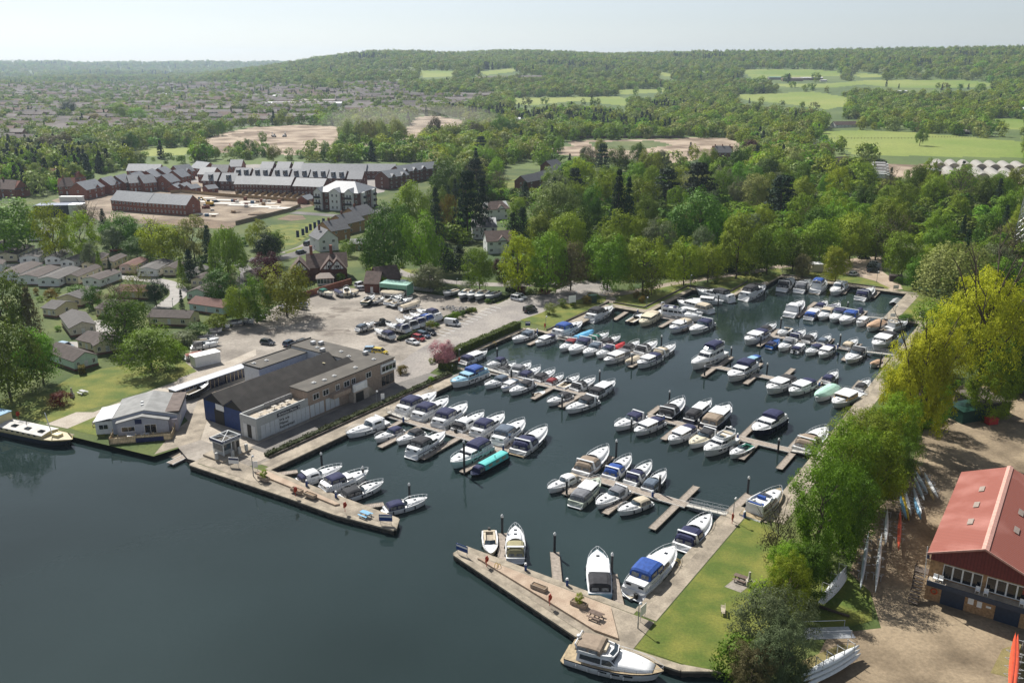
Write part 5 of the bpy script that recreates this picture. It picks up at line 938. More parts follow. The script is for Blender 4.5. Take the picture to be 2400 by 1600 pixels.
BOATS = [
 ('H', 'A', 1597, 1020, 1975, 880, 'white', WA1, {}), ('S', 'A', 1865, 1060, 2120, 950, 'navy', WA1, {}), ('S', 'A', 2065, 1080, 2310, 970, 'black', WA1, {}), ('K', 'B', 560, 855, 250, 1035, 'black', WA1, dict(stripe='navy')),
 ('K', 'B', 478, 492, 155, 655, 'navy', WA2, {}), ('K', 'B', 588, 548, 300, 708, 'navy', WA2, {}), ('K', 'B', 758, 598, 490, 772, 'navy', WA2, {}), ('H', 'B', 925, 658, 665, 808, 'black', WA2, dict(ob=1)), ('K', 'B', 1100, 692, 840, 860, 'navy', WA2, {}), ('K', 'B', 1285, 748, 1035, 935, 'slate', WA2, {}),
 ('S', 'B', 1500, 795, 1225, 1005, 'navy', WA2, dict(teak=True)), ('K', 'B', 612, 1140, 955, 955, 'navy', WA1, dict(hull='aqua', cb=.06)),
 ('H', 'P', 1720, 440, 1215, 590, 'navy', WS, dict(look='white hardtop cruiser with small navy stern cover')), ('K', 'P', 1995, 510, 1480, 690, 'navy', WS, {}), ('S', 'P', 2175, 610, 1690, 770, 'charcoal', WS, dict(teak=True)), ('S', 'B', 400, 1440, 5, 1535, 'navy', WS, dict(noshort=1)),
 ('R', 'B', 948, 95, 725, 178, 'navy', WB2, {}), ('K', 'B', 612, 400, 920, 275, 'blue', WB1, dict(top='pale')), ('S', 'B', 915, 412, 1125, 325, 'slate', WB1, {}), ('R', 'B', 1078, 432, 1222, 355, 'slate', WB1, dict(stripe='blue')), ('S', 'B', 1145, 475, 1360, 372, 'black', WB1, {}),
 ('S', 'B', 938, 228, 1105, 155, 'navy', WB2, {}), ('S', 'B', 1215, 195, 1080, 262, 'black', WB2, {}), ('K', 'B', 1345, 212, 1188, 305, 'grey', WB2, {}), ('S', 'B', 1442, 238, 1262, 328, 'navy', WB2, dict(hull='white', bot='black')), ('S', 'B', 1575, 262, 1398, 350, 'black', WB2, {}),
 ('S', 'B', 1652, 308, 1508, 380, 'maroon', WB2, {}), ('S', 'B', 1795, 318, 1620, 412, None, WB2, dict(bot='black')), ('S', 'B', 1945, 338, 1740, 435, 'black', WB2, {}), ('R', 'B', 2118, 372, 1915, 490, 'black', WB2, {}), ('D', 'B', 1480, 440, 1375, 475, None, WB1, dict(hull='grey', look='small grey tender on a finger pontoon')),
 ('S', 'B', 1490, 568, 1710, 480, 'black', WB1, {}), ('S', 'B', 1662, 638, 1938, 525, 'black', WB1, {}),
 ('H', 'D', 120, 578, 395, 450, 'beige', WD1, dict(look='white hardtop cruiser with cream roof')), ('S', 'D', 690, 192, 430, 415, 'taupe', WD2, dict(teak=True)), ('S', 'D', 898, 272, 690, 452, 'blue', WD2, {}), ('S', 'D', 1085, 330, 885, 500, 'navy', WD2, {}), ('S', 'D', 1218, 410, 1040, 568, 'slate', WD2, {}),
 ('W', 'D', 605, 490, 385, 695, 'grey', WD1, dict(hull='moss', top='moss')), ('S', 'D', 565, 728, 845, 560, 'grey', WD1, dict(bot='black')), ('S', 'D', 765, 782, 1062, 662, 'beige', WD1, {}), ('S', 'D', 1628, 812, 1365, 1090, 'navy', WQ, {}), ('F', 'D', 2268, 600, 1985, 845, None, 'at the quay beside the gangway', dict(seat='blue', teak=True)),
 ('O', 'E', 525, 518, 510, 312, 'brown', WP, dict(hull='cream', look='small cream launch with rust-brown foredeck cover')), ('S', 'E', 725, 288, 725, 548, 'olive', WP, {}), ('W', 'E', 1392, 510, 1418, 850, 'black', WP, dict(hull='pale')), ('K', 'E', 2020, 490, 1690, 830, 'blue', WQ, {}), ('F', 'E', 1935, 1498, 1165, 1290, 'taupe', 'on the river beside the lawn', dict(teak=True, big=1, B=4.8, stripe='navy')),
 ('S', 'I', -5, 1405, 195, 1330, 'slate', WI2, {}), ('R', 'I', 212, 1430, 378, 1362, 'navy', WI1, dict(hull='white', stripe='cream')), ('K', 'I', 640, 1252, 405, 1350, 'blue', 'at the quay below the red post', {}), ('K', 'I', 918, 1112, 712, 1208, 'black', 'at the quay below the steps', {}), ('O', 'I', 1192, 1165, 1075, 1228, 'slate', WN1, dict(look='small dark-hulled boat with grey canopy', hull='black')), ('R', 'I', 1178, 1255, 1322, 1160, 'beige', WN1, dict(hull='cream', top='cream', roof='cream')),
 ('F', 'I', 1745, 1205, 1335, 1145, None, WN1, dict(look='long white yacht lying across the berth', seat='navy')), ('W', 'I', 1515, 1052, 1830, 1128, 'beige', 'behind the long white yacht', {}), ('R', 'I', 1755, 1155, 1560, 1108, 'white', 'behind the long white yacht', dict()), ('K', 'I', 1690, 948, 2020, 1028, 'black', 'at the quay below the path', {}), ('R', 'I', 1948, 1048, 1645, 1020, None, 'at the quay below the path', {}), ('K', 'I', 2322, 922, 2128, 1012, 'black', 'at the quay by the lawn corner', {}),
 ('W', 'I', 1452, 1312, 1622, 1232, 'beige', WN1, dict(hull='white', stripe='blue')), ('S', 'I', 1628, 1328, 1820, 1232, 'navy', WN1, dict(hull='white', bot='black', stripe='black')),
 ('S', 'I', 438, 1488, 578, 1402, 'maroon', WI1, {}), ('S', 'I', 520, 1515, 702, 1402, 'navy', WI1, {}), ('S', 'I', 652, 1532, 805, 1440, 'slate', WI1, {}), ('S', 'I', 772, 1545, 925, 1462, 'navy', WI1, {}), ('R', 'C', 60, 580, 272, 490, 'grey', WI1, dict(stripe='navy')),
 ('T', 'I', 752, 1318, 578, 1378, 'sky', WI2, {}), ('S', 'I', 892, 1335, 718, 1402, 'green', WI2, {}), ('S', 'I', 998, 1365, 828, 1432, 'black', WI2, {}), ('T', 'I', 1038, 1425, 920, 1475, 'red', WI2, {}), ('S', 'I', 1168, 1410, 1042, 1482, 'black', WI2, {}), ('S', 'I', 1332, 1415, 1162, 1508, 'black', WI2, {}), ('S', 'I', 1502, 1445, 1325, 1535, 'beige', WI2, {}), ('T', 'C', 258, 592, 378, 525, 'beige', WI1, dict(look='small boat under beige cover')),
 ('W', 'C', 368, 615, 562, 525, 'navy', WI1, dict(stripe='navy')), ('F', 'C', 862, 630, 1145, 492, 'navy', WC1, {}), ('K', 'C', 1205, 740, 1428, 612, 'navy', WC1, dict(hull='white', bot='black', stripe='navy')), ('R', 'C', 1352, 590, 1485, 532, 'blue', WC2, dict(top='pale', roof='pale')), ('W', 'C', 1558, 850, 1788, 740, 'black', WC1, {}), ('R', 'C', 1762, 865, 1975, 762, 'navy', WC1, {}),
 ('T', 'C', 2008, 920, 2182, 800, 'mint', WC1, {}), ('S', 'C', 2205, 672, 2098, 752, 'navy', WC2, {}), ('R', 'H', 162, 1095, 348, 990, None, WC1, dict(cab='yellow', look='white and ochre river cruiser with long white roof')), ('S', 'H', 432, 912, 352, 972, 'black', WC2, {}),
 ('W', 'C', 1360, 402, 1538, 312, 'navy', WJ1, {}), ('S', 'C', 1642, 232, 1518, 292, 'black', WJ2, {}),
 ('S', 'J', 228, 836, 125, 930, 'charcoal', WN2, {}), ('S', 'J', 388, 850, 282, 942, 'grey', WN2, dict(bot='black')), ('F', 'J', 518, 872, 428, 952, 'blue', WN2, {}), ('H', 'J', 582, 975, 692, 892, 'slate', WN2, {}), ('S', 'J', 968, 928, 845, 1010, 'navy', WN2, dict(stripe='navy')),
 ('H', 'J', 322, 1052, 195, 1162, 'white', WK1, {}), ('R', 'J', 458, 1118, 372, 1188, 'blue', WK1, dict(stripe='blue')), ('S', 'J', 538, 1042, 465, 1098, 'navy', WK2, {}), ('S', 'J', 652, 1062, 580, 1122, 'navy', WK2, {}), ('S', 'J', 468, 1200, 572, 1122, 'beige', WK1, {}), ('S', 'J', 582, 1222, 685, 1132, 'navy', WK1, {}), ('S', 'J', 665, 1242, 792, 1152, 'blue', WK1, dict(stripe='navy')), ('T', 'J', 862, 1112, 785, 1162, 'navy', WK2, {}),
 ('W', 'J', 825, 1252, 902, 1200, 'white', WK1, {}), ('T', 'J', 922, 1298, 1042, 1222, 'tan', WK1, {}), ('F', 'J', 1275, 1240, 1108, 1290, None, 'at the east quay by the far gangway', {}), ('W', 'J', 972, 1470, 1135, 1362, 'black', 'beside the second-farthest gangway', {}),
 ('S', 'J', 95, 1350, 195, 1282, None, WJ2, {}), ('S', 'J', 338, 1312, 228, 1382, 'navy', WJ2, {}), ('S', 'J', 442, 1336, 345, 1402, 'black', WJ2, {}), ('S', 'J', 572, 1362, 482, 1422, 'slate', WJ2, {}), ('S', 'J', 102, 1392, 8, 1452, 'navy', WJ1, dict(hull='blue', top='blue')), ('S', 'J', 102, 1482, 218, 1402, 'grey', WJ1, {}), ('R', 'J', 332, 1432, 245, 1492, 'navy', WJ1, dict(ob=1)), ('S', 'J', 348, 1522, 475, 1452, 'navy', WJ1, {}), ('R', 'J', 478, 1542, 585, 1462, 'navy', WJ1, {}),
 ('S', 'J', 818, 1396, 712, 1462, 'beige', WJ2, {}), ('S', 'H', 262, 775, 372, 692, 'charcoal', WJ1, {}), ('T', 'H', 442, 798, 508, 760, 'tan', WJ1, dict(look='small round boat under tan cover')),
 ('S', 'C', 148, 1190, 412, 1062, 'navy', WE1, {}), ('R', 'C', 338, 1230, 582, 1112, 'navy', WE1, {}), ('S', 'C', 795, 922, 608, 1085, 'black', WE2, dict(hull='black')), ('W', 'C', 1042, 962, 835, 1122, 'black', WE2, dict(hull='navy', B=2.9)), ('W', 'C', 1212, 1002, 1015, 1172, 'taupe', WE2, dict(hull='navy', mast=3.5)), ('R', 'C', 652, 1310, 878, 1182, 'navy', WE1, {}),
 ('S', 'C', 838, 1350, 1062, 1212, 'charcoal', WE1, dict(top='cream')), ('F', 'C', 978, 1420, 1245, 1272, None, WE1, {}), ('S', 'C', 1212, 1440, 1405, 1332, None, WE1, dict(seat='green')), ('K', 'C', 1428, 1240, 1685, 1085, 'navy', WE2, dict(hull='navy')), ('S', 'C', 2105, 1192, 1875, 1380, 'taupe', WE2, {}),
]
SHORT = dict(WA1=WA1)
for k, c, bx_, by_, sx_, sy_, can, where, kw in BOATS:
    boat(k, (c, bx_, by_), (c, sx_, sy_), can, where, **kw)
# narrowboat
def narrowboat():
    b = W('B', 795, 1225, .8); s = W('B', 1118, 1045, .8); d = b - s; L = d.length; rz = math.atan2(d.y, d.x)
    o = thing('narrowboat', 'teal and black narrowboat', 'moored at the end of the long-building jetty', 'boat', 'boats moored in the marina', (s.x, s.y, 0), rz)
    H = Hull(L, 2.3, .75, bluff=.86, flare=.1, rise=.1); H.mesh(o, HUL['black']); H.deck(o, HUL['navy'])
    teal = M('teal_paint', (.1, .48, .45), .5, .08)
    secs = [[(L * t, 1.02, .7), (L * t, .88, 1.75), (L * t, .5, 1.85), (L * t, -.5, 1.85), (L * t, -.88, 1.75), (L * t, -1.02, .7)] for t in (.04, .4, .7)]
    c = MB().loft(secs).ob('cabin', teal, o)
    for s_ in (1, -1):
        for f in (.12, .3, .5):
            q = [(L * f, s_ * 1.0, 1.05), (L * (f + .1), s_ * 1.0, 1.05), (L * (f + .1), s_ * .95, 1.5), (L * f, s_ * .95, 1.5)]; panel(c, 'side_window', q if s_ < 0 else q[::-1], M('brass_window', (.3, .27, .18), .4, .2))
    canopy(o, H, .86, .7, .72, 1.05, 'navy', w=.85, slope=.2); MB().tube((L * .35, .3, 1.85), (L * .35, .3, 2.3), .07, 6).ob('chimney', BLACK, c)
narrowboat()
# barge on the river
def barge():
    b = W('M', 668, 905, 1.4); s = W('M', -330, 690, 1.4); d = b - s; L = d.length; rz = math.atan2(d.y, d.x)
    o = thing('river_barge', 'long converted barge with pale deck and cream cabin sides', 'moored on the river', 'boat', None, (s.x, s.y, 0), rz)
    H = Hull(L, 4.6, 1.35, bluff=.8, flare=.2, rise=.2); H.mesh(o, M('barge_hull', (.028, .04, .06), .5, .2), M('barge_bottom', (.03, .03, .03), .7), M('barge_rail', (.55, .45, .2), .5)); H.deck(o, M('barge_deck', (.5, .43, .28), .7, .1))
    top = M('barge_roof', (.52, .5, .46), .7, .12, scale=.8); crm = M('barge_cream', (.62, .54, .3), .5, .06)
    mb = MB(); mb.loft([[(L * t, 2.0, 1.3), (L * t, 1.95, 2.1), (L * t, 0, 2.35), (L * t, -1.95, 2.1), (L * t, -2.0, 1.3)] for t in (.05, .4, .8)]); c = mb.ob('cabin', crm, o)
    MB().loft([[(L * t, 2.08, 2.08), (L * t, 0, 2.42), (L * t, -2.08, 2.08), (L * t, -2.08, 2.0), (L * t, 0, 2.34), (L * t, 2.08, 2.0)] for t in (.05, .4, .81)], closed=True).ob('cabin_roof', top, o)
    for s_ in (1, -1):
        for k in range(14):
            f = .08 + k * .05; q = [(L * f, s_ * 2.03, 1.6), (L * (f + .022), s_ * 2.03, 1.6), (L * (f + .022), s_ * 2.0, 1.9), (L * f, s_ * 2.0, 1.9)]; panel(c, 'porthole', q if s_ < 0 else q[::-1], GLASS)
    for f in (.52, .64, .76): MB().cbox(L * f, -.7, 2.3, 1.3, .9, .14).ob('roof_hatch', GLASS, o)
    MB().box(L * .28, L * .4, -1.7, 1.7, 2.1, 3.9).ob('wheelhouse', crm, o); MB().box(L * .275, L * .405, -1.8, 1.8, 3.9, 4.05).ob('wheelhouse_roof', M('canvas_sky2', (.15, .3, .42), .6), o)
    for s_ in (1, -1): panel(o, 'wheelhouse_window', [(L * .29, s_ * 1.74, 2.9), (L * .39, s_ * 1.74, 2.9), (L * .39, s_ * 1.74, 3.7), (L * .29, s_ * 1.74, 3.7)][::-s_], GLASS)
    MB().tube((L * .825, 0, 1.4), (L * .79, 0, 6.2), .09, 7).ob('mast', WHITE, o); MB().tube((L * .58, .5, 2.2), (L * .58, .5, 3.2), .06, 6).ob('stove_pipe', BLACK, o)
    MB().cbox(L * .87, 0, 1.4, 1.6, 1.3, .7).ob('fore_hatch', crm, o)
barge()
# tender on the davits of the blue-canopied cruiser
boat('D', ('E', 1600, 780), ('E', 1700, 860), None, 'behind the blue-canopied cruiser at the near lawn', hull='grey', look='small grey inflatable tender', z=.6)
# ---------------------------------------------------------------- pontoons, piles, gangways, marina furniture
FLOATM = M('pontoon_float', (.07, .065, .055), .8, .2)
DECKP = M('pontoon_deck', (.33, .28, .23), .85, .2, scale=2, wave=('X', .3, .015, .6))
EDGEP = M('pontoon_edge', (.62, .6, .56), .6, .1)
def deckpart(o, name, a, b, w, zt=.52, edge=True, tmat=DECKP):
    d = b - a; L = d.length; rz = math.atan2(d.y, d.x); loc = o.matrix_world.inverted() @ Vector((a.x, a.y, 0)) if False else (a.x - o.location.x, a.y - o.location.y, 0)
    p = MB().box(0, L, -w / 2, w / 2, zt - .12, zt).ob(name, tmat, o, loc=loc, rz=rz)
    if edge:
        for s in (1, -1): MB().box(-.03, L + .03, s * w / 2 - .06 if s < 0 else w / 2 - .04, s * w / 2 + .04 if s < 0 else w / 2 + .06, zt - .2, zt + .04).ob('edge_rail', EDGEP if w > 1.5 else WOODG, p)
    n = max(2, int(L / 3.2))
    for k in range(n): x = (k + .5) * L / n; MB().box(x - .9, x + .9, -w / 2 + .08, w / 2 - .08, -.4, zt - .125).ob('float', FLOATM, p)
    return p
ROWS = [('by the long building', 126.0, -118, -86.5, [((660, 890), (345, 1075), 'B'), ((180, 720), (40, 790), 'B'), ((340, 775), (440, 735), 'B'), ((690, 860), (790, 815), 'B'), ((1095, 985), (1190, 930), 'B'), ((950, 1040), (715, 1200), 'B'), ((2080, 1035), (1920, 1125), 'A')]),
        ('by the pink tree', 160.3, -118, -89.5, [((1500, 455), (1365, 525), 'B'), ((1720, 500), (1620, 600), 'B'), ((1230, 320), (1160, 350), 'B'), ((1560, 380), (1640, 340), 'B'), ((1200, 290), (1290, 250), 'B')]),
        ('by the end of the hedge', 193.6, -117, -88.5, [((420, 540), (300, 625), 'C'), ((160, 1400), (150, 1440), 'I'), ((700, 1420), (640, 1460), 'I'), ((1010, 1480), (1100, 1440), 'I')]),
        ('in the middle of the basin', 194.8, -76, -43.5, [((1120, 620), (970, 710), 'C'), ((1120, 620), (1235, 530), 'C'), ((1470, 700), (1360, 780), 'C'), ((1440, 650), (1505, 590), 'C'), ((1720, 720), (1800, 640), 'C'), ((2000, 800), (2090, 720), 'C'), ((320, 975), (370, 915), 'H'), ((2150, 860), (2110, 890), 'C')]),
        ('by the near lawn', 125.0, -71.5, -49.5, [((470, 440), (720, 270), 'D'), ((400, 540), (290, 620), 'D'), ((800, 670), (660, 795), 'D'), ((1310, 735), (1090, 935), 'D'), ((1380, 665), (1500, 545), 'D')]),
        ('below the tree line', 156.8, -72.5, -41.5, [((500, 1060), (580, 985), 'C'), ((700, 1210), (605, 1290), 'C'), ((1330, 1265), (1470, 1130), 'C'), ((1440, 1350), (1320, 1470), 'C'), ((1780, 1375), (1890, 1245), 'C'), ((1800, 1440), (1670, 1560), 'C')]),
        ('second farthest from the river', 228.0, -73, -44.5, [((1590, 345), (1670, 280), 'C'), ((1560, 365), (1480, 435), 'C'), ((540, 1430), (595, 1385), 'J'), ((800, 1480), (845, 1430), 'J'), ((270, 735), (240, 765), 'H')]),
        ('farthest from the river', 262.0, -70.5, -52, [((350, 1110), (440, 1050), 'J'), ((340, 1140), (265, 1185), 'J'), ((850, 1165), (900, 1130), 'J'), ((700, 1180), (660, 1220), 'J')]),
        ('behind the long white yacht', 228.0, -106, -92.5, [((1450, 1215), (1360, 1278), 'I'), ((1640, 1250), (1560, 1310), 'I')])]
for where, u, v0, v1, fing in ROWS:
    a, b = uv(u, v0), uv(u, v1); o = thing('pontoon', 'timber-decked floating jetty with finger berths', where, 'jetty', 'floating jetties', (a.x, a.y, 0))
    deckpart(o, 'walkway', a, b, 2.0)
    for p, q, c in fing:
        P_, Q_ = W(c, *p, .5), W(c, *q, .5); m = to_uv(Q_); v = m[1]
        s = 1 if m[0] > u else -1
        deckpart(o, 'finger', uv(u + s * 1.08, v), uv(m[0], v), 1.15, zt=.5 + .003 * s, edge=True)
for c, p, q, where in [('E', (618, 572), (618, 345), 'beside the small cream launch'), ('E', (1068, 742), (1045, 500), 'standing empty inside the paved spit'), ('E', (1572, 930), (1518, 680), 'beside the pale-blue boat'), ('D', (1790, 795), (1985, 615), 'beside the lamp at the near lawn'), ('I', (940, 1212), (1052, 1140), 'empty below the small lawn'),
                       ('J', (690, 972), (740, 908), 'at the far quay'), ('J', (960, 1008), (1020, 945), 'at the far quay'), ('P', (1000, 520), (1210, 490), 'inside the kiosk spit'), ('P', (1950, 880), (2160, 850), 'near the tip of the kiosk spit'), ('J', (1105, 1215), (1025, 1305), 'beside the tan-covered boat'), ('H', (560, 745), (505, 815), 'below the second-farthest gangway'), ('M', (1560, 1120), (1790, 1010), 'in the slipway')]:
    a, b = W(c, *p, .5), W(c, *q, .5); o = thing('finger_pontoon', 'narrow floating finger pontoon', where, 'jetty', 'separate finger pontoons', (a.x, a.y, 0)); deckpart(o, 'walkway', a, b, 1.3 if c != 'M' else 1.6)
PILEM = M('pile_steel', (.03, .03, .032), .55, .3); CAPM = M('pile_cap', (.7, .7, .68), .5, .05); PILEW = M('pile_timber', (.12, .095, .075), .9, .3)
pm = MB(); pm.tube((0, 0, -1.5), (0, 0, 1), .2, 10); PILE = pm.mesh('pile_post', PILEM, True)
cmh = MB(); cmh.loft([[(.22 * r * math.cos(k * .628), .22 * r * math.sin(k * .628), z) for k in range(10)] for r, z in ((1, 0), (1, .3), (.1, .55))], closed=True); PCAP = cmh.mesh('pile_cap', CAPM, True)
for c, x, yb, yt, where in [('B', 738, 1200, 925, 'by the narrowboat'), ('B', 235, 1430, 1315, 'inside the kiosk spit'), ('A', 1388, 1275, 1190, 'inside the kiosk spit'), ('A', 1770, 1415, 1318, 'inside the kiosk spit'), ('B', 1980, 375, 280, 'at the pink-tree jetty'), ('B', 1040, 125, 68, 'at the pink-tree jetty'), ('B', 1170, 330, 255, 'at the pink-tree jetty'), ('B', 1636, 600, 500, 'at the pink-tree jetty'),
                          ('B', 2132, 1050, 915, 'at the near-lawn jetty'), ('D', 306, 615, 490, 'at the near-lawn jetty'), ('D', 1157, 605, 455, 'at the near-lawn jetty'), ('D', 1968, 610, 470, 'beside the near lawn lamp'), ('E', 617, 345, 208, 'inside the paved spit'), ('E', 1044, 500, 355, 'inside the paved spit'), ('E', 1510, 675, 520, 'inside the paved spit'),
                          ('C', 20, 770, 665, 'at the hedge-end jetty'), ('C', 316, 605, 510, 'at the hedge-end jetty'), ('C', 588, 420, 345, 'at the hedge-end jetty'), ('C', 984, 705, 625, 'at the middle jetty'), ('C', 1228, 525, 450, 'at the middle jetty'), ('C', 1557, 680, 600, 'at the middle jetty'), ('C', 2200, 800, 722, 'at the middle jetty'), ('C', 662, 920, 855, 'at the tree-line jetty'), ('C', 312, 1190, 1105, 'at the tree-line jetty'),
                          ('C', 928, 1190, 1118, 'at the tree-line jetty'), ('C', 1660, 1395, 1295, 'at the tree-line jetty'), ('C', 172, 1440, 1308, 'at the near-lawn jetty'), ('C', 1684, 255, 182, 'at the second-farthest jetty'), ('C', 1497, 430, 340, 'at the second-farthest jetty'), ('C', 795, 270, 195, 'behind the long white yacht'), ('J', 730, 1115, 1055, 'at the farthest jetty'), ('J', 656, 1460, 1355, 'at the second-farthest jetty'),
                          ('J', 288, 1160, 1085, 'at the farthest jetty'), ('J', 115, 1290, 1200, 'at the second-farthest jetty'), ('I', 930, 1210, 1110, 'below the small lawn'), ('I', 1893, 1080, 985, 'at the quay below the path'), ('J', 670, 960, 870, 'at the far quay'), ('J', 350, 950, 870, 'at the far quay'), ('J', 1030, 1295, 1210, 'beside the tan-covered boat'), ('H', 508, 815, 720, 'below the second-farthest gangway')]:
    b = W(c, x, yb, .5); h = height_at(b, px(c, x, yt)[1]) + .5; o = thing('mooring_pile', 'black mooring pile with white cap', where, 'pile', 'mooring piles', (b.x, b.y, 0))
    p = link('post', PILE, o); p.scale = (1, 1, max(1.5, h)); link('cap', PCAP, o, (0, 0, max(1.5, h) - .12))
# gangways with lattice sides
def gangway(a, b, where, w=1.3):
    d = b - a; L = math.hypot(d.x, d.y); rz = math.atan2(d.y, d.x); o = thing('gangway', 'railed metal gangway', where, 'gangway', 'access gangways', (a.x, a.y, a.z), rz); dz = b.z - a.z
    MB().add([(0, -w / 2, 0), (L, -w / 2, dz), (L, w / 2, dz), (0, w / 2, 0), (0, -w / 2, -.12), (L, -w / 2, dz - .12), (L, w / 2, dz - .12), (0, w / 2, -.12)], [(0, 1, 2, 3), (7, 6, 5, 4), (0, 4, 5, 1), (2, 6, 7, 3), (1, 5, 6, 2), (3, 7, 4, 0)]).ob('deck', M('gangway_deck', (.45, .43, .38), .7, .1), o)
    for s in (1, -1):
        mb = MB(); y = s * w / 2; n = max(3, int(L / 1.2))
        for zz in (.05, .55, 1.1): mb.tube((0, y, zz), (L, y, dz + zz), .035, 4)
        for k in range(n + 1): mb.tube((L * k / n, y, dz * k / n), (L * k / n, y, dz * k / n + 1.1), .03, 4)
        for k in range(n): mb.tube((L * k / n, y, dz * k / n + (.05 if k % 2 else 1.1)), (L * (k + 1) / n, y, dz * (k + 1) / n + (1.1 if k % 2 else .05)), .02, 4)
        mb.ob('handrail', STEEL, o)
for u, v0, v1, w_ in [(125.0, -49.4, -42.4, 'to the near lawn'), (126, -118.6, -113, 'to the long building'), (160.3, -118.6, -110, 'by the pink tree'), (156.8, -41.4, -36.2, 'below the tree line'), (194.8, -43.4, -36.2, 'in the middle of the basin'), (228, -44.4, -36.2, 'second farthest from the river'), (262, -51.9, -46.2, 'farthest from the river'), (193.6, -117.2, -111, 'by the end of the hedge')]:
    hi_near = v0 < -100
    a, b = uv(u + (.35 if hi_near else 0), v0, 1.08 if hi_near else .62), uv(u + (.35 if hi_near else 0), v1, .62 if hi_near else 1.08); gangway(a, b, w_)
# lamp posts, service pillars, lifebuoys, signs, benches, planters
LAMPM = M('lamp_grey', (.18, .2, .21), .5, .1)
def lamp(c, x, yb, yt, where):
    b = W(c, x, yb, 1.05); h = height_at(b, px(c, x, yt)[1]); o = thing('lamp_post', 'slim lamp post with white globe head', where, 'lamp post', 'lamp posts', b)
    MB().tube((0, 0, 0), (0, 0, h - .4), .06, 7).tube((0, 0, 0), (0, 0, .9), .09, 7).ob('post', LAMPM, o); MB().tube((0, 0, h - .5), (.25, 0, h - .3), .04, 5).ob('bracket', LAMPM, o); MB().loft([[(.22 + r * math.cos(k * .785), r * math.sin(k * .785), z) for k in range(8)] for r, z in ((.12, h - .45), (.24, h - .3), (.24, h - .2), (.05, h))], closed=True).ob('lantern', WHITE, o, True)
for a in [('E', 1725, 1120, 905, 'at the corner of the near lawn'), ('D', 1832, 862, 645, 'beside the red bin'), ('P', 725, 545, 310, 'by the kiosk steps'), ('A', 1892, 725, 605, 'in front of the long building'), ('B', 622, 275, 215, 'on the bank by the pink tree'), ('B', 690, 140, 65, 'behind the pink tree'), ('I', 1636, 930, 795, 'on the lawn by the path'), ('I', 1235, 1110, 1000, 'on the small lawn'), ('I', 310, 1290, 1175, 'by the red post'),
          ('I', 585, 1070, 950, 'by the white sign'), ('I', 350, 905, 775, 'by the gate'), ('J', 130, 775, 685, 'by the far path'), ('J', 997, 870, 765, 'by the far car park'), ('J', 1165, 1180, 1075, 'by the farthest gangway'), ('J', 1385, 950, 838, 'at the far corner'), ('L', 1588, 1090, 1010, 'beside the park road'), ('H', 1548, 905, 790, 'at the right edge behind the trees'), ('K', 1845, 925, 830, 'by the row of white boats')]: lamp(*a)
BLUE = M('pillar_blue', (.02, .06, .22), .4, .1); REDM = M('safety_red', (.42, .03, .025), .5, .1); ORNG = M('ring_orange', (.55, .09, .03), .6, .1); DKBL = M('sign_navy', (.012, .025, .09), .4, .1)
def pillar(c, x, y, where, z=1.05):
    b = W(c, x, y, z); o = thing('service_pillar', 'blue service pillar', where, 'service pillar', 'shore power pillars', b); MB().prism([(-.18, -.18), (.18, -.18), (.18, .18), (-.18, .18)], 0, .95).ob('body', BLUE, o); MB().prism([(-.2, -.2), (.2, -.2), (.2, .2), (-.2, .2)], .95, 1.2, top=[(-.12, -.12), (.12, -.12), (.12, .12), (-.12, .12)]).ob('lamp_head', WHITE, o)
for a in [('E', 808, 645, 'by the olive-canopied cruiser'), ('E', 1147, 770, 'by the empty finger pontoon'), ('P', 1312, 650, 'inside the kiosk spit'), ('P', 1635, 775, 'inside the kiosk spit'), ('D', 1940, 830, 'by the gangway of the near lawn'), ('I', 232, 1330, 'by the red post'), ('I', 1155, 1150, 'by the beige cruiser'), ('D', 1095, 640, 'on the near-lawn jetty', .56), ('C', 610, 1115, 'on the tree-line jetty', .56), ('C', 1288, 1285, 'on the tree-line jetty', .56), ('B', 178, 735, 'on the long-building jetty', .56), ('B', 1095, 995, 'on the long-building jetty', .56), ('J', 640, 1470, 'on the second-farthest jetty', .56), ('C', 2040, 800, 'on the middle jetty', .56)]: pillar(*a[:4], *( [a[4]] if len(a) > 4 else []))
def torus(mb, c, R_, r, axis='y', n=14, k=6):
    secs = []
    for i in range(n + 1):
        a = 2 * math.pi * i / n; row = []
        for j in range(k):
            t = 2 * math.pi * j / k; rr = R_ + r * math.cos(t)
            row.append((c[0] + rr * math.cos(a), c[1] + r * math.sin(t), c[2] + rr * math.sin(a)))
        secs.append(row)
    mb.loft(secs, closed=True, caps=False); return mb
def lifebuoy(c, x, y, where, z=1.05):
    b = W(c, x, y, z); o = thing('lifebuoy_stand', 'red lifebuoy on a post', where, 'lifebuoy', 'lifebuoy stands', b, U_ROT); MB().tube((0, 0, 0), (0, 0, 1.5), .05, 6).ob('post', REDM, o); torus(MB(), (0, -.1, 1.25), .32, .08).ob('ring', ORNG, o, True); MB().box(-.3, .3, -.02, .04, .8, 1.75).ob('backboard', REDM, o)
for a in [('E', 490, 618, 'at the tip of the paved spit'), ('E', 1005, 935, 'on the paved terrace', 1.35), ('P', 1190, 765, 'among the planters of the kiosk spit', 1.35), ('P', 1735, 935, 'at the end of the kiosk terrace', 1.35), ('M', 170, 715, 'by the barge'), ('I', 300, 1300, 'below the lamp by the hedge end'), ('D', 1825, 885, 'by the gangway lamp'), ('B', 690, 210, 'by the pink tree')]: lifebuoy(*a)
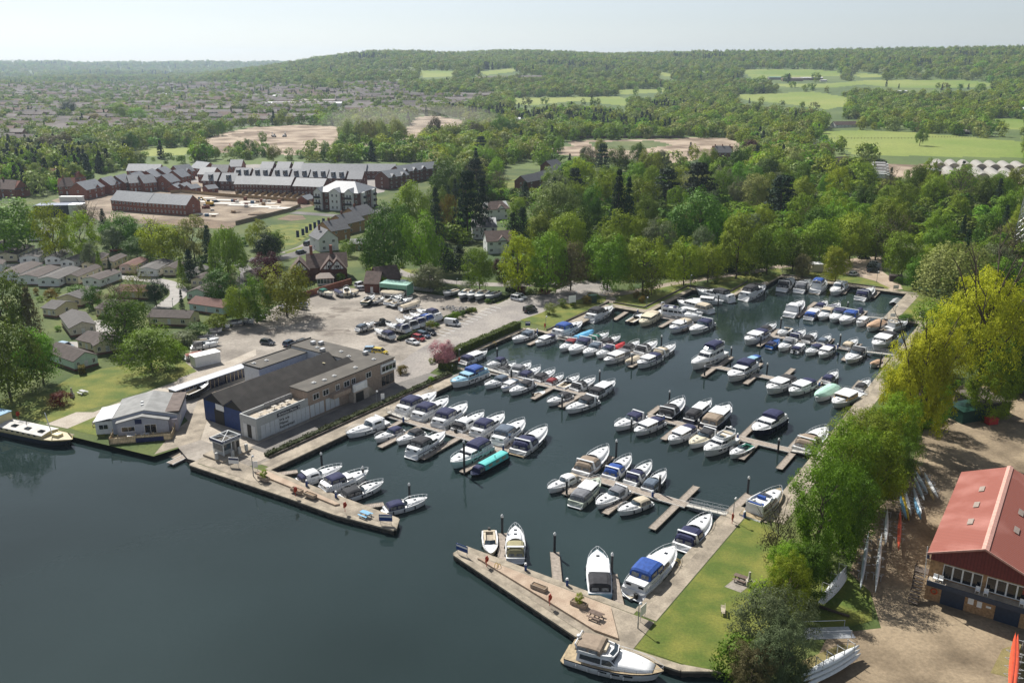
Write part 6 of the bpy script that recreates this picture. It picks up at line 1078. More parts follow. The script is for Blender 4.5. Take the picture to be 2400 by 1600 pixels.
def sign(c, x, yb, yt, w, where, look, col, rz=0.0, band=None):
    b = W(c, x, yb, 1.05); h = height_at(b, px(c, x, yt)[1]); o = thing('sign_board', look, where, 'sign', None, b, rz)
    for s in (-1, 1): MB().tube((s * w * .4, .03, 0), (s * w * .4, .03, h), .04, 5).ob('post', STEEL, o)
    MB().box(-w / 2, w / 2, -.04, 0, h * .35, h).ob('board', col, o)
    if band: MB().box(-w / 2 + .05, w / 2 - .05, -.052, -.042, h * .72, h * .9).ob('lettering_band', band, o)
for a in [('E', 290, 520, 440, 2.2, 'at the tip of the paved spit', 'blue notice board on two posts', BLUE, -.6, WHITE), ('P', 2185, 1075, 965, 2.2, 'at the tip of the kiosk spit', 'blue and white notice board', BLUE, -.1, WHITE), ('P', 512, 440, 335, 2.0, 'in front of the kiosk', 'white notice board on two posts', WHITE, -.15, DKBL), ('P', 745, 480, 380, 1.0, 'beside the kiosk steps', 'small white notice board', WHITE, .2, None),
          ('E', 1765, 1050, 930, 1.5, 'at the corner of the near lawn', 'pale notice board seen edge-on', WHITE, .9, None), ('I', 552, 1090, 990, 2.6, 'on the lawn by the car park', 'large white sign panel', WHITE, .5, None), ('I', 145, 1290, 1225, 1.4, 'by the hedge end steps', 'small blue sign on posts', DKBL, 0, WHITE), ('J', 1172, 945, 895, 1.8, 'at the far corner of the basin', 'grey notice board', STEEL, 0, WHITE), ('J', 1145, 1200, 1155, 1.5, 'by the farthest gangway', 'pale notice board', WHITE, 0, None), ('A', 1950, 715, 635, .8, 'in front of the long building', 'narrow white sign on post', WHITE, .4, None)]: sign(*a)
PLAN = M('planter_brick', (.3, .24, .18), .9, .15); TIMB = M('picnic_timber', (.16, .115, .09), .85, .2); TIMB2 = M('bench_timber', (.42, .37, .28), .85, .15)
def planter(c, x, y, where, plant=None, z=1.35):
    b = W(c, x, y, z); o = thing('planter', f'long stone planter{" with round bush" if plant else " of bare soil"}', where, 'planter', 'stone planters', b, V_ROT)
    t = MB(); t.box(-1.2, 1.2, -.45, .45, 0, .1); 
    for p in ((-1.2, 1.2, -.45, -.35), (-1.2, 1.2, .35, .45), (-1.2, -1.1, -.35, .35), (1.1, 1.2, -.35, .35)): t.box(*p, .1, .6)
    t.ob('trough', PLAN, o); MB().box(-1.1, 1.1, -.35, .35, .1, .5).ob('soil', SOIL, o)
    if plant: c_ = link('foliage', CROWNS['bush'][0], o, (0, 0, .4)); c_.scale = (1.5, 1.5, 1.4); c_.material_slots[0].link = 'OBJECT'; c_.material_slots[0].material = LEAF['lime']
for a in [('E', 918, 800, 'on the paved spit'), ('E', 1245, 935, 'on the paved spit', 1), ('P', 840, 580, 'by the kiosk lamp', 1), ('P', 1205, 715, 'behind the lifebuoy of the kiosk spit'), ('P', 1352, 765, 'on the kiosk terrace')]: planter(*a)
def picnic(c, x, y, where, mat, z=1.35, rz=V_ROT, look='dark timber picnic table'):
    b = W(c, x, y, z); o = thing('picnic_table', look, where, 'picnic table', 'picnic tables', b, rz)
    for k in range(5): MB().box(-.95, .95, -.4 + k * .165, -.4 + k * .165 + .145, .72, .77).ob('plank', mat, o)
    for s in (1, -1): MB().box(-.95, .95, s * .75 - .14, s * .75 + .14, .42, .47).ob('seat', mat, o)
    for x_ in (-.65, .65):
        for s in (1, -1): MB().tube((x_, s * .75, 0), (x_, s * .25, .72), .055, 4).ob('leg', mat, o)
        MB().box(x_ - .04, x_ + .04, -.85, .85, .36, .42).ob('brace', mat, o)
picnic('E', 1380, 1035, 'on the paved spit', TIMB); picnic('F', 738, 815, 'on the near lawn', TIMB, 1.08); picnic('M', 762, 480, 'on the riverside lawn', M('picnic_pale', (.5, .5, .5), .8), 1.05, look='pale timber picnic table'); picnic('P', 1960, 985, 'near the tip of the kiosk spit', M('picnic_blue', (.2, .42, .6), .7), 1.06, look='light blue picnic table')
def bench(c, x, y, where, rz, z=1.06):
    b = W(c, x, y, z); o = thing('park_bench', 'pale timber bench', where, 'bench', 'benches', b, rz)
    for k in range(4): MB().box(-.85, .85, -.25 + k * .13, -.25 + k * .13 + .11, .43, .46).ob('seat_slat', TIMB2, o)
    for k in range(4): MB().box(-.85, .85, .26, .29, .52 + k * .12, .62 + k * .12).ob('back_slat', TIMB2, o)
    for x_ in (-.75, .75): 
        MB().box(x_ - .04, x_ + .04, -.27, -.2, 0, .62).ob('leg', TIMB2, o); MB().box(x_ - .04, x_ + .04, .24, .3, 0, 1.0).ob('leg', TIMB2, o); MB().box(x_ - .05, x_ + .05, -.28, .28, .62, .67).ob('armrest', TIMB2, o)
bench('F', 608, 1050, 'on the near lawn', U_ROT + math.pi + .4); bench('M', 890, 775, 'beside the grey clubhouse', .4)
def barbecue(c, x, y, where):
    b = W(c, x, y, 1.06); o = thing('stone_barbecue', 'small stone barbecue with chimney', where, 'barbecue', 'stone barbecues', b); st = M('barbecue_stone', (.4, .36, .3), .9, .2)
    MB().box(-.4, .4, -.35, .35, 0, .85).ob('hearth', st, o); MB().prism([(-.28, -.25), (.28, -.25), (.28, .25), (-.28, .25)], .85, 1.5, top=[(-.14, -.13), (.14, -.13), (.14, .13), (-.14, .13)]).box(-.14, .14, -.13, .13, 1.5, 2.2).ob('chimney', st, o)
barbecue('F', 800, 850, 'on the near lawn'); barbecue('M', 665, 510, 'on the riverside lawn')
# yellow ladders, bollards, small markers
LADY = M('ladder_yellow', (.55, .36, .03), .5, .1)
def ladder(c, x, y, where, rz):
    b = W(c, x, y, 1.04); o = thing('quay_ladder', 'yellow hooped ladder handrail', where, 'ladder', 'quay ladders', b, rz)
    for s in (-.25, .25):
        mb = MB(); pts = [Vector((.5 * math.cos(math.pi * k / 6), s, .1 + .75 * math.sin(math.pi * k / 6))) for k in range(7)]; mb.path(pts, .045, 5); mb.ob('handrail', LADY, o)
ladder('E', 2045, 600, 'at the quay of the near lawn', V_ROT); ladder('E', 578, 632, 'on the paved spit', U_ROT); ladder('B', 430, 440, 'on the quay below the long building', V_ROT); ladder('K', 2190, 1440, 'below the tall hedge', V_ROT)
# clipped hedges: one leafy body each
HEDGE = leafmat('hedge_leaf', (.075, .11, .014), trans=.3); HEDG2 = leafmat('hedge_dark', (.045, .065, .018), trans=.25)
def hedge(pts, w, h, mat, look, where, z=1.05, n=None, leaf=.16):
    P = [Vector((p[0], p[1], 0)) for p in pts]; Cs, Ns = [], []
    r2 = np.random.RandomState(int(P[0].x * 10) % 1000 + 5)
    for a, b in zip(P, P[1:]):
        d = b - a; L = d.length; t = d.normalized(); s = Vector((-t.y, t.x, 0)); m = int(L * (w + 2 * h) * 26)
        k = r2.randint(0, 3, m); f = r2.uniform(0, 1, m); g = r2.uniform(0, 1, m)
        off = np.where(k == 0, (g - .5) * w, np.where(k == 1, w / 2, -w / 2)) + r2.normal(size=m) * .05; zz = np.where(k == 0, h, g * h) + r2.normal(size=m) * .07 + .12 * np.sin(f * L * 1.3)
        C = np.stack([a.x + t.x * f * L + s.x * off, a.y + t.y * f * L + s.y * off, z + np.maximum(zz, .02)], 1)
        N = np.stack([np.where(k == 1, s.x, np.where(k == 2, -s.x, 0)), np.where(k == 1, s.y, np.where(k == 2, -s.y, 0)), np.where(k == 0, 1.0, .25)], 1); Cs.append(C); Ns.append(unit(N + r2.normal(size=N.shape) * .4))
    C = np.concatenate(Cs); o0 = P[0]; C[:, 0] -= o0.x; C[:, 1] -= o0.y
    me = quads_mesh('hedge', C, np.concatenate(Ns), leaf); me.materials.clear(); me.materials.append(mat)
    o = reg(link('hedge', None, None, (o0.x, o0.y, 0)), look, where, 'hedge'); link('foliage', me, o)
    core = MB()
    for a, b in zip(P, P[1:]):
        d = b - a; t = d.normalized(); s = Vector((-t.y, t.x, 0)) * (w / 2 - .12); q = [a + s, b + s, b - s, a - s]; core.prism([(p.x - o0.x, p.y - o0.y) for p in q][::-1], z, z + h - .15)
    core.ob('stems', M('hedge_core', (.03, .04, .012), .95), o)
hedge([uv(157, -130.4), uv(193.5, -130.4)], 2.0, 1.7, HEDGE, 'tall clipped bright green hedge', 'along the car park')
hedge([uv(96.5, -122.6), uv(120, -122.5), uv(152, -122.2)], 1.3, .7, HEDG2, 'low planted hedge', 'along the quay below the long building')
hedge([uv(154.5, -122.5), uv(154.5, -127)], 2.0, 1.6, HEDGE, 'square clipped hedge block', 'below the pink tree')
for c, p, where in [('K', [(1305, 1405), (1420, 1360), (1500, 1310)], 'by the white coupe'), ('K', [(1700, 1225), (1850, 1170), (2010, 1125)], 'in front of the spare trailers'), ('K', [(2160, 1060), (2352, 985)], 'by the row of white boats')]: hedge([W(c, *q) for q in p], 1.2, .8, HEDG2, 'low dark car park hedge', where)
hedge([W('V', 960, 652), W('V', 1010, 655)], 1.5, 1.2, HEDG2, 'rough hedge', 'beside the lane'); hedge([W('I', -60, 950), W('I', 100, 955)], 1.4, 1.3, HEDGE, 'bright hedge', 'above the parked white cars')
hedge([W('Z', 1180, 880), W('Z', 1400, 905)], 2.0, 3, HEDG2, 'dark clipped hedge', 'behind the weeping willow')
hedge([W('M', 725, 300), W('M', 790, 290)], 1.8, 1.8, leafmat('hedge_gold', (.2, .15, .02)), 'golden clipped hedge', 'by the mint bungalow')
# retaining kerbs behind the quay walks
KERB = M('retaining_kerb', (.1, .085, .07), .9, .2)
for a, b, where in [((195.5, -122), (231.8, -122), 'below the lawn with the red post'), ((231.9, -120.5), (231.9, -110), 'beside the beige cruiser'), ((232, -110), (265, -110), 'below the lawn with round bushes'), ((265.3, -109.5), (265.3, -96), 'behind the white yachts'), ((266, -95.5), (282, -95.5), 'beside the lawn corner'), ((299, -89), (299, -55), 'below the far car park'), ((96.5, -121.7), (152, -121.5), 'below the long planted hedge')]:
    A, B = uv(*a), uv(*b); d = B - A; o = reg(MB().box(0, d.length, -.15, .15, 0, .45).ob('retaining_wall', KERB, None, loc=(A.x, A.y, 1.0), rz=math.atan2(d.y, d.x)), 'low dark retaining wall', where, 'wall', 'retaining walls')
# ---------------------------------------------------------------- buildings
BRICK = M('brick_red', (.22, .085, .055), .9, .18, scale=1.2); BRICKD = M('brick_dark', (.13, .055, .04), .9, .2, scale=1.2); BRICKY = M('brick_buff', (.36, .22, .11), .9, .25, scale=3)
SLATE = M('roof_slate', (.21, .22, .235), .55, .1, scale=.8, wave=('Y', .6, .02, .82)); SLATED = M('roof_dark_slate', (.1, .1, .105), .6, .15, scale=.8); TILE = M('roof_brown_tile', (.13, .09, .075), .85, .22, scale=1.0, wave=('Y', .5, .03, .75)); TILER = M('roof_red_tile', (.25, .11, .075), .85, .2, scale=.8)
RENDER = M('white_render', (.7, .7, .68), .8, .06); CRW = M('cream_cladding', (.62, .55, .38), .75, .06); PINKW = M('pink_cladding', (.55, .42, .36), .75, .06); MINTW = M('mint_cladding', (.5, .62, .52), .75, .06); PALEB = M('pale_blue_cladding', (.42, .55, .6), .75, .06); GREENW = M('sage_cladding', (.35, .42, .36), .75, .06)
UPVC = M('window_frame', (.72, .72, .7), .45, .04)
WINC = {}
def winmesh(w, h, dark=False):
    k = (round(w, 2), round(h, 2))
    if k not in WINC:
        f = MB(); t = .09
        for q in ((-w / 2, w / 2, 0, t), (-w / 2, w / 2, h - t, h), (-w / 2, -w / 2 + t, t, h - t), (w / 2 - t, w / 2, t, h - t), (-.035, .035, t, h - t)): f.box(q[0], q[1], -.06, .02, q[2], q[3])
        p = MB(); p.box(-w / 2 + t * .8, w / 2 - t * .8, -.025, .0, t * .8, h - t * .8); WINC[k] = (f.mesh('window', UPVC), p.mesh('pane', GLASS))
    return WINC[k]
def window(parent, x, y, z, w, h, rz=0.0, pane=True):
    f, p = winmesh(w, h); o = link('window', f, parent, (x, y, z), rz)
    if pane: link('pane', p, o)
    return o
def gable(mb, x0, x1, y0, y1, z0, ze, zr, axis='x', mi=0):
    if axis == 'x':
        ym = (y0 + y1) / 2; v = [(x0, y0, z0), (x1, y0, z0), (x1, y1, z0), (x0, y1, z0), (x0, y0, ze), (x1, y0, ze), (x1, y1, ze), (x0, y1, ze), (x0, ym, zr), (x1, ym, zr)]
        f = [(0, 1, 5, 4), (2, 3, 7, 6), (1, 2, 6, 9, 5), (3, 0, 4, 8, 7), (4, 5, 9, 8), (6, 7, 8, 9), (3, 2, 1, 0)]
    else:
        xm = (x0 + x1) / 2; v = [(x0, y0, z0), (x1, y0, z0), (x1, y1, z0), (x0, y1, z0), (x0, y0, ze), (x1, y0, ze), (x1, y1, ze), (x0, y1, ze), (xm, y0, zr), (xm, y1, zr)]
        f = [(0, 1, 5, 8, 4), (1, 2, 6, 5), (2, 3, 7, 9, 6), (3, 0, 4, 7), (5, 6, 9, 8), (7, 4, 8, 9), (3, 2, 1, 0)]
    return mb.add(v, f, mi)
def roof(parent, x0, x1, y0, y1, ze, zr, mat, axis='x', ov=.35, th=.16, hip=0.0, name='roof'):
    mb = MB(); e = .02
    if axis == 'x':
        ym = (y0 + y1) / 2; sl = (zr - ze) / (ym - y0); a = (x0 - ov, y0 - ov, ze - ov * sl + e); b = (x1 + ov, y0 - ov, ze - ov * sl + e); c = (x1 + ov - hip, ym, zr + e); d = (x0 - ov + hip, ym, zr + e); g = (x1 + ov, y1 + ov, ze - ov * sl + e); h = (x0 - ov, y1 + ov, ze - ov * sl + e)
    else:
        xm = (x0 + x1) / 2; sl = (zr - ze) / (xm - x0); a = (x1 + ov, y0 - ov, ze - ov * sl + e); b = (x1 + ov, y1 + ov, ze - ov * sl + e); c = (xm, y1 + ov - hip, zr + e); d = (xm, y0 - ov + hip, zr + e); g = (x0 - ov, y1 + ov, ze - ov * sl + e); h = (x0 - ov, y0 - ov, ze - ov * sl + e)
    pts = [a, b, c, d, g, h]; up = [(p[0], p[1], p[2] + th) for p in pts]
    mb.add(pts + up, [(6, 7, 8, 9), (8, 10, 11, 9), (7, 10, 8), (11, 6, 9), (3, 2, 1, 0), (3, 5, 4, 2), (0, 1, 7, 6), (4, 5, 11, 10), (1, 4, 10, 7), (5, 0, 6, 11)]) if hip else mb.add(pts + up, [(6, 7, 8, 9), (8, 10, 11, 9), (3, 2, 1, 0), (3, 5, 4, 2), (0, 1, 7, 6), (4, 5, 11, 10), (1, 2, 8, 7), (2, 4, 10, 8), (5, 3, 9, 11), (3, 0, 6, 9)])
    return mb.ob(name, mat, parent)
def house_at(p0, p1, depth, hw, hr, wall, rf, look, where, cat='house', group=None, axis='x', floors=2, wins=None, chim=0, hip=0.0, dormers=0, door=True, name='house', z=1.0, endwin=1, gables=0, c=None, base=None, minL=None, pane=True):
    A = W(*p0, z) if isinstance(p0[0], str) else Vector(p0); B = W(*p1, z) if isinstance(p1[0], str) else Vector(p1); A.z = z; d = B - A; L = math.hypot(d.x, d.y); rz = math.atan2(d.y, d.x)
    if minL: L = max(L, minL)
    o = thing(name, look, where, cat, group, A, rz)
    mb = MB(); gable(mb, 0, L, 0, depth, -.3, hw, hw + hr, axis); w_ = mb.ob('wall', wall, o); r_ = roof(o, 0, L, 0, depth, hw, hw + hr, rf, axis, hip=hip)
    if base: MB().box(-.06, L + .06, -.06, depth + .06, 0, .55).ob('plinth', base, o)
    n = wins if wins is not None else max(1, int(L / 3.2)); fh = hw / floors
    for f in range(floors):
        for k in range(n):
            x = L * (k + .5) / n
            if door and f == 0 and k == n // 2: MB().box(x - .45, x + .45, -.05, .03, 0, 2.05).ob('door', M('door_white', (.6, .6, .6), .5), o)
            else: window(o, x, -.01, f * fh + fh * .36, 1.2 if L / n > 2.4 else .8, fh * .45, pane=pane)
        for k in range(endwin):
            y = depth * (k + .5) / endwin
            window(o, L + .01, y, f * fh + fh * .36, 1.0, fh * .45, math.pi / 2, pane); window(o, -.01, y, f * fh + fh * .36, 1.0, fh * .45, -math.pi / 2, pane)
    for k in range(chim):
        x = L * (.15 + .7 * k / max(1, chim - 1)) if chim > 1 else L * .3; MB().box(x - .35, x + .35, depth / 2 - .35, depth / 2 + .35, hw + hr - .7, hw + hr + 1.3).ob('chimney', BRICK, r_)
    for k in range(dormers):
        x = L * (k + .5) / dormers; y = depth * .2; zc = hw + hr * .45
        dm = MB().box(x - .9, x + .9, depth * .08, depth * .42, hw + hr * .15, hw + hr * .82).ob('dormer', M('dormer_zinc', (.06, .075, .1), .5), r_); window(dm, x, depth * .08 - .01, hw + hr * .3, 1.3, hr * .4)
    for k in range(gables):
        x = L * (.62 if gables == 1 else (k + .5) / gables); g = MB(); gw = min(2.2, L * .22); g.add([(x - gw, -.04, hw - .1), (x + gw, -.04, hw - .1), (x, -.04, hw + gw * .9), (x, depth * .32, hw + gw * .9)], [(0, 1, 2), (1, 3, 2), (0, 2, 3)]); gg = g.ob('roof_gable', rf, r_)
        MB().add([(x - gw * .86, -.06, hw - .1), (x + gw * .86, -.06, hw - .1), (x, -.06, hw + gw * .72)], [(0, 1, 2)]).ob('gable_wall', wall, r_)
    return o
# --- the long marina building, in its own frame: x along u, y toward -v
T_ = M('cedar_cladding', (.34, .26, .2), .8, .15, scale=2, wave=('Z', .25, .01, .8)); FELT = M('roof_felt', (.105, .095, .08), .9, .16, scale=.35, detail=7); CORR = M('roof_asbestos', (.055, .05, .045), .9, .2, scale=.5, detail=7, wave=('X', .35, .04, .7)); GREYP = M('facade_grey', (.4, .41, .4), .7, .08); BLUEW = M('blue_cladding', (.02, .05, .17), .6, .12, wave=('Y', .4, .03, .7)); PANW = M('shutter_white', (.55, .57, .58), .6, .05); BLKF = M('black_fascia', (.02, .02, .02), .6)
def text_mesh(parent, s, size, mat, loc, rot, name='lettering', bold=0.0):
    cu = bpy.data.curves.new('text', 'FONT'); cu.body = s; cu.size = size; cu.extrude = .006; cu.align_x = 'LEFT'; cu.offset = bold; cu.resolution_u = 2
    t = bpy.data.objects.new('text', cu); COL.objects.link(t); bpy.context.view_layer.update(); me = bpy.data.meshes.new_from_object(t.evaluated_get(bpy.context.evaluated_depsgraph_get())); bpy.data.objects.remove(t); me.materials.clear(); me.materials.append(mat)
    o = link(name, me, parent, loc); o.rotation_euler = rot; return o
def marina_building():
    A = uv(100.4, -129.6); o = thing('marina_building', 'long flat-roofed marina building with timber and grey facade', 'beside the service road', 'building', None, A, U_ROT)
    # local: x = u - 100.4, y = -(v + 129.6): away from the basin
    X = lambda u: u - 100.4; Yv = lambda v: -(v + 129.6)
    wl = MB().box(X(100.4), X(113.9), 0, Yv(-134.6), 0, 3.9).ob('shop_wall', GREYP, o)
    for q in ((0, 13.5, 0, .25), (0, 13.5, 4.75, 5.0), (0, .25, .25, 4.75)): MB().box(*q, 3.9, 4.75).ob('parapet', GREYP, o)
    MB().box(.25, 13.5, .25, 4.75, 3.9, 3.94).ob('terrace_floor', M('terrace_deck', (.42, .36, .28), .85, .15), o)
    up = MB().box(X(113.9), X(140.6), .02, Yv(-134.8), 0, 6.05).ob('two_storey_wall', T_, o)
    MB().box(X(113.9) - .2, X(140.6) + .2, -.2, Yv(-134.8) + .1, 6.05, 6.3).ob('flat_roof', FELT, o)
    MB().box(X(134.0), X(140.4), Yv(-134.7), Yv(-157), 0, 5.7).ob('end_wing_wall', RENDER, o); MB().box(X(133.9), X(140.6), Yv(-134.65), Yv(-157.2), 5.7, 5.95).ob('end_wing_roof', FELT, o)
    MB().box(X(119.5), X(133.9), Yv(-151.5), Yv(-156.8), 0, 5.0).ob('rear_wing_wall', RENDER, o); MB().box(X(119.4), X(133.85), Yv(-151.3), Yv(-157.1), 5.0, 5.25).ob('rear_wing_roof', FELT, o)
    for q in ((119.4, 119.7, -151.3, -157.1), (119.7, 133.8, -156.9, -157.1), (133.9, 140.6, -157.0, -157.2)): MB().box(X(q[0]), X(q[1]), Yv(q[2]), Yv(q[3]), 5.2, 6.2 if q[0] > 133 else 5.45).ob('roof_edge', BLKF, o)
    # workshop halls
    for i, (v0, v1) in enumerate(((-134.85, -140.9), (-140.9, -147.6))):
        y0, y1 = Yv(v0), Yv(v1); mb = MB(); gable(mb, X(101.6), X(133.85), y0, y1 - .01, 0, 4.6, 6.5); mb.ob('workshop_wall', BLUEW, o)
        roof(o, X(101.6), X(133.8), y0, y1, 4.6, 6.5, CORR, ov=.28, th=.12, name='workshop_roof')
        MB().add([(X(101.6) - .05, y0 + .2, 4.5), (X(101.6) - .05, y1 - .2, 4.5), (X(101.6) - .05, (y0 + y1) / 2, 6.4)], [(2, 1, 0)]).ob('black_gable', BLKF, o)
        for k in range(2): MB().box(X(127 + i * 3), X(127.4 + i * 3), y0 + .5, y0 + 2.9, 5.35, 5.45).ob('roof_strip', M('roof_light', (.4, .35, .2), .7), o) if k else None
    MB().box(X(101.6) - .08, X(101.6) - .02, Yv(-141.2), Yv(-144.2), 0, 3.4).ob('workshop_door', BLKF, o)
    MB().box(X(101.6) - .1, X(101.6) - .03, Yv(-141.0), Yv(-143.6), 3.2, 4.5).ob('notice_board', WHITE, o)
    # ground-floor shutters, each a panel
    for k in range(11):
        x = .9 + k * 1.17
        MB().box(x, x + 1.05, -.06, -.005, .25, 3.0).ob('shutter_panel', PANW, o)
    for k in range(3): MB().box(-.06, -.005, .5 + k * 1.25, 1.6 + k * 1.25, .25, 3.0).ob('shutter_panel', PANW if k != 1 else BLKF, o)
    for k in range(6): x = X(114.3) + k * 1.35 + (.4 if k > 2 else 0); MB().box(x, x + 1.2, -.06, .0, .25, 2.9).ob('shutter_panel', PANW, o)
    for u in (115.6, 118.4, 121.9, 124.6, 126.7, 131.5): window(o, X(u) + .6, .0, 3.75, 1.7 if u not in (121.9, 126.7) else 1.2, 1.35)
    MB().box(X(120.0), X(125.2), -1.3, .0, 2.75, 3.7).ob('balcony', T_, o)
    MB().box(X(125.6), X(130.4), -1.6, .0, 0, 2.6).ob('porch_wall', M('porch_stone', (.4, .34, .28), .85, .12), o); MB().box(X(125.5), X(129.8), -1.75, -1.4, 2.6, 4.3).ob('porch_screen', RENDER, o); MB().box(X(126.2), X(128.6), -1.66, -1.6, 0, 2.2).ob('porch_door', BLKF, o); MB().box(X(126.0), X(128.8), -1.82, -1.76, 3.0, 4.1).ob('notice_board', WHITE, o)
    for k in range(7): MB().box(X(130.5) + k * .35, X(130.85) + k * .35, -1.3, -.1, 0, 2.5 - k * .35).ob('stair_step', CONC, o)
    b = MB().box(X(136.0), X(140.9), -.35, .02, 3.4, 5.6).ob('bay_window', UPVC, o)
    for k in range(4): MB().box(X(136.2) + k * 1.18, X(137.2) + k * 1.18, -.4, -.36, 3.9, 5.1).ob('pane', GLASS, b)
    for k in range(3): MB().box(X(136.3) + k * 1.4, X(137.5) + k * 1.4, -.04, .0, .4, 2.6).ob('shop_window', GLASS, o)
    sg = MB().box(5.2, 11.2, -.1, -.005, 3.35, 4.1).ob('sign_board', M('sign_charcoal', (.03, .035, .05), .5), o)
    text_mesh(sg, 'Windsor Marina', .62, WHITE, (6.15, -.115, 3.53), (R(90), 0, 0))
    torus(MB(), (5.75, -.12, 3.73), .2, .045).ob('emblem', WHITE, sg); torus(MB(), (10.85, -.12, 3.73), .2, .045).ob('emblem', WHITE, sg)
    dk = M('print_black', (.01, .01, .01), .6)
    for i, t in enumerate(('We are', 'Pilates', 'Reinvented')): text_mesh(o, t, .85, dk, (5.6, -.075, 2.25 - i * .78), (R(90), 0, 0), bold=.015)
    # roof furniture
    vm = M('vent_white', (.55, .55, .53), .6, .08)
    for u, v, z in [(121, -155, 5.25), (124, -154.2, 5.25), (136, -150, 5.95), (137, -143, 5.95), (135.5, -139, 5.95), (136.5, -132, 6.3), (130, -131.5, 6.3), (123.5, -131.5, 6.3), (118, -132, 6.3), (120.5, -131.4, 6.3)]:
        MB().cbox(X(u), Yv(v), z, .8, .8, .18).loft([[(X(u) + r * math.cos(k * .785), Yv(v) + r * math.sin(k * .785), z + h) for k in range(8)] for r, h in ((.3, .18), (.28, .32), (.05, .4))], closed=True).ob('roof_vent', vm, o)
    for u, v in [(137.5, -153), (138.4, -151.2), (134.9, -147), (139, -137)]: MB().cbox(X(u), Yv(v), 5.95, 1.2, .8, .75).ob('air_unit', STEEL, o)
    # terrace furniture
    for x, y in ((3, 2.2), (4.6, 1.6), (6.8, 2.6), (8.6, 2.4), (10.4, 2.6)): MB().cbox(x, y, 3.94, .9, .9, .06).cbox(x, y, 3.94, .1, .1, .72).cbox(x, y, 4.62, 1.1, .8, .05).ob('terrace_table', M('terrace_table', (.4, .36, .3), .7, .2), o)
    for k in range(5): MB().box(6 + k * 1.4, 7.3 + k * 1.4, 4.5, 4.7, 4.1, 5.0).ob('trellis', M('trellis', (.3, .3, .3), .7), o)
marina_building()
def box_building(A, rz, L, D_, H_, name, look, where, wall, rmat, cat='building', slope=0.0):
    o = thing(name, look, where, cat, None, A, rz); MB().box(0, L, 0, D_, 0, H_).ob('wall', wall, o)
    MB().add([(-.15, -.15, H_), (L + .15, -.15, H_), (L + .15, D_ + .15, H_ + slope), (-.15, D_ + .15, H_ + slope), (-.15, -.15, H_ + .14), (L + .15, -.15, H_ + .14), (L + .15, D_ + .15, H_ + slope + .14), (-.15, D_ + .15, H_ + slope + .14)], [(3, 2, 1, 0), (4, 5, 6, 7), (0, 1, 5, 4), (1, 2, 6, 5), (2, 3, 7, 6), (3, 0, 4, 7)]).ob('roof', rmat, o); return o
# locker rows behind the building
for u0, u1, k in ((104.5, 117.5, 0), (117.8, 124.2, 1)):
    o = box_building(uv(u0, -161.5), U_ROT, u1 - u0, 2.6, 2.3, 'storage_locker_row', 'row of navy storage lockers with pale flat roof', ('behind the marina building, long part', 'behind the marina building, short part')[k], HUL['navy'], M('locker_roof', (.42, .44, .48), .5, .08))
    n = int((u1 - u0) / 1.1)
    for i in range(n): MB().box(i * 1.1 + .1, i * 1.1 + .22, -.06, -.005, .1, 2.1).ob('door_jamb', M('jamb_tan', (.45, .36, .24), .7), o); MB().box(i * 1.1 + .3, i * 1.1 + 1.1, -.04, -.004, .1, 2.05).ob('door', HUL['navy'], o)
# fuel kiosk
def kiosk():
    A = uv(91.6, -128.7, 1.4); o = thing('fuel_kiosk', 'small grey kiosk with navy lettered fascia', 'at the base of the spit', 'kiosk', None, A, U_ROT)
    gw = M('kiosk_stone', (.45, .41, .36), .85, .1)
    MB().box(-1.6, 5, -1.6, 4.2, -.4, 0).ob('base', CONC, o)
    MB().box(2.6, 3.8, 0, 3.2, 0, 2.5).ob('wall', gw, o); MB().box(0.15, 2.0, .4, 3.0, 0, .9).ob('counter_wall', GREYP, o); MB().box(.1, 1.9, .35, 3.05, .9, 2.2).ob('glazing', SCREEN, o)
    for x, y in ((.06, .06), (.06, 3.1), (1.9, .06)): MB().box(x, x + .14, y, y + .14, 0, 2.4).ob('post', WHITE, o)
    for q in ((-.25, 4.1, -.3, -.05), (-.25, 4.1, 3.3, 3.55), (-.25, 0, -.05, 3.3), (3.85, 4.1, -.05, 3.3)): MB().box(*q, 2.4, 3.15).ob('fascia', GREYP, o)
    MB().box(0, 3.85, -.05, 3.3, 2.45, 2.55).ob('roof', FELT, o)
    f = MB(); f.tube((0, 0, 3.2), (3.8, 3.2, 3.2), .06, 5).tube((0, 3.2, 3.2), (3.8, 0, 3.2), .06, 5).tube((1.9, -.1, 3.2), (1.9, 3.4, 3.2), .06, 5); f.ob('roof_frame', WHITE, o)
    fr = MB().box(-.3, 4.15, -.36, -.31, 2.75, 3.2).ob('sign_front', DKBL, o); MB().box(-.36, -.31, -.3, 3.55, 2.75, 3.2).ob('sign_side', DKBL, o)
    text_mesh(fr, 'Windsor Marina', .42, WHITE, (.55, -.37, 2.86), (R(90), 0, 0)); torus(MB(), (.12, -.38, 2.98), .15, .035).ob('emblem', WHITE, fr); torus(MB(), (3.85, -.38, 2.98), .15, .035).ob('emblem', WHITE, fr)
    MB().box(3.0, 3.6, -.05, 0, 0, 2.0).ob('door', BLKF, o)
    for k in range(4): MB().box(5.0 + k * .3, 5.3 + k * .3, -1.2, 1.5, -.4, -.05 - k * .1).ob('step', CONC, o)
    for q in ((-1.5, .2), (1.0, -1.3), (2.6, -1.3), (4.2, -1.3)): MB().cbox(q[0], q[1], 0, .5, .4, 1.3).ob('fuel_pump', GREYP, o)
kiosk()
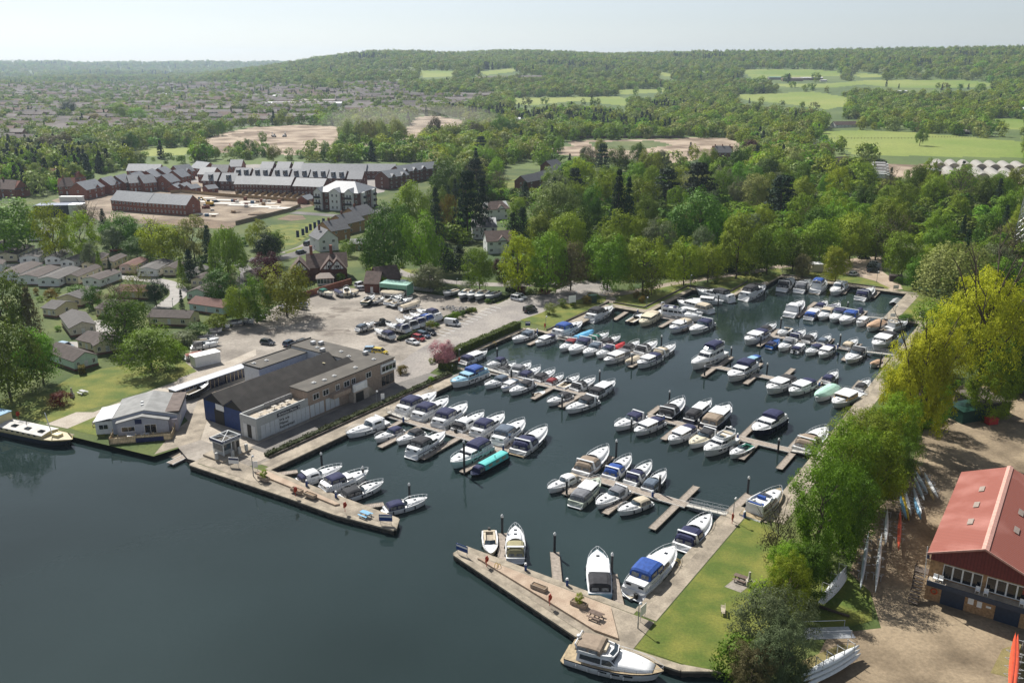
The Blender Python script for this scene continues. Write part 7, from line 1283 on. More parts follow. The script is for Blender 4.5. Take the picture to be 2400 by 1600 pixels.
# clubhouse
def clubhouse():
    A = uv(86.2, -156.2); B = uv(95.2, -147.6); d = B - A; rz = math.atan2(d.y, d.x); L = d.length
    o = thing('clubhouse', 'pale grey riverside clubhouse with shallow felt roof and timber deck', 'by the slipway', 'building', None, A, rz); gp = M('club_render', (.38, .4, .46), .8, .06); ar = M('club_roof', (.25, .25, .24), .85, .14, scale=.6); br = M('club_roof_brown', (.14, .11, .095), .9, .2, scale=.8); wr = M('club_roof_white', (.55, .55, .56), .7, .15, scale=.8)
    mb = MB(); gable(mb, 0, L, 0, 11, 0, 3.2, 4.6, 'y'); mb.ob('wall', gp, o); roof(o, 0, L, .3, 11, 3.2, 4.6, ar, 'y', ov=.3, name='main_roof')
    MB().box(L * .72, L + .32, .5, 11.3, 3.62, 3.92).ob('brown_roof', br, o)
    MB().box(-3.4, .0, .6, 8, 0, 2.7).ob('annexe_wall', RENDER, o); MB().add([(-3.7, .3, 2.72), (.05, .3, 3.35), (.05, 8.3, 3.35), (-3.7, 8.3, 2.72), (-3.7, .3, 2.84), (.05, .3, 3.47), (.05, 8.3, 3.47), (-3.7, 8.3, 2.84)], [(3, 2, 1, 0), (4, 5, 6, 7), (0, 1, 5, 4), (1, 2, 6, 5), (2, 3, 7, 6), (3, 0, 4, 7)]).ob('annexe_roof', wr, o)
    mb = MB(); gable(mb, 1.2, L - 1.6, -1.6, -.01, 0, 2.9, 4.0, 'y'); mb.ob('bay_wall', gp, o); roof(o, 1.2, L - 1.6, -1.6, -.2, 2.9, 4.0, ar, 'y', ov=.25, name='bay_roof')
    MB().box(L - 1.6, L + .0, -.9, 0, 0, 2.7).ob('porch', M('club_mauve', (.33, .3, .33), .8), o)
    window(o, 3.2, -1.61, 1.0, 2.6, 1.1); window(o, 7.4, -1.61, .3, 2.3, 2.0); window(o, -1.9, .59, 1.0, 1.8, 1.1); window(o, L + .01, 3, 1.2, .8, .8, math.pi / 2)
    MB().box(4.6, 5.9, -1.66, -1.62, 2.5, 3.5).ob('club_plaque', DKBL, o)
    for x, y in ((5, 5), (5.3, 3.4)): MB().cbox(x, y, 4.2, .5, .5, .6).ob('roof_vent', RENDER, o)
    dk = M('deck_timber', (.42, .33, .2), .8, .15, wave=('X', .3, .02, .6)); MB().box(.3, L - .6, -5.2, -1.7, .05, .35).ob('deck', dk, o)
    def fence(x0, y0, x1, y1):
        n = max(2, int(math.hypot(x1 - x0, y1 - y0) / 1.5)); a = math.atan2(y1 - y0, x1 - x0); ln = math.hypot(x1 - x0, y1 - y0)
        for k in range(n + 1): MB().box(x0 + (x1 - x0) * k / n - .06, x0 + (x1 - x0) * k / n + .06, y0 + (y1 - y0) * k / n - .06, y0 + (y1 - y0) * k / n + .06, 0, 1.9).ob('post', dk, o)
        for k in range(5): MB().box(0, ln, -.03, .03, .38 + k * .2, .54 + k * .2).ob('rail_board', dk, o, loc=(x0, y0, 0), rz=a)
    fence(.3, -5.2, L - .6, -5.2); fence(L - .6, -5.2, L - .6, -1.0); fence(.3, -5.2, .3, -1.7)
    MB().box(5.2, 10.4, -5.32, -5.27, .1, 1.0).ob('banner', M('banner_navy', (.02, .025, .1), .6), o)
    for x, y in ((4.2, -3.6), (6.6, -3.4)): MB().cbox(x, y, .35, 1.5, .8, .06).box(x - .7, x - .62, y - .35, y + .35, .35, 1.05).box(x + .62, x + .7, y - .35, y + .35, .35, 1.05).cbox(x, y, 1.02, 1.7, .9, .06).ob('deck_table', STEEL, o)
clubhouse()
# red-roofed boathouse
def boathouse():
    A = uv(117.9, -11.0); o = thing('boathouse', 'brick boathouse with red corrugated roof and navy balcony', 'beside the rowing boats', 'building', None, A, V_ROT)
    red = M('roof_red_sheet', (.27, .085, .06), .8, .15, scale=.14, detail=9, col2=(.4, .17, .135), lo=.48, hi=.72, wave=('Y', .5, .05, .82)); dred = M('red_sheet_wall', (.16, .03, .028), .6, .12, wave=('X', .4, .04, .7)); Wd = 12.4; D_ = 29
    MB().box(0, Wd, 0, D_, 0, 3.0).ob('ground_floor_wall', BRICKY, o); MB().box(.0, Wd, .45, D_, 3.0, 6.3).ob('upper_wall', BRICKY, o)
    mb = MB(); gable(mb, 0.02, Wd - .02, -.05, D_, 6.3, 7.3, 9.9, 'y'); mb.ob('gable_cladding', dred, o)
    r_ = roof(o, 0, Wd, -.1, D_, 7.3, 9.9, red, 'y', ov=.45, th=.14)
    MB().add([(Wd / 2 - .45, -.6, 9.98), (Wd / 2, -.6, 10.2), (Wd / 2 + .45, -.6, 9.98), (Wd / 2 - .45, D_ + .6, 9.98), (Wd / 2, D_ + .6, 10.2), (Wd / 2 + .45, D_ + .6, 9.98)], [(0, 1, 4, 3), (1, 2, 5, 4)]).ob('ridge_cap', M('ridge_pink', (.55, .3, .24), .7), r_)
    MB().add([(-.5, -.62, 7.2), (Wd / 2, -.62, 10.05), (Wd + .5, -.62, 7.2), (-.5, -.62, 7.45), (Wd / 2, -.62, 10.3), (Wd + .5, -.62, 7.45), (-.5, -.5, 7.45), (Wd / 2, -.5, 10.3), (Wd + .5, -.5, 7.45)], [(0, 1, 4, 3), (1, 2, 5, 4), (3, 4, 7, 6), (4, 5, 8, 7)]).ob('verge_trim', M('ridge_pink', (.55, .3, .24)), r_)
    sl = (9.9 - 7.3) / (Wd / 2)
    for s, k, y in [(0, 0, 8), (0, 1, 14), (0, 2, 20), (1, 0, 9), (1, 1, 15)]:
        x = Wd * .27 if s == 0 else Wd * .73; MB().add([(x - .35, y, 7.3 + sl * (min(x - .35, Wd - x + .35)) + .3), (x + .35, y, 7.3 + sl * (min(x + .35, Wd - x - .35)) + .3), (x + .35, y + 1.9, 7.3 + sl * (min(x + .35, Wd - x - .35)) + .3), (x - .35, y + 1.9, 7.3 + sl * (min(x - .35, Wd - x + .35)) + .3)], [(0, 1, 2, 3)]).ob('roof_light', M('rooflight', (.3, .24, .2), .5), r_)
    for x0 in (1.7, 7.0):
        for k in range(4):
            f = MB()
            for q in ((0, .1), (1.1, 1.2)): f.box(x0 + k * 1.2 + q[0], x0 + k * 1.2 + q[1], .38, .44, 3.7, 5.9)
            f.box(x0 + k * 1.2 + .1, x0 + k * 1.2 + 1.1, .38, .44, 3.7, 3.82); f.box(x0 + k * 1.2 + .1, x0 + k * 1.2 + 1.1, .38, .44, 5.78, 5.9); w = f.ob('window', UPVC, o); MB().box(x0 + k * 1.2 + .08, x0 + k * 1.2 + 1.12, .41, .44, 3.8, 5.8).ob('pane', GLASS, w)
    MB().box(.1, Wd - .1, -1.0, .0, 2.75, 3.5).ob('balcony', M('balcony_navy', (.03, .045, .075), .5), o); MB().box(.2, Wd - .2, -.9, .4, 3.5, 3.52).ob('balcony_floor', CONC, o)
    for x0 in (2.0, 8.6):
        d = MB().box(x0, x0 + 2.9, -.08, -.01, 0, 2.6).ob('roller_door', M('roller_navy', (.025, .04, .07), .5, .1, wave=('Z', .2, .01, .7)), o)
    MB().box(5.3, 6.0, -.06, -.01, 1.3, 2.2).ob('notice', WHITE, o); MB().box(6.4, 7.0, -.06, -.01, 1.2, 2.1).ob('notice', WHITE, o); MB().box(7.5, 8.1, -.06, -.01, 1.5, 1.8).ob('notice', WHITE, o)
    torus(MB(), (1.1, -.1, 1.6), .38, .09).ob('lifebuoy', ORNG, o, True)
    for x in (1.0, 1.7, 6.2, 7.2, 11.4):
        c = MB(); c.box(x - .28, x + .28, -.7, -.15, 3.9, 3.95).box(x - .28, x + .28, -.18, -.13, 3.95, 4.4)
        for a in (-.26, .22):
            for b in (-.68, -.2): c.box(x + a, x + a + .05, b, b + .05, 3.52, 3.9)
        c.ob('plastic_chair', WHITE, o)
    # outside stair with landing
    ws = M('stair_timber', (.1, .08, .065), .85, .2); MB().box(-1.9, -.1, 1.0, 2.6, 3.1, 3.25).ob('landing', ws, o)
    for k in range(9): MB().box(-1.7, -.4, -2.6 + k * .4, -2.2 + k * .4, .3 + k * .33, .38 + k * .33).ob('stair_tread', ws, o)
    for y in (1.1, 2.4): MB().box(-1.9, -1.78, y, y + .12, 0, 4.2).ob('stair_post', ws, o)
    MB().tube((-.3, -.4, 3.4), (-.5, -1.1, 8.6), .05, 6).ob('flagpole', WHITE, o); MB().add([(-.45, -.95, 7.4), (-.1, -.75, 7.2), (-.05, -.7, 6.6), (-.42, -.85, 6.7)], [(0, 1, 2, 3)]).ob('flag', DKBL, o)
boathouse()
GH = 'new-build estate houses'
# --- new estate
house_at(('L', 1030, 207), ('L', 1362, 236), 10.5, 5.3, 4.0, BRICK, SLATE, 'long brick terrace with grey roof, western half', 'on the building site', 'house', GH, wins=10, door=False)
house_at(('L', 1368, 236), ('L', 1720, 259), 10.5, 5.3, 4.0, BRICK, SLATE, 'long brick terrace with grey roof, eastern half', 'on the building site', 'house', GH, wins=10, door=False)
for p0, p1 in [((635, 388), (868, 392)), ((872, 392), (1185, 402)), ((1213, 408), (1500, 420))]: house_at(('R',) + p0, ('R',) + p1, 10.5, 5.2, 3.8, BRICKD, SLATE, 'brick terrace with plain grey roof', 'behind the long garden fence', 'house', GH, wins=8, door=False)
for i, (x0, x1, y, dm) in enumerate([(318, 460, 352, 1), (490, 640, 358, 1), (625, 775, 300, 2), (810, 965, 303, 2), (1005, 1160, 305, 2), (1190, 1350, 312, 2), (1375, 1535, 316, 2), (1555, 1715, 326, 2), (1745, 1885, 334, 0)]): house_at(('R', x0, y), ('R', x1, y + 3), 10.5, 5.2, 4.1, BRICKD, SLATE, 'brick house with dark roof dormers' if dm else 'brick house with plain grey roof', 'in the middle row of the estate', 'house', GH, wins=3, dormers=dm, door=False)
for x0, x1, y in [(885, 1000, 228), (1042, 1165, 228), (1202, 1285, 230), (1290, 1552, 245), (1562, 1920, 252), (1928, 2205, 252)]: house_at(('R', x0, y), ('R', x1, y + 2), 10.5, 5.2, 3.9, BRICKD, SLATE, 'brick house with grey roof', 'in the back row of the estate', 'house', GH, wins=max(2, (x1 - x0) // 45), door=False)
for x0, y0, x1, y1, g in [(970, 412, 1165, 368, 1), (1235, 358, 1345, 330, 1), (1390, 328, 1495, 300, 1), (1555, 298, 1655, 272, 1), (1730, 262, 1800, 235, 0), (1855, 232, 1935, 206, 0), (1990, 206, 2155, 186, 1), (1890, 322, 1995, 300, 0), (1600, 332, 1740, 318, 0), (1440, 330, 1560, 322, 0), (2010, 262, 2110, 240, 0)]: house_at(('Q', x0, y0), ('Q', x1, y1), 11, 5.2, 3.9, BRICK, SLATE, 'brick house with small roof gable' if g else 'detached brick house', 'at the left end of the estate', 'house', GH, wins=3, gables=g)
for x0, x1, y in [(1405, 1600, 185), (1600, 1760, 190)]: house_at(('Q', x0, y), ('Q', x1, y), 10.5, 5.2, 3.7, BRICK, SLATE, 'brick house with pale grey roof', 'at the back left of the estate', 'house', GH, wins=3)
house_at(('R', 205, 215), ('R', 330, 232), 10.5, 5.2, 3.7, BRICK, SLATE, 'brick house with white gable', 'in the back row of the estate', 'house', GH, wins=3); house_at(('R', 275, 285), ('R', 420, 290), 10.5, 5.2, 3.7, BRICK, SLATE, 'brick house behind the garages', 'at the left end of the estate', 'house', GH, wins=3); house_at(('R', 400, 262), ('R', 560, 262), 10.5, 5.2, 3.9, BRICK, SLATED, 'brick house with blue-grey roof', 'in the back row of the estate', 'house', GH, wins=3); house_at(('R', 585, 205), ('R', 700, 205), 10.5, 5.2, 3.9, BRICK, SLATE, 'small brick house with grey roof', 'in the back row of the estate', 'house', GH, wins=3)
for c, p0, p1 in [('R', (205, 388), (300, 372)), ('R', (375, 392), (470, 380)), ('R', (75, 380), (130, 360)), ('R', (1345, 500), (1420, 480)), ('R', (150, 372), (215, 352))]: house_at((c,) + p0, (c,) + p1, 6, 2.4, 1.8, BRICK, SLATE, 'small brick garage with grey roof', 'beside the garden fence', 'garage', 'estate garages', wins=1, floors=1, door=False, endwin=0, name='garage')
for p0, p1, gs in [((330, 1072), (468, 1048), 2), ((420, 1030), (545, 1012), 2), ((535, 1010), (690, 995), 2)]: house_at(('Y',) + p0, ('Y',) + p1, 11, 7.0, 3.4, BRICKD, SLATE, 'tall brick house with twin gables', 'at the right end of the estate', 'house', GH, wins=4, gables=gs, floors=3)
# apartment block
def apartments():
    A = W('K', 552, 198); B = W('K', 945, 217); Cc = W('K', 1172, 152); d = B - A; L = d.length; rz = math.atan2(d.y, d.x); D_ = 22.0; Hh = 9.0
    o = thing('apartment_block', 'three-storey white and brick apartment block with grey hipped roof', 'at the edge of the estate', 'building', None, A, rz)
    MB().box(0, L, 0, D_, -.2, Hh).ob('brick_wall', BRICKD, o); r_ = roof(o, 0, L, 0, D_, Hh, Hh + 4.2, SLATE, 'x', hip=7.0)
    for x0, x1 in ((0, 4.2), (8.5, 14.5), (17.3, 21.6)):
        if x1 > L: continue
        mb = MB(); gable(mb, x0, x1, -1.4, 3, -.2, Hh + .2, Hh + 2.0, 'y'); mb.ob('white_bay', RENDER, o); roof(o, x0, x1, -1.4, 5, Hh + .2, Hh + 2.0, SLATE, 'y', name='bay_roof')
        for f in range(3):
            for k in (.3, .7): window(o, x0 + (x1 - x0) * k, -1.41, f * 3 + .9, 1.0, 1.4)
            if x1 - x0 < 5: MB().box(x0 + .2, x1 - .2, -2.6, -1.42, f * 3 + .05, f * 3 + .2).box(x0 + .2, x1 - .2, -2.6, -2.54, f * 3 + .2, f * 3 + 1.1).ob('balcony', BLKF, o)
    for x0 in (3.0, 9.0, 15):
        mb = MB(); mb.box(L - .02, L + 1.2, x0, x0 + 3.2, -.2, Hh).ob('white_bay', RENDER, o) if x0 != 9 else None
    for f in range(3):
        for x in (6.3, 15.9, L - 1.2): window(o, x, -.01, f * 3 + .9, 1.1, 1.4)
        for y in (7.6, 10.2, 12.8, 19.5): window(o, L + .01, y, f * 3 + .9, 1.1, 1.4, math.pi / 2)
        for y in (3.6, 15.6): MB().box(L + 1.2, L + 2.3, y, y + 2.2, f * 3 + .05, f * 3 + 1.1).ob('balcony', BLKF, o)
apartments()
# slate cottages along the road
for p0, p1, hw, wall, lk in [((585, 592), (760, 572), 5.0, RENDER, 'white-gabled cottage with dark slate roof'), ((700, 500), (868, 470), 4.6, BRICKY, 'lower brick cottage with dark slate roof'), ((835, 430), (1000, 388), 4.6, BRICKY, 'middle brick cottage with dark slate roof'), ((950, 360), (1105, 320), 4.8, BRICKY, 'upper brick cottage with dark slate roof')]:
    house_at(('K',) + p0, ('K',) + p1, 11, hw, 3.4, wall, SLATED, lk, 'beside the bending road', 'house', 'slate-roofed cottages', wins=2, chim=1, axis='x' if wall is BRICKY else 'y')
house_at(('K', 870, 575), ('K', 1030, 572), 7, 2.6, 1.2, BRICKY, SLATED, 'low garage range with mauve roof', 'behind the white cottage', 'garage', None, wins=3, floors=1, name='garage')
# timbered house
def tudor():
    A = W('K', 480, 880); B = W('K', 845, 862); d = B - A; L = d.length; rz = math.atan2(d.y, d.x); o = thing('timbered_house', 'large brick house with brown roof and timbered white gables', 'above the boatyard', 'house', None, A, rz)
    mb = MB(); gable(mb, 0, L, 4, 13, -.2, 4.6, 8.4); mb.ob('wall', BRICKD, o); r_ = roof(o, 0, L, 4, 13, 4.6, 8.4, TILE)
    beam = M('timber_black', (.02, .018, .016), .7)
    for x0, x1, y in ((-5.5, .5, 2.0), (4.5, 10.5, 1.5), (L - 6.2, L - .4, 1.0)):
        mb = MB(); gable(mb, x0, x1, y, 9, -.2, 4.4, 7.8, 'y'); mb.ob('wing_wall', BRICKD, o); roof(o, x0, x1, y, 8.5, 4.4, 7.8, TILE, 'y', name='wing_roof')
        xm = (x0 + x1) / 2; g = MB().add([(x0 + .5, y - .05, 4.3), (x1 - .5, y - .05, 4.3), (xm, y - .05, 7.2)], [(0, 1, 2)]).ob('white_gable', RENDER, o)
        for k in range(5): xx = x0 + .9 + (x1 - x0 - 1.8) * k / 4; zt = 4.3 + (2.9 * (1 - abs(xx - xm) / ((x1 - x0) / 2 - .5))); MB().box(xx - .09, xx + .09, y - .12, y - .06, 4.3, max(4.5, zt)).ob('beam', beam, g)
        MB().box(x0 + .5, x1 - .5, y - .13, y - .07, 4.2, 4.4).ob('beam', beam, g); window(o, xm, y - .01, 1.2, 1.6, 1.3); window(o, xm, y - .15, 4.7, 1.5, 1.1)
    for x in (1.5, L * .62): MB().box(x - .5, x + .5, 8, 9.2, 7.5, 11.2).ob('chimney', BRICK, r_)
    c = MB().box(3.0, 8.5, -3.4, .9, 0, 2.4).ob('conservatory', UPVC, o)
    for k in range(5): MB().box(3.15 + k * 1.06, 4.05 + k * 1.06, -3.46, -3.41, .6, 2.2).ob('pane', SCREEN, c)
    roof(o, 3.0, 8.5, -3.4, .9, 2.4, 3.6, M('conservatory_roof', (.3, .24, .2), .4), hip=1.5, name='conservatory_roof')
    for k in range(3): MB().box(8.56, 8.6, -3.2 + k * 1.3, -2.1 + k * 1.3, .6, 2.2).ob('pane', SCREEN, c)
tudor()
house_at(('K', 1000, 965), ('K', 1130, 968), 8.5, 3.2, 3.0, BRICKD, TILE, 'brown-roofed brick garage, nearer of two', 'in the boatyard', 'garage', None, wins=1, floors=1, axis='x', name='garage'); house_at(('K', 1130, 945), ('K', 1330, 920), 8, 3.6, 3.4, BRICKD, TILE, 'brown-roofed brick garage, farther of two', 'in the boatyard', 'garage', None, wins=1, floors=1, axis='x', name='garage')
A, B = W('K', 400, 1025), W('K', 880, 885); d = B - A; reg(MB().box(0, d.length, 0, .35, 0, 2.0).ob('brick_wall', BRICK, None, loc=A, rz=math.atan2(d.y, d.x)), 'red brick garden wall', 'along the top of the boatyard', 'wall')
# white houses in the wood and others
house_at(('K', 1995, 475), ('K', 2215, 470), 10, 5.2, 3.2, RENDER, SLATED, 'white house with skylit grey roof', 'among the trees', 'house', None, wins=3, hip=3, chim=1); house_at(('K', 2125, 610), ('K', 2352, 600), 9, 5.0, 3.2, RENDER, TILE, 'white house with brown roof and lean-to', 'among the trees', 'house', None, wins=3, gables=1); house_at(('K', 2130, 300), ('K', 2330, 285), 9, 5.0, 3.0, RENDER, TILE, 'white and brick house with brown hipped roof', 'among the trees', 'house', None, wins=3, hip=2.5, gables=1)
house_at(('I', 770, 225), ('I', 860, 215), 8, 4, 2.4, BRICK, TILE, 'small house glimpsed between dark conifers', 'in the wood', 'house', None, wins=2, hip=2)
for i, (p0, p1) in enumerate([((1280, 1075), (1400, 1050)), ((1385, 1050), (1485, 1020)), ((1455, 1010), (1540, 980)), ((1450, 960), (1520, 945))]): house_at(('Y',) + p0, ('Y',) + p1, 9, 4.6, 3.4, BRICKD, SLATED, 'new dark brick house with slate roof', 'behind the lone lawn', 'house', 'new slate-roofed houses', wins=2)
house_at(('Z', 200, 870), ('Z', 345, 872), 11, 6, 4.5, BRICKD, SLATED, 'dark manor house with tall chimneys', 'beside the brown field', 'house', None, wins=4, chim=3, hip=3)
house_at(('Z', 1010, 945), ('Z', 1170, 935), 10, 4.6, 4.2, BRICKD, TILE, 'brown-roofed house', 'left of the weeping willow', 'house', None, wins=4, gables=1); house_at(('Z', 825, 805), ('Z', 940, 805), 10, 3, 3, RENDER, SLATED, 'bungalow with grey hipped roof', 'left of the paddock', 'house', None, wins=3, floors=1, hip=3); house_at(('Z', 1050, 655), ('Z', 1205, 652), 10, 4.5, 3.5, RENDER, TILE, 'long white country house', 'above the paddock', 'house', None, wins=6); house_at(('Z', 1885, 697), ('Z', 2070, 697), 14, 3.5, 1.6, M('barn_dark', (.05, .05, .05), .8), M('barn_roof', (.3, .28, .26), .8), 'dark open barn', 'in the paddock', 'barn', None, wins=1, floors=1, door=False, endwin=0, name='barn')
for p0, p1, rf in [((0, 1000), (120, 1005), TILER), ((230, 1030), (365, 1035), TILER), ((380, 1050), (520, 1055), TILE), ((405, 1110), (525, 1105), TILE), ((-60, 1120), (110, 1130), TILE)]: house_at(('X',) + p0, ('X',) + p1, 10, 4.8, 4.2, BRICK, rf, 'older brick house with red-brown tile roof' if rf is TILER else 'older brick house with dark brown tile roof', 'left of the estate', 'house', 'older houses beside the estate', wins=3, hip=3.0, chim=1)
# caravan park
CG = 'park homes'
PB = M('park_plinth', (.16, .08, .06), .9, .15)
def caravan(c, g0, g1, far, wall, rf, look, where, h=2.5, hr=.8, w=None, win=4):
    A, B, Fp = W(c, *g0), W(c, *g1), W(c, *far); d = B - A; wd = min(max(math.hypot(d.x, d.y), 3.2), 7.5) if w is None else w; e = Fp - B; L = min(max(e.length, 7), 16); rz = math.atan2(e.y, e.x)
    o = thing('park_home', look, where, 'park home', CG, B, rz)          # local x runs back from the gable end, y to its left
    mb = MB(); gable(mb, 0, L, 0, wd, .35, h + .3, h + hr + .3); mb.ob('wall', wall, o); roof(o, 0, L, 0, wd, h + .3, h + hr + .3, rf, ov=.25, th=.1); MB().box(.05, L - .05, .05, wd - .05, -.05, .35).ob('plinth', PB, o)
    for k in range(win): 
        x = L * (k + .5) / win
        if k == 2: MB().box(x - .4, x + .4, -.04, .02, .35, 2.3).ob('door', UPVC, o)
        else: window(o, x, -.01, 1.3, 1.2, 1.0)
    for y in (.27, .73): window(o, -.01, wd * y, 1.3, 1.1, 1.0, -math.pi / 2)
CW = dict(c=CRW, w=RENDER, p=PINKW, m=MINTW, b=PALEB, s=GREENW); GREYR = M('roof_grey_felt', (.1, .092, .085), .85, .15, scale=1); BRNR = M('roof_brown_felt', (.075, .058, .05), .85, .2, scale=1); REDR = M('roof_rust_felt', (.13, .06, .045), .85, .15, scale=1)
CWN = dict(c='cream', w='white', p='pinkish', m='mint', b='pale blue', s='sage-green'); RN = {GREYR.name: 'grey', BRNR.name: 'brown', REDR.name: 'rust'}
for g0, g1, fr, wc, rf, where in [((20, 655), (165, 680), (350, 588), 'c', BRNR, 'in the back row'), ((248, 690), (365, 705), (540, 608), 'w', GREYR, 'in the back row'), ((465, 700), (560, 712), (680, 645), 'w', GREYR, 'in the back row'), ((612, 730), (690, 745), (840, 680), 'w', GREYR, 'in the back row'), ((795, 755), (880, 765), (1035, 660), 'c', BRNR, 'in the back row'), ((985, 735), (1050, 750), (1175, 690), 'c', BRNR, 'in the back row'), ((1155, 775), (1240, 792), (1370, 725), 'p', REDR, 'in the back row'), ((1340, 800), (1450, 825), (1600, 740), 'w', GREYR, 'in the back row'),
                               ((105, 830), (195, 862), (405, 765), 'w', BRNR, 'in the middle row'), ((275, 860), (360, 895), (570, 802), 'w', BRNR, 'in the middle row'), ((460, 885), (545, 915), (765, 812), 'w', GREYR, 'in the middle row'), ((665, 875), (725, 892), (945, 795), 'c', BRNR, 'in the middle row'), ((850, 890), (925, 920), (1125, 845), 'w', BRNR, 'in the middle row'), ((0, 755), (30, 775), (62, 740), 'w', BRNR, 'at the left edge'), ((-60, 600), (20, 615), (125, 560), 'w', BRNR, 'at the left edge'),
                               ((1550, 800), (1610, 815), (1700, 760), 'c', BRNR, 'beside the lime tree'), ((1715, 850), (1800, 868), (1940, 805), 's', GREYR, 'by the park road'), ((1805, 905), (1880, 922), (1960, 870), 'c', BRNR, 'by the park road'), ((2270, 850), (2352, 865), (2440, 820), 'c', BRNR, 'by the yard trees'), ((300, 480), (390, 490), (480, 440), 'w', GREYR, 'behind the lime trees')]: caravan('L', g0, g1, fr, CW[wc], rf, f'{CWN[wc]} caravan with {RN[rf.name]} roof', where)
BW = 'park bungalows'
for p0, p1, dp, ax, wl, rf, look in [((535, 1088), (752, 1095), 10, 'y', CRW, GREYR, 'cream bungalow with grey gable roof'), ((655, 1375), (888, 1338), 15, 'y', M('pale_stone', (.55, .5, .42), .8), GREYR, 'large pale bungalow with ribbed grey roof'), ((722, 1480), (885, 1520), 7, 'x', CRW, BRNR, 'cream bungalow with brown roof'), ((880, 1540), (1110, 1500), 6, 'y', CRW, BRNR, 'cream bungalow wing with brown roof'), ((1372, 1265), (1748, 1278), 6, 'x', CRW, BRNR, 'long cream bungalow with green doors'), ((1745, 1135), (2055, 1180), 6.5, 'x', PALEB, REDR, 'pale blue bungalow with rust roof'),
                                  ((1722, 1035), (1925, 1045), 9, 'y', MINTW, BRNR, 'mint bungalow with brown gable roof'), ((890, 1185), (1010, 1200), 10, 'x', CRW, BRNR, 'bungalow half hidden behind trees'), ((1080, 1020), (1380, 1030), 6, 'x', CRW, REDR, 'bungalow with rust roof behind trees'), ((400, 1180), (520, 1195), 8, 'x', CRW, GREYR, 'small bungalow behind the dark conifer')]: house_at(('L',) + p0, ('L',) + p1, dp, 2.6, 1.3, wl, rf, look, 'in the park', 'bungalow', BW, axis=ax, floors=1, wins=3, name='bungalow', base=PB)
house_at(('M', 692, 275), ('M', 905, 215), 13, 2.6, 1.5, MINTW, BRNR, 'mint-walled bungalow with ribbed brown roof', 'above the riverside lawn', 'bungalow', BW, axis='y', floors=1, wins=3, name='bungalow', base=PB)
# small huts
box_building(W('J', 400, 775), .1, 4.2, 3.2, 2.7, 'hut', 'cream hut with blue doors', 'by the far car park', CRW, WHITE, 'hut', .2)
box_building(W('H', 1110, 1235), .35, 6.5, 4, 2.6, 'shed', 'dark green shed', 'under the yellow tree', HUL['darkgreen'], HUL['darkgreen'], 'shed', .5); box_building(W('H', 1265, 1195), .3, 7.0, 8, 3.0, 'shed', 'black cabin with orange stripe', 'beside the green shed', BLKF, M('cabin_roof', (.12, .1, .08), .8), 'shed', .2)
box_building(W('J', 1115, 860), -.3, 4.0, 3, 1.9, 'shed', 'dark bin store', 'by the far path', M('binstore', (.06, .045, .04), .8), M('binstore', (.1, .1, .1)), 'shed'); box_building(W('I', 725, 1062), .5, 2.2, 1.6, 2.3, 'cabinet', 'dark green utility cabinet', 'between the round bushes', HUL['darkgreen'], HUL['darkgreen'], 'cabinet'); box_building(W('M', 1800, 245), .75, 6.5, 3.0, 2.7, 'box_trailer', 'white box trailer', 'at the corner of the yard', RENDER, WHITE, 'trailer')
box_building(W('Q', 390, 600), .1, 20, 8, 5.2, 'site_cabin', 'stacked dark navy site cabins', 'behind the lime trees', HUL['navy'], M('cabin_top', (.1, .13, .2), .6), 'cabin'); box_building(W('Q', 770, 610), .1, 6, 6, 6, 'silo', 'pale grey site store', 'behind the lime trees', STEEL, STEEL, 'store'); box_building(W('Q', 660, 445), .0, 12, 3, 3, 'site_cabin', 'white site cabin', 'on the building site', RENDER, WHITE, 'cabin')
# fences of the estate
FEN = M('fence_timber', (.36, .25, .13), .85, .2)
def fence(pts, look, where, h=1.8, mat=FEN, n=None):
    P = [W(*p) for p in pts]; o = thing('garden_fence', look, where, 'fence', None, P[0])
    for a, b in zip(P, P[1:]):
        d = b - a; L = d.length; k = max(1, int(L / 3.0)) if n is None else n; rz = math.atan2(d.y, d.x)
        for i in range(k): MB().box(L * i / k + .03, L * (i + 1) / k - .03, -.03, .03, .05, h).ob('fence_panel', mat, o, loc=(a.x - P[0].x, a.y - P[0].y, 0), rz=rz)
fence([('R', 0, 395), ('R', 100, 385), ('R', 470, 420), ('R', 1310, 478), ('R', 1425, 520)], 'long timber panel garden fence', 'behind the building site'); fence([('R', 640, 705), ('R', 900, 640), ('R', 1180, 570), ('R', 1280, 530)], 'grey-brown timber fence', 'along the flag-lined lawn', 1.9, M('fence_grey', (.2, .16, .11), .85, .15))
for i in range(11): a = W('R', 700 + i * 62, 380 + i * 4); b = W('R', 640 + i * 62, 405 + i * 5); d = b - a; reg(MB().box(0, d.length, -.03, .03, 0, 1.7).ob('garden_divider', FEN, None, loc=a, rz=math.atan2(d.y, d.x)), 'timber divider between back gardens', 'behind the plain terraces', 'fence', 'back garden dividers')
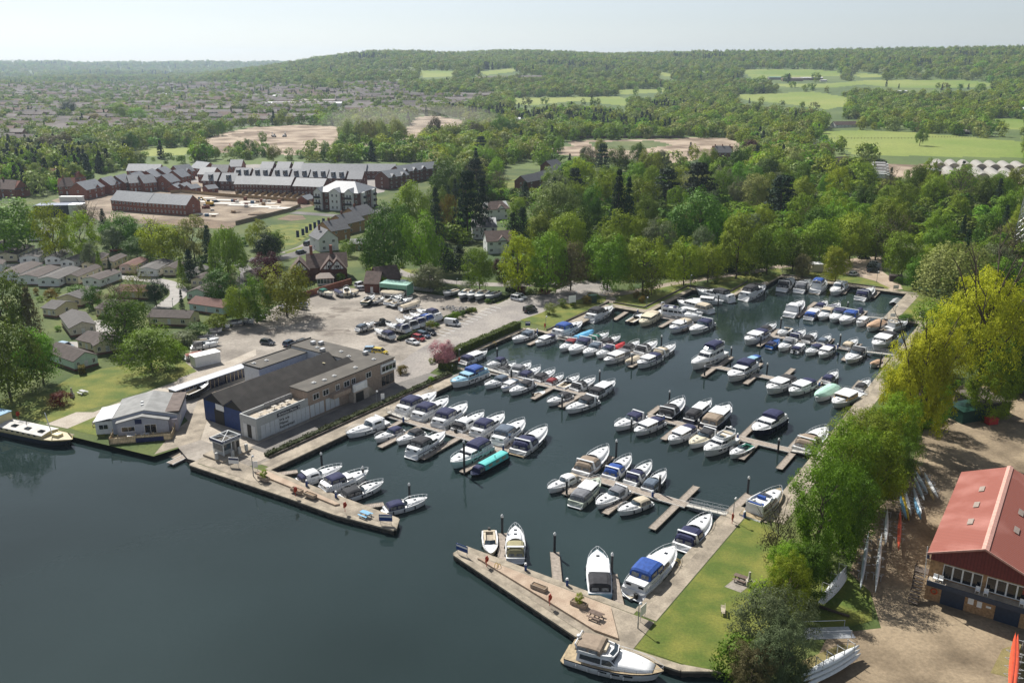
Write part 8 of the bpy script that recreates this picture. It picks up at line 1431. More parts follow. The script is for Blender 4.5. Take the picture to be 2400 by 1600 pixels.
# foundation slabs and site litter
SLAB = M('slab_concrete', (.6, .56, .5), .9, .12)
for x, y, w, dp in [(330, 475, 10, 5), (380, 440, 7, 4), (540, 460, 14, 5), (550, 492, 18, 6), (720, 508, 16, 6), (760, 478, 9, 4), (930, 525, 15, 6), (960, 492, 8, 4), (1120, 540, 16, 6), (330, 598, 14, 4)]: b = W('R', x, y); reg(MB().box(-w / 2, w / 2, -dp / 2, dp / 2, 0, .25).ob('foundation_slab', SLAB, None, loc=b, rz=-.1), 'pale concrete foundation slab', 'on the building site', 'slab', 'foundation slabs')
for x, y, s in [(860, 600, 5), (640, 580, 3), (1200, 620, 0)]:
    if s: b = W('R', x, y); c = MB(); c.loft([[(r * s * math.cos(k * .524) * (1 + .12 * math.sin(k * 2.1)), r * s * .7 * math.sin(k * .524), z * s * .3) for k in range(12)] for r, z in ((1, 0), (.75, .5), (.4, .85), (.1, 1))], closed=True); reg(c.ob('soil_heap', DIRT, None, True, loc=b), 'heap of pale soil', 'on the building site', 'heap', 'soil heaps')
PAL = [M('pallet_%d' % i, c, .8, .2) for i, c in enumerate([(.5, .48, .44), (.3, .2, .12), (.22, .09, .06), (.1, .16, .24)])]
for k in range(34):
    x, y = random.uniform(300, 1150), random.uniform(455, 640); b = W('R', x, y)
    if y > 470 + (1150 - x) * .22: continue
    q = MB(); n = random.randint(2, 4)
    for i in range(n): q.box(-.9 + .1 * (i % 2), .9, -.6, .6 - .1 * (i % 2), i * .45, i * .45 + .4)
    reg(q.ob('material_stack', random.choice(PAL), None, loc=b, rz=random.uniform(-.4, .4)), 'stack of building materials', 'on the building site', 'material stack', 'stacks of building materials')
# flags along the lawn
for x, yb, yt in [(372, 470, 392), (420, 448, 375), (455, 432, 355), (490, 415, 330), (530, 395, 315), (568, 378, 295), (610, 350, 280)]:
    b = W('K', x, yb); h = height_at(b, px('K', x, yt)[1]); o = thing('flag_banner', 'navy flag banner on white pole', 'along the road verge', 'flag', 'flag banners', b); MB().tube((0, 0, 0), (0, 0, h), .06, 5).ob('pole', WHITE, o); MB().box(.06, 1.3, -.02, .02, h - 3.0, h - .1).ob('banner', DKBL, o)
# polytunnels
PT = M('polytunnel_film', (.3, .28, .24), .5, .08)
def tunnel(c, x, y, where, w=8.2, L=40):
    b = W(c, x, y); o = thing('polytunnel', 'pale arched polytunnel', where, 'polytunnel', 'polytunnels', b, -.35); secs = []
    for s in (0, .5, 1): secs.append([(w / 2 * math.cos(math.pi * k / 10), s * L, .2 + 4.6 * math.sin(math.pi * k / 10)) for k in range(11)])
    MB().loft(secs).ob('cover', PT, o, False); MB().box(-1.4, 1.4, -.08, -.01, 0, 2.8).ob('door', M('tunnel_door', (.2, .2, .2), .6), o)
for x in (1865, 1965, 2070, 2175, 2280, 2385): tunnel('Z', x, 1004 + (x - 1865) * .035, 'in the front row')
for x in (1775, 1868, 1960, 2055, 2150, 2245, 2340): tunnel('Z', x, 935 + (x - 1775) * .03, 'in the back row', L=30)
box_building(W('Z', 1665, 985), -.2, 10, 12, 4.2, 'packing_shed', 'brown packing shed', 'in front of the polytunnels', BRICKD, STEEL, 'building')
# lattice mast at the right edge
def mast():
    b = W('J', 2300, 575); o = thing('lattice_mast', 'grey lattice telecom mast', 'at the right edge of the wood', 'mast', None, b); h = 32; s0, s1 = 1.9, .5; mb = MB(); n = 12; r = .13
    def cr(i): f = i / n; s = s0 + (s1 - s0) * f; return [Vector((s * a, s * c, h * f)) for a, c in ((-1, -1), (1, -1), (1, 1), (-1, 1))]
    for k in range(4): MB().tube(cr(0)[k], cr(n)[k], r, 5).ob('leg', STEEL, o)
    for i in range(n):
        a, c = cr(i), cr(i + 1)
        for k in range(4): mb.tube(a[k], c[(k + 1) % 4], r * .5, 4); mb.tube(c[k], a[(k + 1) % 4], r * .5, 4); mb.tube(c[k], c[(k + 1) % 4], r * .5, 4)
    mb.ob('bracing', STEEL, o)
    for k, z in ((0, 24), (2, 24), (1, 20), (3, 27)): MB().box(-.3, .3, -.2, .2, 0, 2.2).ob('antenna', WHITE, o, loc=((-1.2, 1.2)[k % 2], (-1, 1)[k // 2], z))
mast()
# ---------------------------------------------------------------- cars, lorries, yard boats, rowing boats
PAINT = {k: M('car_' + k, c, .25, .04, spec=.6, coat=.5) for k, c in dict(white=(.7, .7, .7), black=(.012, .012, .014), darkgrey=(.05, .055, .065), blue=(.06, .09, .14), red=(.32, .015, .015), silver=(.4, .41, .42), yellow=(.6, .45, .03), lightblue=(.3, .42, .52), green=(.03, .08, .06)).items()}
PNAME = dict(white='white', black='black', darkgrey='dark grey', blue='slate-blue', red='red', silver='silver', yellow='yellow', lightblue='pale blue', green='dark green')
wm = MB(); wm.tube((0, -.11, 0), (0, .11, 0), .33, 12); TYRE = wm.mesh('tyre', BLACK, True); wm = MB(); wm.tube((0, -.12, 0), (0, .12, 0), .2, 10); RIM = wm.mesh('rim', STEEL, True)
def car(c, r, f, col, kind, where, L=None, z=1.06):
    a, b = W(c, *r, z + .5), W(c, *f, z + .5); d = b - a; rz = math.atan2(d.y, d.x); L = dict(hatch=4.2, estate=4.7, suv=4.6, coupe=4.3, van=4.8, pickup=5.2)[kind]; m = (a + b) / 2; m.z = z
    o = thing('parked_' + ('van' if kind == 'van' else 'car'), f'{PNAME[col]} {dict(hatch="hatchback", estate="estate car", suv="large car", coupe="low coupe", van="van", pickup="pickup")[kind]}', where, 'van' if kind == 'van' else 'car', 'parked vehicles', m, rz)
    Wd = .9; h1 = .95 if kind in ('suv', 'van', 'pickup') else .82; ht = dict(hatch=1.48, estate=1.48, suv=1.72, coupe=1.3, van=1.95, pickup=1.75)[kind]; P_ = PAINT[col]
    def sec(x, w, z0, z1): return [(x, w * .96, z0), (x, w, z0 + (z1 - z0) * .35), (x, w, z0 + (z1 - z0) * .7), (x, w * .9, z1), (x, -w * .9, z1), (x, -w, z0 + (z1 - z0) * .7), (x, -w, z0 + (z1 - z0) * .35), (x, -w * .96, z0)]
    MB().loft([sec(-L / 2, Wd * .86, .4, h1 * .9), sec(-L / 2 + .2, Wd * .97, .25, h1), sec(-L * .2, Wd, .22, h1), sec(L * .2, Wd, .22, h1), sec(L / 2 - .35, Wd * .95, .24, h1 * .86), sec(L / 2, Wd * .8, .35, h1 * .66)]).ob('body', P_, o, True)
    x0, x1, x2, x3 = dict(hatch=(-.47, -.38, .1, .27), estate=(-.48, -.42, .1, .26), suv=(-.47, -.4, .12, .27), coupe=(-.4, -.2, .08, .24), van=(-.49, -.48, .22, .36), pickup=(-.1, -.06, .14, .26))[kind]
    g = MB(); lo = [(x0 * L, Wd * .9, h1 - .02), (x3 * L, Wd * .88, h1 - .04), (x3 * L, -Wd * .88, h1 - .04), (x0 * L, -Wd * .9, h1 - .02)]; hi = [(x1 * L, Wd * .72, ht - .06), (x2 * L, Wd * .7, ht - .06), (x2 * L, -Wd * .7, ht - .06), (x1 * L, -Wd * .72, ht - .06)]
    g.loft([lo, hi], closed=True); g.ob('cabin_glass', GLASS, o)
    rf = [(x1 * L - .03, Wd * .74, ht - .07), (x2 * L + .03, Wd * .72, ht - .07), (x2 * L + .03, -Wd * .72, ht - .07), (x1 * L - .03, -Wd * .74, ht - .07)]
    MB().loft([rf, [(p[0], p[1] * .97, ht) for p in rf]], closed=True).ob('roof', P_, o)
    pil = MB()
    for s in (1, -1):
        for xa, xb in ((x0, x1), (x3, x2)): pil.tube((xa * L, s * Wd * .9, h1 - .02), (xb * L, s * Wd * .73, ht - .04), .05, 4)
        if kind == 'van': pil.add([(x0 * L, s * (Wd * .93), h1), (.12 * L, s * (Wd * .93), h1), (.1 * L, s * Wd * .75, ht - .05), (x1 * L, s * Wd * .75, ht - .05)], [(0, 1, 2, 3)])
        else: pil.tube((-.05 * L, s * Wd * .905, h1), (-.07 * L, s * Wd * .735, ht - .05), .04, 4)
    pil.ob('window_frame', P_, o)
    for x in (-L * .31, L * .31):
        for s in (1, -1):
            w = link('wheel', TYRE, o, (x, s * (Wd - .1), .33)); link('rim', RIM, w)
    for s in (1, -1):
        MB().box(L / 2 - .16, L / 2 - .05, s * .62 - .17, s * .62 + .17, h1 * .6, h1 * .74).ob('headlight', M('headlight', (.7, .7, .7), .1), o); MB().box(-L / 2 - .01, -L / 2 + .08, s * .66 - .12, s * .66 + .12, h1 * .65, h1 * .88).ob('tail_light', M('taillight', (.3, .01, .01), .2), o)
    return o
Y_ = 'in the boatyard'
for a in [('K', (50, 1412), (165, 1428), 'darkgrey', 'hatch', 'alone in the gravel yard'), ('K', (250, 1452), (365, 1402), 'blue', 'hatch', 'behind the long building'), ('K', (355, 1447), (512, 1385), 'darkgrey', 'estate', 'behind the long building'), ('K', (1100, 1252), (1215, 1232), 'black', 'pickup', 'beside the yard boats'), ('K', (1380, 1398), (1500, 1432), 'white', 'coupe', 'in the car park'), ('K', (1428, 1362), (1562, 1398), 'red', 'hatch', 'in the car park'),
          ('K', (1482, 1332), (1602, 1370), 'blue', 'estate', 'in the car park'), ('K', (1548, 1308), (1655, 1345), 'black', 'hatch', 'in the car park'), ('K', (1745, 1240), (1868, 1255), 'white', 'van', 'in the car park'), ('K', (1108, 1500), (1170, 1508), 'yellow', 'hatch', 'behind the long building'), ('K', (1030, 1488), (1098, 1486), 'lightblue', 'hatch', 'behind the long building'), ('K', (435, 528), (512, 500), 'black', 'suv', 'on the road by the cottages'),
          ('K', (588, 438), (655, 408), 'white', 'suv', 'on the road by the cottages'), ('K', (535, 468), (598, 445), 'darkgrey', 'hatch', 'on the road by the cottages'), ('K', (690, 384), (752, 360), 'blue', 'hatch', 'on the road by the cottages'), ('K', (370, 602), (460, 582), 'darkgrey', 'estate', 'on the road by the purple tree'), ('K', (915, 905), (1000, 880), 'white', 'suv', 'by the brown-roofed garages'), ('K', (945, 930), (1010, 925), 'silver', 'hatch', 'by the brown-roofed garages'),
          ('K', (1332, 872), (1420, 880), 'black', 'estate', 'by the brown-roofed garages'), ('I', (0, 1010), (90, 1030), 'white', 'suv', 'by the red bushes'), ('I', (30, 990), (120, 1008), 'white', 'estate', 'by the red bushes'), ('I', (100, 1140), (235, 1108), 'black', 'van', 'by the lawn with the white sign'), ('J', (750, 800), (828, 782), 'white', 'hatch', 'in the far car park'), ('J', (893, 762), (1030, 768), 'black', 'hatch', 'in the far car park'), ('J', (895, 740), (1032, 742), 'darkgrey', 'suv', 'in the far car park'),
          ('J', (910, 716), (1040, 718), 'silver', 'estate', 'in the far car park'), ('J', (930, 696), (1042, 698), 'white', 'hatch', 'in the far car park'), ('J', (820, 638), (940, 642), 'black', 'estate', 'in the shade of the far wood'), ('J', (560, 770), (640, 775), 'silver', 'hatch', 'behind the olive tree of the far car park'), ('L', (1045, 575), (1095, 570), 'red', 'pickup', 'behind the caravans'), ('M', (548, 28), (665, 50), 'lightblue', 'estate', 'by the mint bungalow'), ('L', (180, 680), (240, 660), 'darkgrey', 'hatch', 'beside the cream caravan'),
          ('Z', (1572, 955), (1625, 950), 'white', 'hatch', 'by the packing shed'), ('Z', (1578, 972), (1640, 966), 'silver', 'hatch', 'by the packing shed'), ('Z', (1590, 985), (1640, 978), 'darkgrey', 'hatch', 'by the packing shed'), ('H', (1470, 708), (1525, 690), 'lightblue', 'van', 'at the right edge under trees'), ('R', (270, 440), (325, 455), 'blue', 'hatch', 'beside the long terrace'), ('R', (420, 475), (470, 470), 'darkgrey', 'hatch', 'on the building site')]: car(*a)
def lorry(c, x, y, where):
    b = W(c, x, y); o = thing('box_lorry', 'white box lorry', where, 'lorry', 'parked lorries', b, -.25); MB().box(0, 9, -1.25, 1.25, 1.0, 3.9).ob('box_body', RENDER, o); MB().box(9.15, 11, -1.2, 1.2, .6, 3.1).ob('cab', RENDER, o); MB().box(10.98, 11.03, -1.05, 1.05, 1.9, 2.8).ob('windscreen', GLASS, o)
    for xx in (1.5, 2.8, 9.8):
        for s in (1, -1): w = link('wheel', TYRE, o, (xx, s * 1.1, .5)); w.scale = (1.5, 1.5, 1.5)
    MB().box(0, 11, -.5, .5, .6, .98).ob('chassis', BLACK, o)
for k, y in enumerate((920, 940, 962, 985, 1000)): lorry('Z', 1300, y, 'beside the weeping willow')
# boats ashore on trailers
TRM = M('trailer_steel', (.3, .31, .32), .5, .15, metal=.4)
def trailer(o_pos, rz, L, where, look='galvanised boat trailer'):
    o = thing('boat_trailer', look, where, 'trailer', 'boat trailers', (o_pos[0], o_pos[1], 1.03), rz); mb = MB()
    for s in (1, -1): mb.box(-.2, L * .75, s * .55 - .06, s * .55 + .06, .42, .54)
    mb.box(-.2, -.05, -.6, .6, .42, .54).box(L * .4, L * .4 + .12, -.6, .6, .42, .54); mb.tube((L * .75, .5, .48), (L * 1.05, 0, .48), .06, 5).tube((L * .75, -.5, .48), (L * 1.05, 0, .48), .06, 5); mb.ob('frame', TRM, o)
    for x in ((.25 * L, .4 * L) if L > 6 else (.3 * L,)):
        for s in (1, -1): link('wheel', TYRE, o, (x, s * .85, .33))
    MB().box(.1, .3, -.5, .5, .54, .66).ob('bunk', BLACK, o); return o
GY = 'boats stored ashore'
YB = [('S', 'K', 710, 985, 590, 950, 'green', 'by the garden wall', dict(top='cream')), ('T', 'K', 722, 945, 790, 972, 'navy', 'by the garden wall', {}), ('O', 'K', 830, 925, 838, 975, None, 'by the garden wall', dict(hull='cream', look='small cream open boat')), ('T', 'K', 940, 945, 878, 965, 'beige', 'by the garden wall', {}), ('S', 'K', 1085, 1000, 990, 1060, None, 'by the green shelter', dict(hull='darkgreen')), ('O', 'K', 1182, 1020, 1068, 1045, None, 'by the green shelter', dict(look='white open boat with console')),
      ('S', 'K', 1332, 1000, 1202, 1060, None, 'in the middle of the yard', {}), ('S', 'K', 1438, 1028, 1252, 1072, None, 'in the middle of the yard', dict(hull='grey', arch=True)), ('T', 'K', 1518, 1062, 1325, 1108, 'beige', 'in the middle of the yard', {}), ('S', 'K', 1088, 1248, 930, 1300, 'slate', 'beside the black pickup', {}), ('S', 'K', 1190, 1262, 1400, 1310, 'navy', 'in the tight yard row', {}), ('S', 'K', 1285, 1222, 1472, 1278, 'black', 'in the tight yard row', {}), ('S', 'K', 1356, 1196, 1545, 1252, 'navy', 'in the tight yard row', {}),
      ('S', 'K', 1412, 1170, 1620, 1222, 'blue', 'in the tight yard row', {}), ('K', 'K', 1476, 1142, 1682, 1195, 'navy', 'in the tight yard row', {}), ('S', 'K', 1090, 1312, 1255, 1368, 'navy', 'in front of the tight row', {}),
      ('O', 'K', 1720, 985, 1850, 940, None, 'in the row below the lane', dict(hull='grey')), ('O', 'K', 1868, 1010, 1960, 942, None, 'in the row below the lane', dict(hull='grey')), ('O', 'K', 1948, 1012, 2030, 945, None, 'in the row below the lane', dict(hull='grey')), ('O', 'K', 2020, 1020, 2110, 950, None, 'in the row below the lane', dict(hull='grey')), ('O', 'K', 2108, 1015, 2230, 962, None, 'in the row below the lane', dict(hull='grey')),
      ('S', 'K', 100, 1182, -10, 1172, 'navy', 'along the yard trees', dict(hull='navy')), ('O', 'K', 335, 1102, 220, 1082, None, 'along the yard trees', dict(seat='navy')), ('T', 'K', 482, 1082, 375, 1068, 'blue', 'along the yard trees', {}), ('S', 'L', 2010, 1432, 1760, 1462, 'black', 'at the left end of the yard', {}), ('T', 'L', 1995, 1365, 1815, 1378, 'charcoal', 'at the left end of the yard', {}), ('O', 'L', 2020, 1395, 1770, 1412, None, 'at the left end of the yard', dict(hull='grey')), ('T', 'L', 2045, 1300, 1905, 1312, 'black', 'at the left end of the yard', {}),
      ('O', 'L', 2115, 1268, 1985, 1262, None, 'at the left end of the yard', {}), ('T', 'L', 2235, 1222, 2075, 1235, 'charcoal', 'along the yard trees', {}), ('O', 'L', 2335, 1232, 2230, 1205, None, 'along the yard trees', dict(hull='grey')), ('T', 'L', 1862, 1518, 1700, 1545, 'brown', 'beside the box trailer', {}), ('O', 'M', 1918, 402, 1700, 495, None, 'behind the clubhouse', dict(hull='black', look='long white and black speedboat'))]
for k, c, x1, y1, x0, y0, can, where, kw in YB:
    kw = dict(kw); kw['noshort'] = 1
    o, H = boat(k, (c, x1, y1), (c, x0, y0), can, where, z=2.3, lift=1.75, group=GY, **kw)
    trailer(o.location, o.rotation_euler.z, H.L, 'under the ' + REG[-1][1] + ' ' + where if False else where, 'galvanised trailer under a boat')
for x, y in [(1700, 1110), (1760, 1100), (1820, 1125), (1880, 1110), (1790, 1135)]: b = W('K', x, y); trailer(b, -.5, 5, 'beside the car park hedge', 'empty galvanised trailer')
def shelter():
    A, B = W('K', 1140, 985), W('K', 1385, 1010); d = B - A; L = d.length; o = thing('boat_shelter', 'pale green netted boat shelter', 'beside the brown-roofed garages', 'shelter', None, A, math.atan2(d.y, d.x)); net = M('green_net', (.2, .42, .3), .7, .1)
    for x in (0, L / 3, 2 * L / 3, L):
        for y in (0, 5): MB().tube((x, y, 0), (x, y, 4.0), .06, 5).ob('post', STEEL, o)
    MB().box(-.1, L + .1, 2.4, 5.1, 3.9, 4.05).ob('roof_sheet', M('green_sheet', (.3, .5, .42), .5, .1), o); MB().box(-.1, L + .1, -.1, 2.36, 3.85, 4.0).ob('roof_sheet', M('green_sheet', (.3, .5, .42)), o); MB().box(0, L, 5.0, 5.05, .8, 3.9).ob('net_wall', net, o); MB().box(L - .05, L, .1, 4.9, .4, 3.9).ob('net_wall', net, o); MB().box(0, L, -.05, 0, 2.6, 3.85).ob('net_valance', net, o)
    return o
shelter(); boat('T', ('K', 1370, 990), ('K', 1160, 960), 'beige', 'under the green shelter', z=2.2, lift=1.6, group=GY, look='pale boat')
# flat trailer stack behind
b = W('K', 1360, 945); reg(MB().box(0, 10, 0, 2.2, .5, .7).box(0, 10, 0, 2.2, .9, 1.1).ob('pontoon_stack', M('stack_grey', (.3, .3, .3), .8, .2), None, loc=b, rz=-.35), 'stack of flat grey pontoon sections', 'beside the rounded lane tree', 'pontoon stack')
# rowing shells on racks
RACK = M('rack_steel', (.42, .42, .42), .5, .1); SH = dict(white=M('shell_white', (.68, .7, .7), .3, .05), silver=M('shell_silver', (.45, .5, .52), .3, .08), red=M('shell_red', (.6, .09, .04), .35, .08), yellow=M('shell_yellow', (.6, .42, .03), .35, .08), blue=M('shell_blue', (.18, .38, .55), .35, .08), wood=M('shell_wood', (.4, .28, .12), .4, .1))
def shell(c, p, q, col, where, z=2.0, w=.6, rig=True, inverted=True):
    a, b = W(c, *p, z), W(c, *q, z); d = b - a; L = math.hypot(d.x, d.y); o = thing('rowing_boat', f'{col} rowing shell', where, 'rowing boat', 'rowing shells', (a.x, a.y, z), math.atan2(d.y, d.x)); secs = []
    for k in range(13):
        t = k / 12; r = w / 2 * max(.03, math.sin(math.pi * min(1, max(0, t))) ** .65); secs.append([(L * t, r, -.12), (L * t, r * .8, .1), (L * t, r * .35, .2), (L * t, -r * .35, .2), (L * t, -r * .8, .1), (L * t, -r, -.12)])
    MB().loft(secs).ob('hull', SH[col], o, True)
    if rig:
        for k in range(4 if L > 8 else 2):
            for s in (1, -1): x = L * (.3 + .13 * k); MB().tube((x, s * .2, -.1), (x + .3, s * .85, -.05), .03, 4).tube((x + .6, s * .2, -.1), (x + .3, s * .85, -.05), .03, 4).ob('rigger', RACK, o)
def rack(c, p, q, where, h=1.0, n=3):
    a, b = W(c, *p), W(c, *q); d = b - a; L = math.hypot(d.x, d.y); o = thing('boat_rack', 'steel boat rack', where, 'rack', 'boat racks', a, math.atan2(d.y, d.x))
    for k in range(n):
        x = L * (.15 + .7 * k / max(1, n - 1))
        for s in (-.5, .5): MB().tube((x, s, 0), (x, s, h), .05, 5).ob('post', RACK, o)
        MB().tube((x, -.6, h - .1), (x, .6, h - .1), .05, 5).ob('arm', RACK, o)
RW = 'by the bushes of the boathouse yard'
for p, q, col in [((388, 560), (332, 940), 'silver'), ((475, 565), (433, 958), 'white'), ((512, 408), (503, 640), 'white'), ((600, 412), (587, 682), 'red'), ((625, 262), (672, 450), 'white'), ((606, 285), (658, 482), 'yellow'), ((598, 310), (640, 470), 'blue'), ((685, 256), (742, 440), 'white'), ((690, 330), (738, 475), 'blue'), ((692, 95), (735, 180), 'wood'), ((700, 150), (782, 302), 'silver'), ((690, 190), (760, 345), 'silver'), ((760, 165), (852, 330), 'white'), ((765, 215), (825, 345), 'wood')]:
    shell('G', p, q, col, RW, z=2.0 if col != 'silver' else 2.4)
for p, q in [((388, 600), (335, 930)), ((475, 600), (435, 940)), ((512, 430), (503, 630)), ((600, 440), (588, 670)), ((620, 290), (660, 460)), ((688, 290), (740, 460)), ((700, 160), (775, 310)), ((765, 190), (845, 330))]: rack('G', p, q, RW, 1.0)
for k, (dx, dz) in enumerate([(0, 2.6), (12, 2.2), (22, 1.8), (30, 1.4)]): shell('G', (232 + dx * .4, 800 + dx * 2), (52 + dx, 1030 + dx * .3), 'white', 'on the rack beside the hedge trees', z=dz, w=.7, rig=False)
rack('G', (225, 850), (65, 1035), 'beside the hedge trees', 2.6)
for k, (dx, dz) in enumerate([(0, 2.8), (14, 2.2), (28, 1.6)]): shell('G', (325 + dx * .3, 1318 + dx * 2), (-60 + dx, 1520 + dx * 2.2), 'white', 'on the rack at the bottom edge', z=dz, w=1.0, rig=False)
rack('G', (300, 1390), (0, 1560), 'at the bottom edge', 2.8, 4)
for k, x in enumerate((1368, 1384)): shell('G', (x, 1235 + k * 8), (1330 + k * 30, 1640), 'red', 'at the bottom right corner', z=2.2 - k * .1, w=.75)
rack('G', (1385, 1290), (1350, 1600), 'at the bottom right corner', 1.3, 3)
b = W('G', 60, 1060, 1.15); d = W('G', 258, 1125, 1.15) - b; reg(MB().tube((0, 0, .1), (d.length, 0, .1), .2, 8, r2=.16).ob('log', BARK, None, True, loc=b, rz=math.atan2(d.y, d.x)), 'fallen log', 'on the shaded grass by the boathouse', 'log')
def launch():
    b = W('F', 1130, 1285, .4); o = thing('coaching_launch', 'grey catamaran launch with orange floats', 'below the boathouse bank', 'boat', None, (b.x, b.y, .2), .05)
    for s, m in ((0, 'yellow'), (2.6, 'yellow')): MB().loft([[(x, s + r * math.cos(k * 1.047), r * math.sin(k * 1.047) + .4) for k in range(6)] for x, r in ((0, .3), (9, .3), (10.5, .25), (11.2, .08))], closed=True).ob('float', HUL['yellow'], o, True)
    MB().box(.5, 8.2, .1, 2.5, .7, .85).ob('deck', STEEL, o)
    for x in (1, 7.6):
        for y in (.2, 2.4): MB().tube((x, y, .8), (x, y, 1.9), .05, 5).ob('post', STEEL, o)
    for y in (.2, 2.4): MB().tube((1, y, 1.9), (7.6, y, 1.9), .05, 5).ob('rail', STEEL, o)
launch()
b = W('H', 1308, 1245); reg(MB().box(0, 2.2, 0, 1.4, .1, 1.2).prism([(-.1, -.1), (2.3, -.1), (2.3, 1.5), (-.1, 1.5)], 1.2, 1.4).ob('skip_bin', REDM, None, loc=b, rz=.2), 'red waste bin', 'beside the green shed', 'bin')
b = W('J', 1405, 1190); reg(MB().box(0, 1.6, 0, 1, 0, 1.5).ob('utility_box', RENDER, None, loc=b), 'small pale utility box', 'on the far eastern lawn', 'cabinet')
b = W('J', 1150, 1068, .6); o = thing('covered_raft', 'pale grey covered raft', 'in the far corner of the basin', 'raft', None, (b.x, b.y, 0), U_ROT); MB().box(0, 6.5, -1.2, 1.2, .0, .5).ob('float', FLOATM, o); MB().add([(0, -1.3, .7), (6.5, -1.3, .7), (6.5, 0, 1.3), (0, 0, 1.3), (6.5, 1.3, .7), (0, 1.3, .7)], [(0, 1, 2, 3), (3, 2, 4, 5)]).ob('roof', STEEL, o)
# two people: one on a cruiser's deck, one by the far car
def person(pos, rz, top, legs, look, where, cat='person'):
    o = thing('person', look, where, cat, None, pos, rz)
    me = bpy.data.meshes.new('body'); V = [(0, 0, .92), (0, 0, 1.12), (0, .01, 1.38), (0, .02, 1.5), (0, .03, 1.62), (.1, 0, .9), (.11, .02, .5), (.12, 0, .06), (.12, .14, .02), (-.1, 0, .9), (-.11, -.02, .5), (-.12, 0, .06), (-.12, .14, .02), (.2, 0, 1.4), (.24, .02, 1.1), (.2, .16, .9), (-.2, 0, 1.4), (-.24, .02, 1.1), (-.2, .16, .9)]
    E_ = [(0, 1), (1, 2), (2, 3), (3, 4), (0, 5), (5, 6), (6, 7), (7, 8), (0, 9), (9, 10), (10, 11), (11, 12), (2, 13), (13, 14), (14, 15), (2, 16), (16, 17), (17, 18)]
    Rr = [.15, .14, .16, .055, .1, .09, .065, .045, .035, .09, .065, .045, .035, .06, .045, .035, .06, .045, .035]
    me.from_pydata(V, E_, []); ob = link('body', me, o); sk = ob.modifiers.new('skin', 'SKIN'); 
    for i, r in enumerate(Rr): me.skin_vertices[0].data[i].radius = (r, r * .85)
    me.skin_vertices[0].data[0].use_root = True; ob.modifiers.new('sub', 'SUBSURF').levels = 1; me.materials.append(top)
    MB().ball((0, .03, 1.64), .1, .11, .13).ob('head', M('skin', (.45, .28, .2), .6), o, True); MB().ball((0, .0, 1.69), .108, .115, .1).ob('hair', M('hair', (.03, .02, .015), .7), o, True); MB().box(-.2, .2, -.1, .1, .5, .9).ob('shorts', legs, o)
person(W('B', 1155, 905, 1.7), .5, M('shirt_blue', (.25, .35, .5), .8), M('shorts_dark', (.05, .05, .07), .8), 'person in a pale blue shirt and dark shorts', 'on the deck of the slate-canopied cruiser')
person(W('J', 838, 650, 1.07), 2.0, M('vest_lime', (.5, .6, .05), .7), M('shorts_dark', (.05, .05, .07)), 'person in a lime safety vest', 'beside the black car in the shade')
# ---------------------------------------------------------------- far town
ROOFS = [M('town_roof_%d' % i, c, .85, .15, scale=.1) for i, c in enumerate([(.2, .165, .145), (.24, .2, .18), (.16, .135, .125), (.27, .235, .215), (.21, .14, .11)])]
TWALL = [M('town_wall_%d' % i, c, .9, .12, scale=.3) for i, c in enumerate([(.24, .12, .08), (.3, .2, .15), (.55, .52, .47), (.2, .1, .07)])]
RNAME = ['brown', 'light brown', 'dark brown', 'grey-brown', 'reddish']
WNAME = ['red brick', 'tan brick', 'white', 'dark brick']
TMESH = {}
FARMASS = MB()
def terrace_far(p, L, rz, ri, wi, tall, where):
    o = thing('terrace_row', f'{WNAME[wi]} terrace with {RNAME[ri]} roof', where, 'house', 'houses of the far town', p, rz)
    k = (round(L / 6), ri, wi, tall)
    if k not in TMESH:
        Lq = round(L / 6) * 6; h = 5.0 if tall else 3.2; a = MB(); gable(a, -Lq / 2, Lq / 2, 0, 9, -2, h, h + 3.0); r = MB(); zr = h + 3.05; zb = h - .25
        r.add([(-Lq / 2 - .3, -.4, zb), (Lq / 2 + .3, -.4, zb), (Lq / 2 + .3, 4.5, zr), (-Lq / 2 - .3, 4.5, zr), (Lq / 2 + .3, 9.4, zb), (-Lq / 2 - .3, 9.4, zb)], [(0, 1, 2, 3), (3, 2, 4, 5)])
        w = MB()
        for f in range(2 if tall else 1):
            for q in range(max(2, int(Lq / 5))): x = -Lq / 2 + Lq * (q + .5) / max(2, int(Lq / 5)); w.box(x - .9, x + .9, -.12, -.02, f * 2.6 + .9, f * 2.6 + 2.2)
        TMESH[k] = (a.mesh('wall', TWALL[wi]), r.mesh('roof', ROOFS[ri]), w.mesh('glazing', GLASS))
    a, r, w = TMESH[k]; link('wall', a, o); link('roof', r, o)
    if p.length < 1500: ww = link('glazing', w, o); ww['kind'] = 'stuff'
TR = random.Random(3); ntown = 0
STREETS = ['in nearest far-town streets', 'in lower far-town streets', 'in middle far-town streets', 'in upper far-town streets', 'in farthest far-town streets']
yy = 336.0
rowsY = []
while yy > 196: rowsY.append(yy); yy -= max(2.6, (yy - 150) * .042)
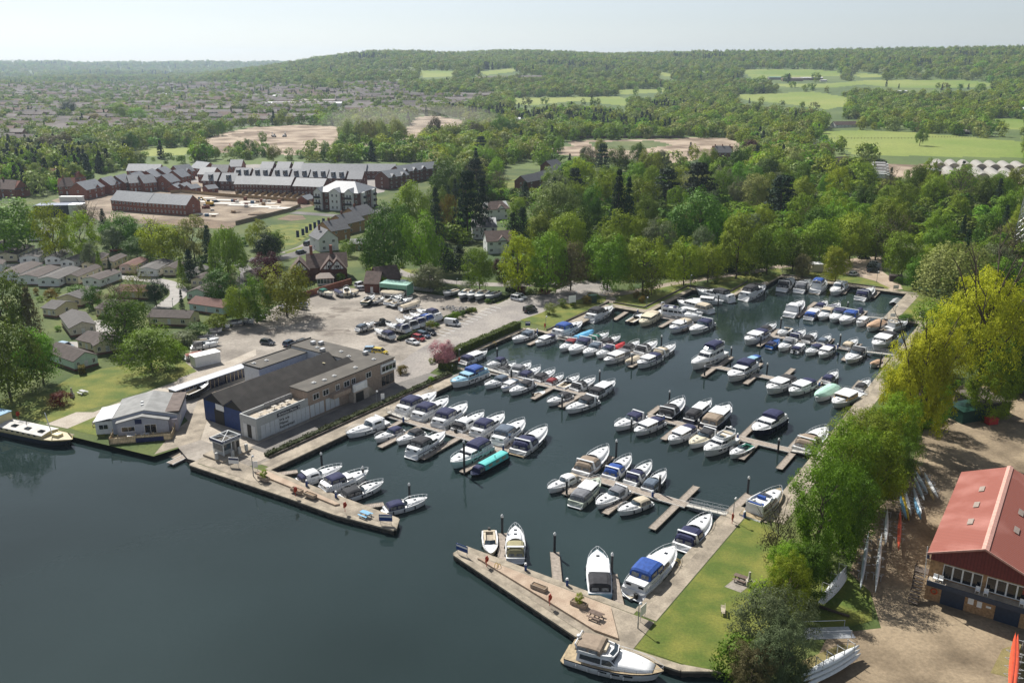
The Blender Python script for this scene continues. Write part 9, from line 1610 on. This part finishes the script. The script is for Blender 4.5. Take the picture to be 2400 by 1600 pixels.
for ri_, y in enumerate(rowsY):
    x = -40 + TR.uniform(0, 30)
    while x < 1180:
        p = WT('S', x, y)
        if p is None: x += 30; continue
        d = math.hypot(p.x, p.y); Lm = TR.choice([18, 24, 30, 42, 54]); w_ = Lm * FPX / d
        if any(inpoly(x, y, t) for t in TOWN) and inpoly(x + w_ * .5, y, TOWN[0] if x < 800 else TOWN[1]) and TR.random() < .84:
            rz_ = TR.choice([-.06, -.12, -.2, .1]) + TR.uniform(-.04, .04); ri, wi = TR.randrange(5), TR.choice([0, 0, 1, 1, 2, 3])
            if ntown < 295: terrace_far(p, Lm, rz_, ri, wi, TR.random() < .6, STREETS[min(4, ri_ * 5 // len(rowsY))])
            else:
                m_ = MB(); gable(m_, -Lm / 2, Lm / 2, 0, 9, -2, 4, 7.5); c_, s_ = math.cos(rz_), math.sin(rz_); k_ = len(FARMASS.f)
                FARMASS.add([(p.x + v[0] * c_ - v[1] * s_, p.y + v[0] * s_ + v[1] * c_, p.z + v[2]) for v in m_.v], m_.f, 5 + wi)
                for q in (4, 5): FARMASS.m[k_ + q] = ri
            ntown += 1
            x += w_ * TR.uniform(1.05, 1.35)
        else: x += w_ * .7
o = FARMASS.ob('distant_houses', ROOFS + TWALL); o['kind'] = 'stuff'; o['label'] = 'distant roofs of the town fading into haze'; o['category'] = 'houses'
# larger blocks
def block(c, x, y, L, D_, h, look, where, wall, rf, rz=0.0):
    p = WA(c, x, y)
    o = thing('long_shed', look, where, 'building', None, p, rz); mb = MB(); gable(mb, 0, L, 0, D_, -1, h, h + D_ * .1); mb.ob('wall', wall, o); roof(o, 0, L, 0, D_, h, h + D_ * .1, rf, ov=.3)
TINW = M('tin_white', (.6, .6, .6), .6, .06)
for a in [('Y', 845, 625, 75, 20, 6, 'long white warehouse', 'beyond the dusty site', RENDER, TINW), ('Y', 505, 785, 46, 9, 5, 'white roofed site offices', 'at the edge of the dusty site', M('office_dark', (.12, .1, .09), .8), TINW), ('X', 1830, 505, 120, 20, 6, 'long pale factory roof', 'in the far town', RENDER, TINW), ('X', 2010, 490, 70, 20, 7, 'brown long factory block', 'in the far town', TWALL[1], ROOFS[3]), ('X', 1300, 515, 70, 12, 6, 'flat school block', 'in the far town', TWALL[2], ROOFS[2]), ('X', 1880, 450, 45, 14, 6, 'white-roofed hall', 'in the far town', TWALL[2], TINW), ('X', 1140, 430, 20, 12, 5, 'small white-roofed hall', 'in the far town', TWALL[2], TINW),
          ('Z', 595, 315, 30, 14, 5, 'green-roofed farm shed', 'among the far fields', M('farm_wall', (.3, .28, .25), .9), M('farm_green', (.12, .25, .2), .7)), ('Z', 690, 325, 45, 16, 6, 'brown farm shed', 'among the far fields', TWALL[1], ROOFS[3]), ('Z', 815, 318, 50, 14, 5, 'white-roofed farm shed', 'among the far fields', TWALL[1], TINW), ('Z', 950, 328, 14, 8, 3, 'small pale farm hut', 'among the far fields', TWALL[2], TINW), ('Y', 1275, 200, 40, 16, 5, 'pale farm building', 'on the far hillside', TWALL[2], ROOFS[3]), ('Z', 1350, 470, 30, 12, 7, 'unfinished brick house', 'beyond the paddock trees', TWALL[0], M('raw_timber', (.45, .25, .12), .8)), ('Z', 2290, 550, 40, 20, 6, 'white barn', 'at the right edge beyond the fields', RENDER, TINW),
          ('Z', 2075, 475, 25, 10, 5, 'white house', 'beyond the paddock trees', TWALL[2], ROOFS[4]), ('Z', 2140, 460, 25, 10, 5, 'brick house with hipped roof', 'beyond the paddock trees', TWALL[0], ROOFS[1]), ('Z', 1690, 470, 30, 10, 5, 'tan house', 'beyond the paddock trees', TWALL[1], ROOFS[0]), ('Z', 1480, 410, 18, 9, 4, 'small white cottage', 'beyond the paddock trees', TWALL[2], TINW)]: block(*a)
for x in range(840, 1400, 70): p = WT('Y', x, 325 - (x - 840) * .03); terrace_far(p, 36, 0, 1, 0, True, 'on the far hillside')
for x in range(250, 520, 50): p = WT('Y', x, 270); terrace_far(p, 30, 0, 0, 2, True, 'on the left hillside')
# diggers and mixers on the dusty site
def digger(c, x, y, col, look, where):
    b = WA(c, x, y); o = thing('digger', look, where, 'digger', 'site machines', b, random.uniform(0, 3)); m = M('digger_' + col, dict(yellow=(.6, .38, .03), orange=(.6, .15, .03), white=(.6, .6, .6))[col], .5)
    for s in (-1.2, 1.2): MB().box(-2, 2, s - .35, s + .35, 0, .9).ob('track', BLACK, o)
    MB().box(-1.8, 1.6, -1.2, 1.2, .95, 2.1).ob('body', m, o); MB().box(.2, 1.6, -1.2, -.1, 2.1, 3.2).ob('cab', GLASS, o); MB().tube((1.4, .4, 1.9), (4.2, .4, 4.6), .25, 5).tube((4.2, .4, 4.6), (6, .4, 1.6), .2, 5).ob('boom', m, o); MB().box(5.4, 6.5, -.1, .9, .4, 1.5).ob('bucket', BLACK, o)
for a in [('X', 1570, 795, 'orange', 'orange digger', 'at the lower edge of the dusty site'), ('X', 1665, 765, 'orange', 'second orange digger', 'in the middle of the dusty site'), ('X', 1890, 710, 'white', 'white concrete machine', 'on the dusty site'), ('X', 1960, 708, 'white', 'second white concrete machine', 'on the dusty site'), ('R', 385, 515, 'yellow', 'yellow digger', 'beside the long terrace')]: digger(*a)
# paddock fence posts are one long fence
def far_fence(c, p, q, where, n=26):
    a, b = WT(c, *p), WT(c, *q); o = thing('paddock_fence', 'post and rail paddock fence', where, 'fence', None, a); d = b - a; FP = M('fence_post', (.16, .13, .1), .9)
    for k in range(n + 1): P = a + d * (k / n) - a; z = hs(a.x + P.x, a.y + P.y) - a.z; MB().box(P.x - .12, P.x + .12, P.y - .12, P.y + .12, z, z + 1.6).ob('post', FP, o)
    for zz in (.6, 1.3): MB().tube((0, 0, zz), (d.x, d.y, d.z + zz), .06, 4).ob('rail', FP, o)
far_fence('Z', (1000, 722), (1600, 722), 'across the green paddock'); far_fence('Z', (1620, 712), (2150, 716), 'right of the lone paddock tree')
# hedgerow along the brown field
fp = [WT('Y', x, 722 - (x - 1250) * .004) for x in range(1250, 2352, 110)]
o = thing('site_hoarding', 'long brown site hoarding', 'along the brown field', 'fence', None, fp[0])
for a, b in zip(fp, fp[1:]): d = b - a; MB().box(0, d.length, 0, .2, -.3, 2.4).ob('fence_panel', M('hoarding', (.13, .1, .08), .9), o, loc=a - fp[0], rz=math.atan2(d.y, d.x))
# ---------------------------------------------------------------- haze: one even box of air round everything below the sky
hz = MB().box(-7500, 7500, -300, 9700, -3.0, 215).ob('haze', M('haze_dummy', (1, 1, 1)), None)
hm = bpy.data.materials.new('haze'); hm.use_nodes = True; nt = hm.node_tree; nt.nodes.clear(); ho = nt.nodes.new('ShaderNodeOutputMaterial'); pv = nt.nodes.new('ShaderNodeVolumePrincipled')
pv.inputs['Color'].default_value = (.7, .85, 1.0, 1); pv.inputs['Density'].default_value = HAZE_D; pv.inputs['Anisotropy'].default_value = .35
nt.links.new(pv.outputs[0], ho.inputs['Volume']); hz.data.materials.clear(); hz.data.materials.append(hm); hz['kind'] = 'stuff'; hz['label'] = 'pale blue summer haze over the far town and hills'; hz['category'] = 'haze'

b = WT('Y', 300, 700)
dm = bpy.data.materials.new('dust'); dm.use_nodes = True; nt = dm.node_tree; nt.nodes.clear(); do = nt.nodes.new('ShaderNodeOutputMaterial'); pv = nt.nodes.new('ShaderNodeVolumePrincipled'); pv.inputs['Color'].default_value = (.95, .88, .76, 1); pv.inputs['Density'].default_value = .006
nt.links.new(pv.outputs[0], do.inputs['Volume'])
mb = MB(); mb.ball((0, 0, 15), 70, 30, 14, 14, 8); mb.ball((60, 20, 18), 60, 28, 12, 14, 8); o = mb.ob('dust', dm, None, True, loc=b); o['kind'] = 'stuff'; o['label'] = 'pale cloud of dust drifting over the building site'; o['category'] = 'dust'
# ---------------------------------------------------------------- labels: look + where, with the order from the left when several match
bpy.context.view_layer.update()
from collections import defaultdict
buck = defaultdict(list)
for o, look, where in REG: buck[(look, where)].append(o)
for (look, where), lst in buck.items():
    if len(lst) == 1: lst[0]['label'] = f'{look} {where}'.strip()
    else:
        lst.sort(key=lambda o: proj(o.matrix_world.translation)[0])
        for i, o in enumerate(lst): o['label'] = f'{look}, {ordn(i + 1)} from left {where}'.strip()
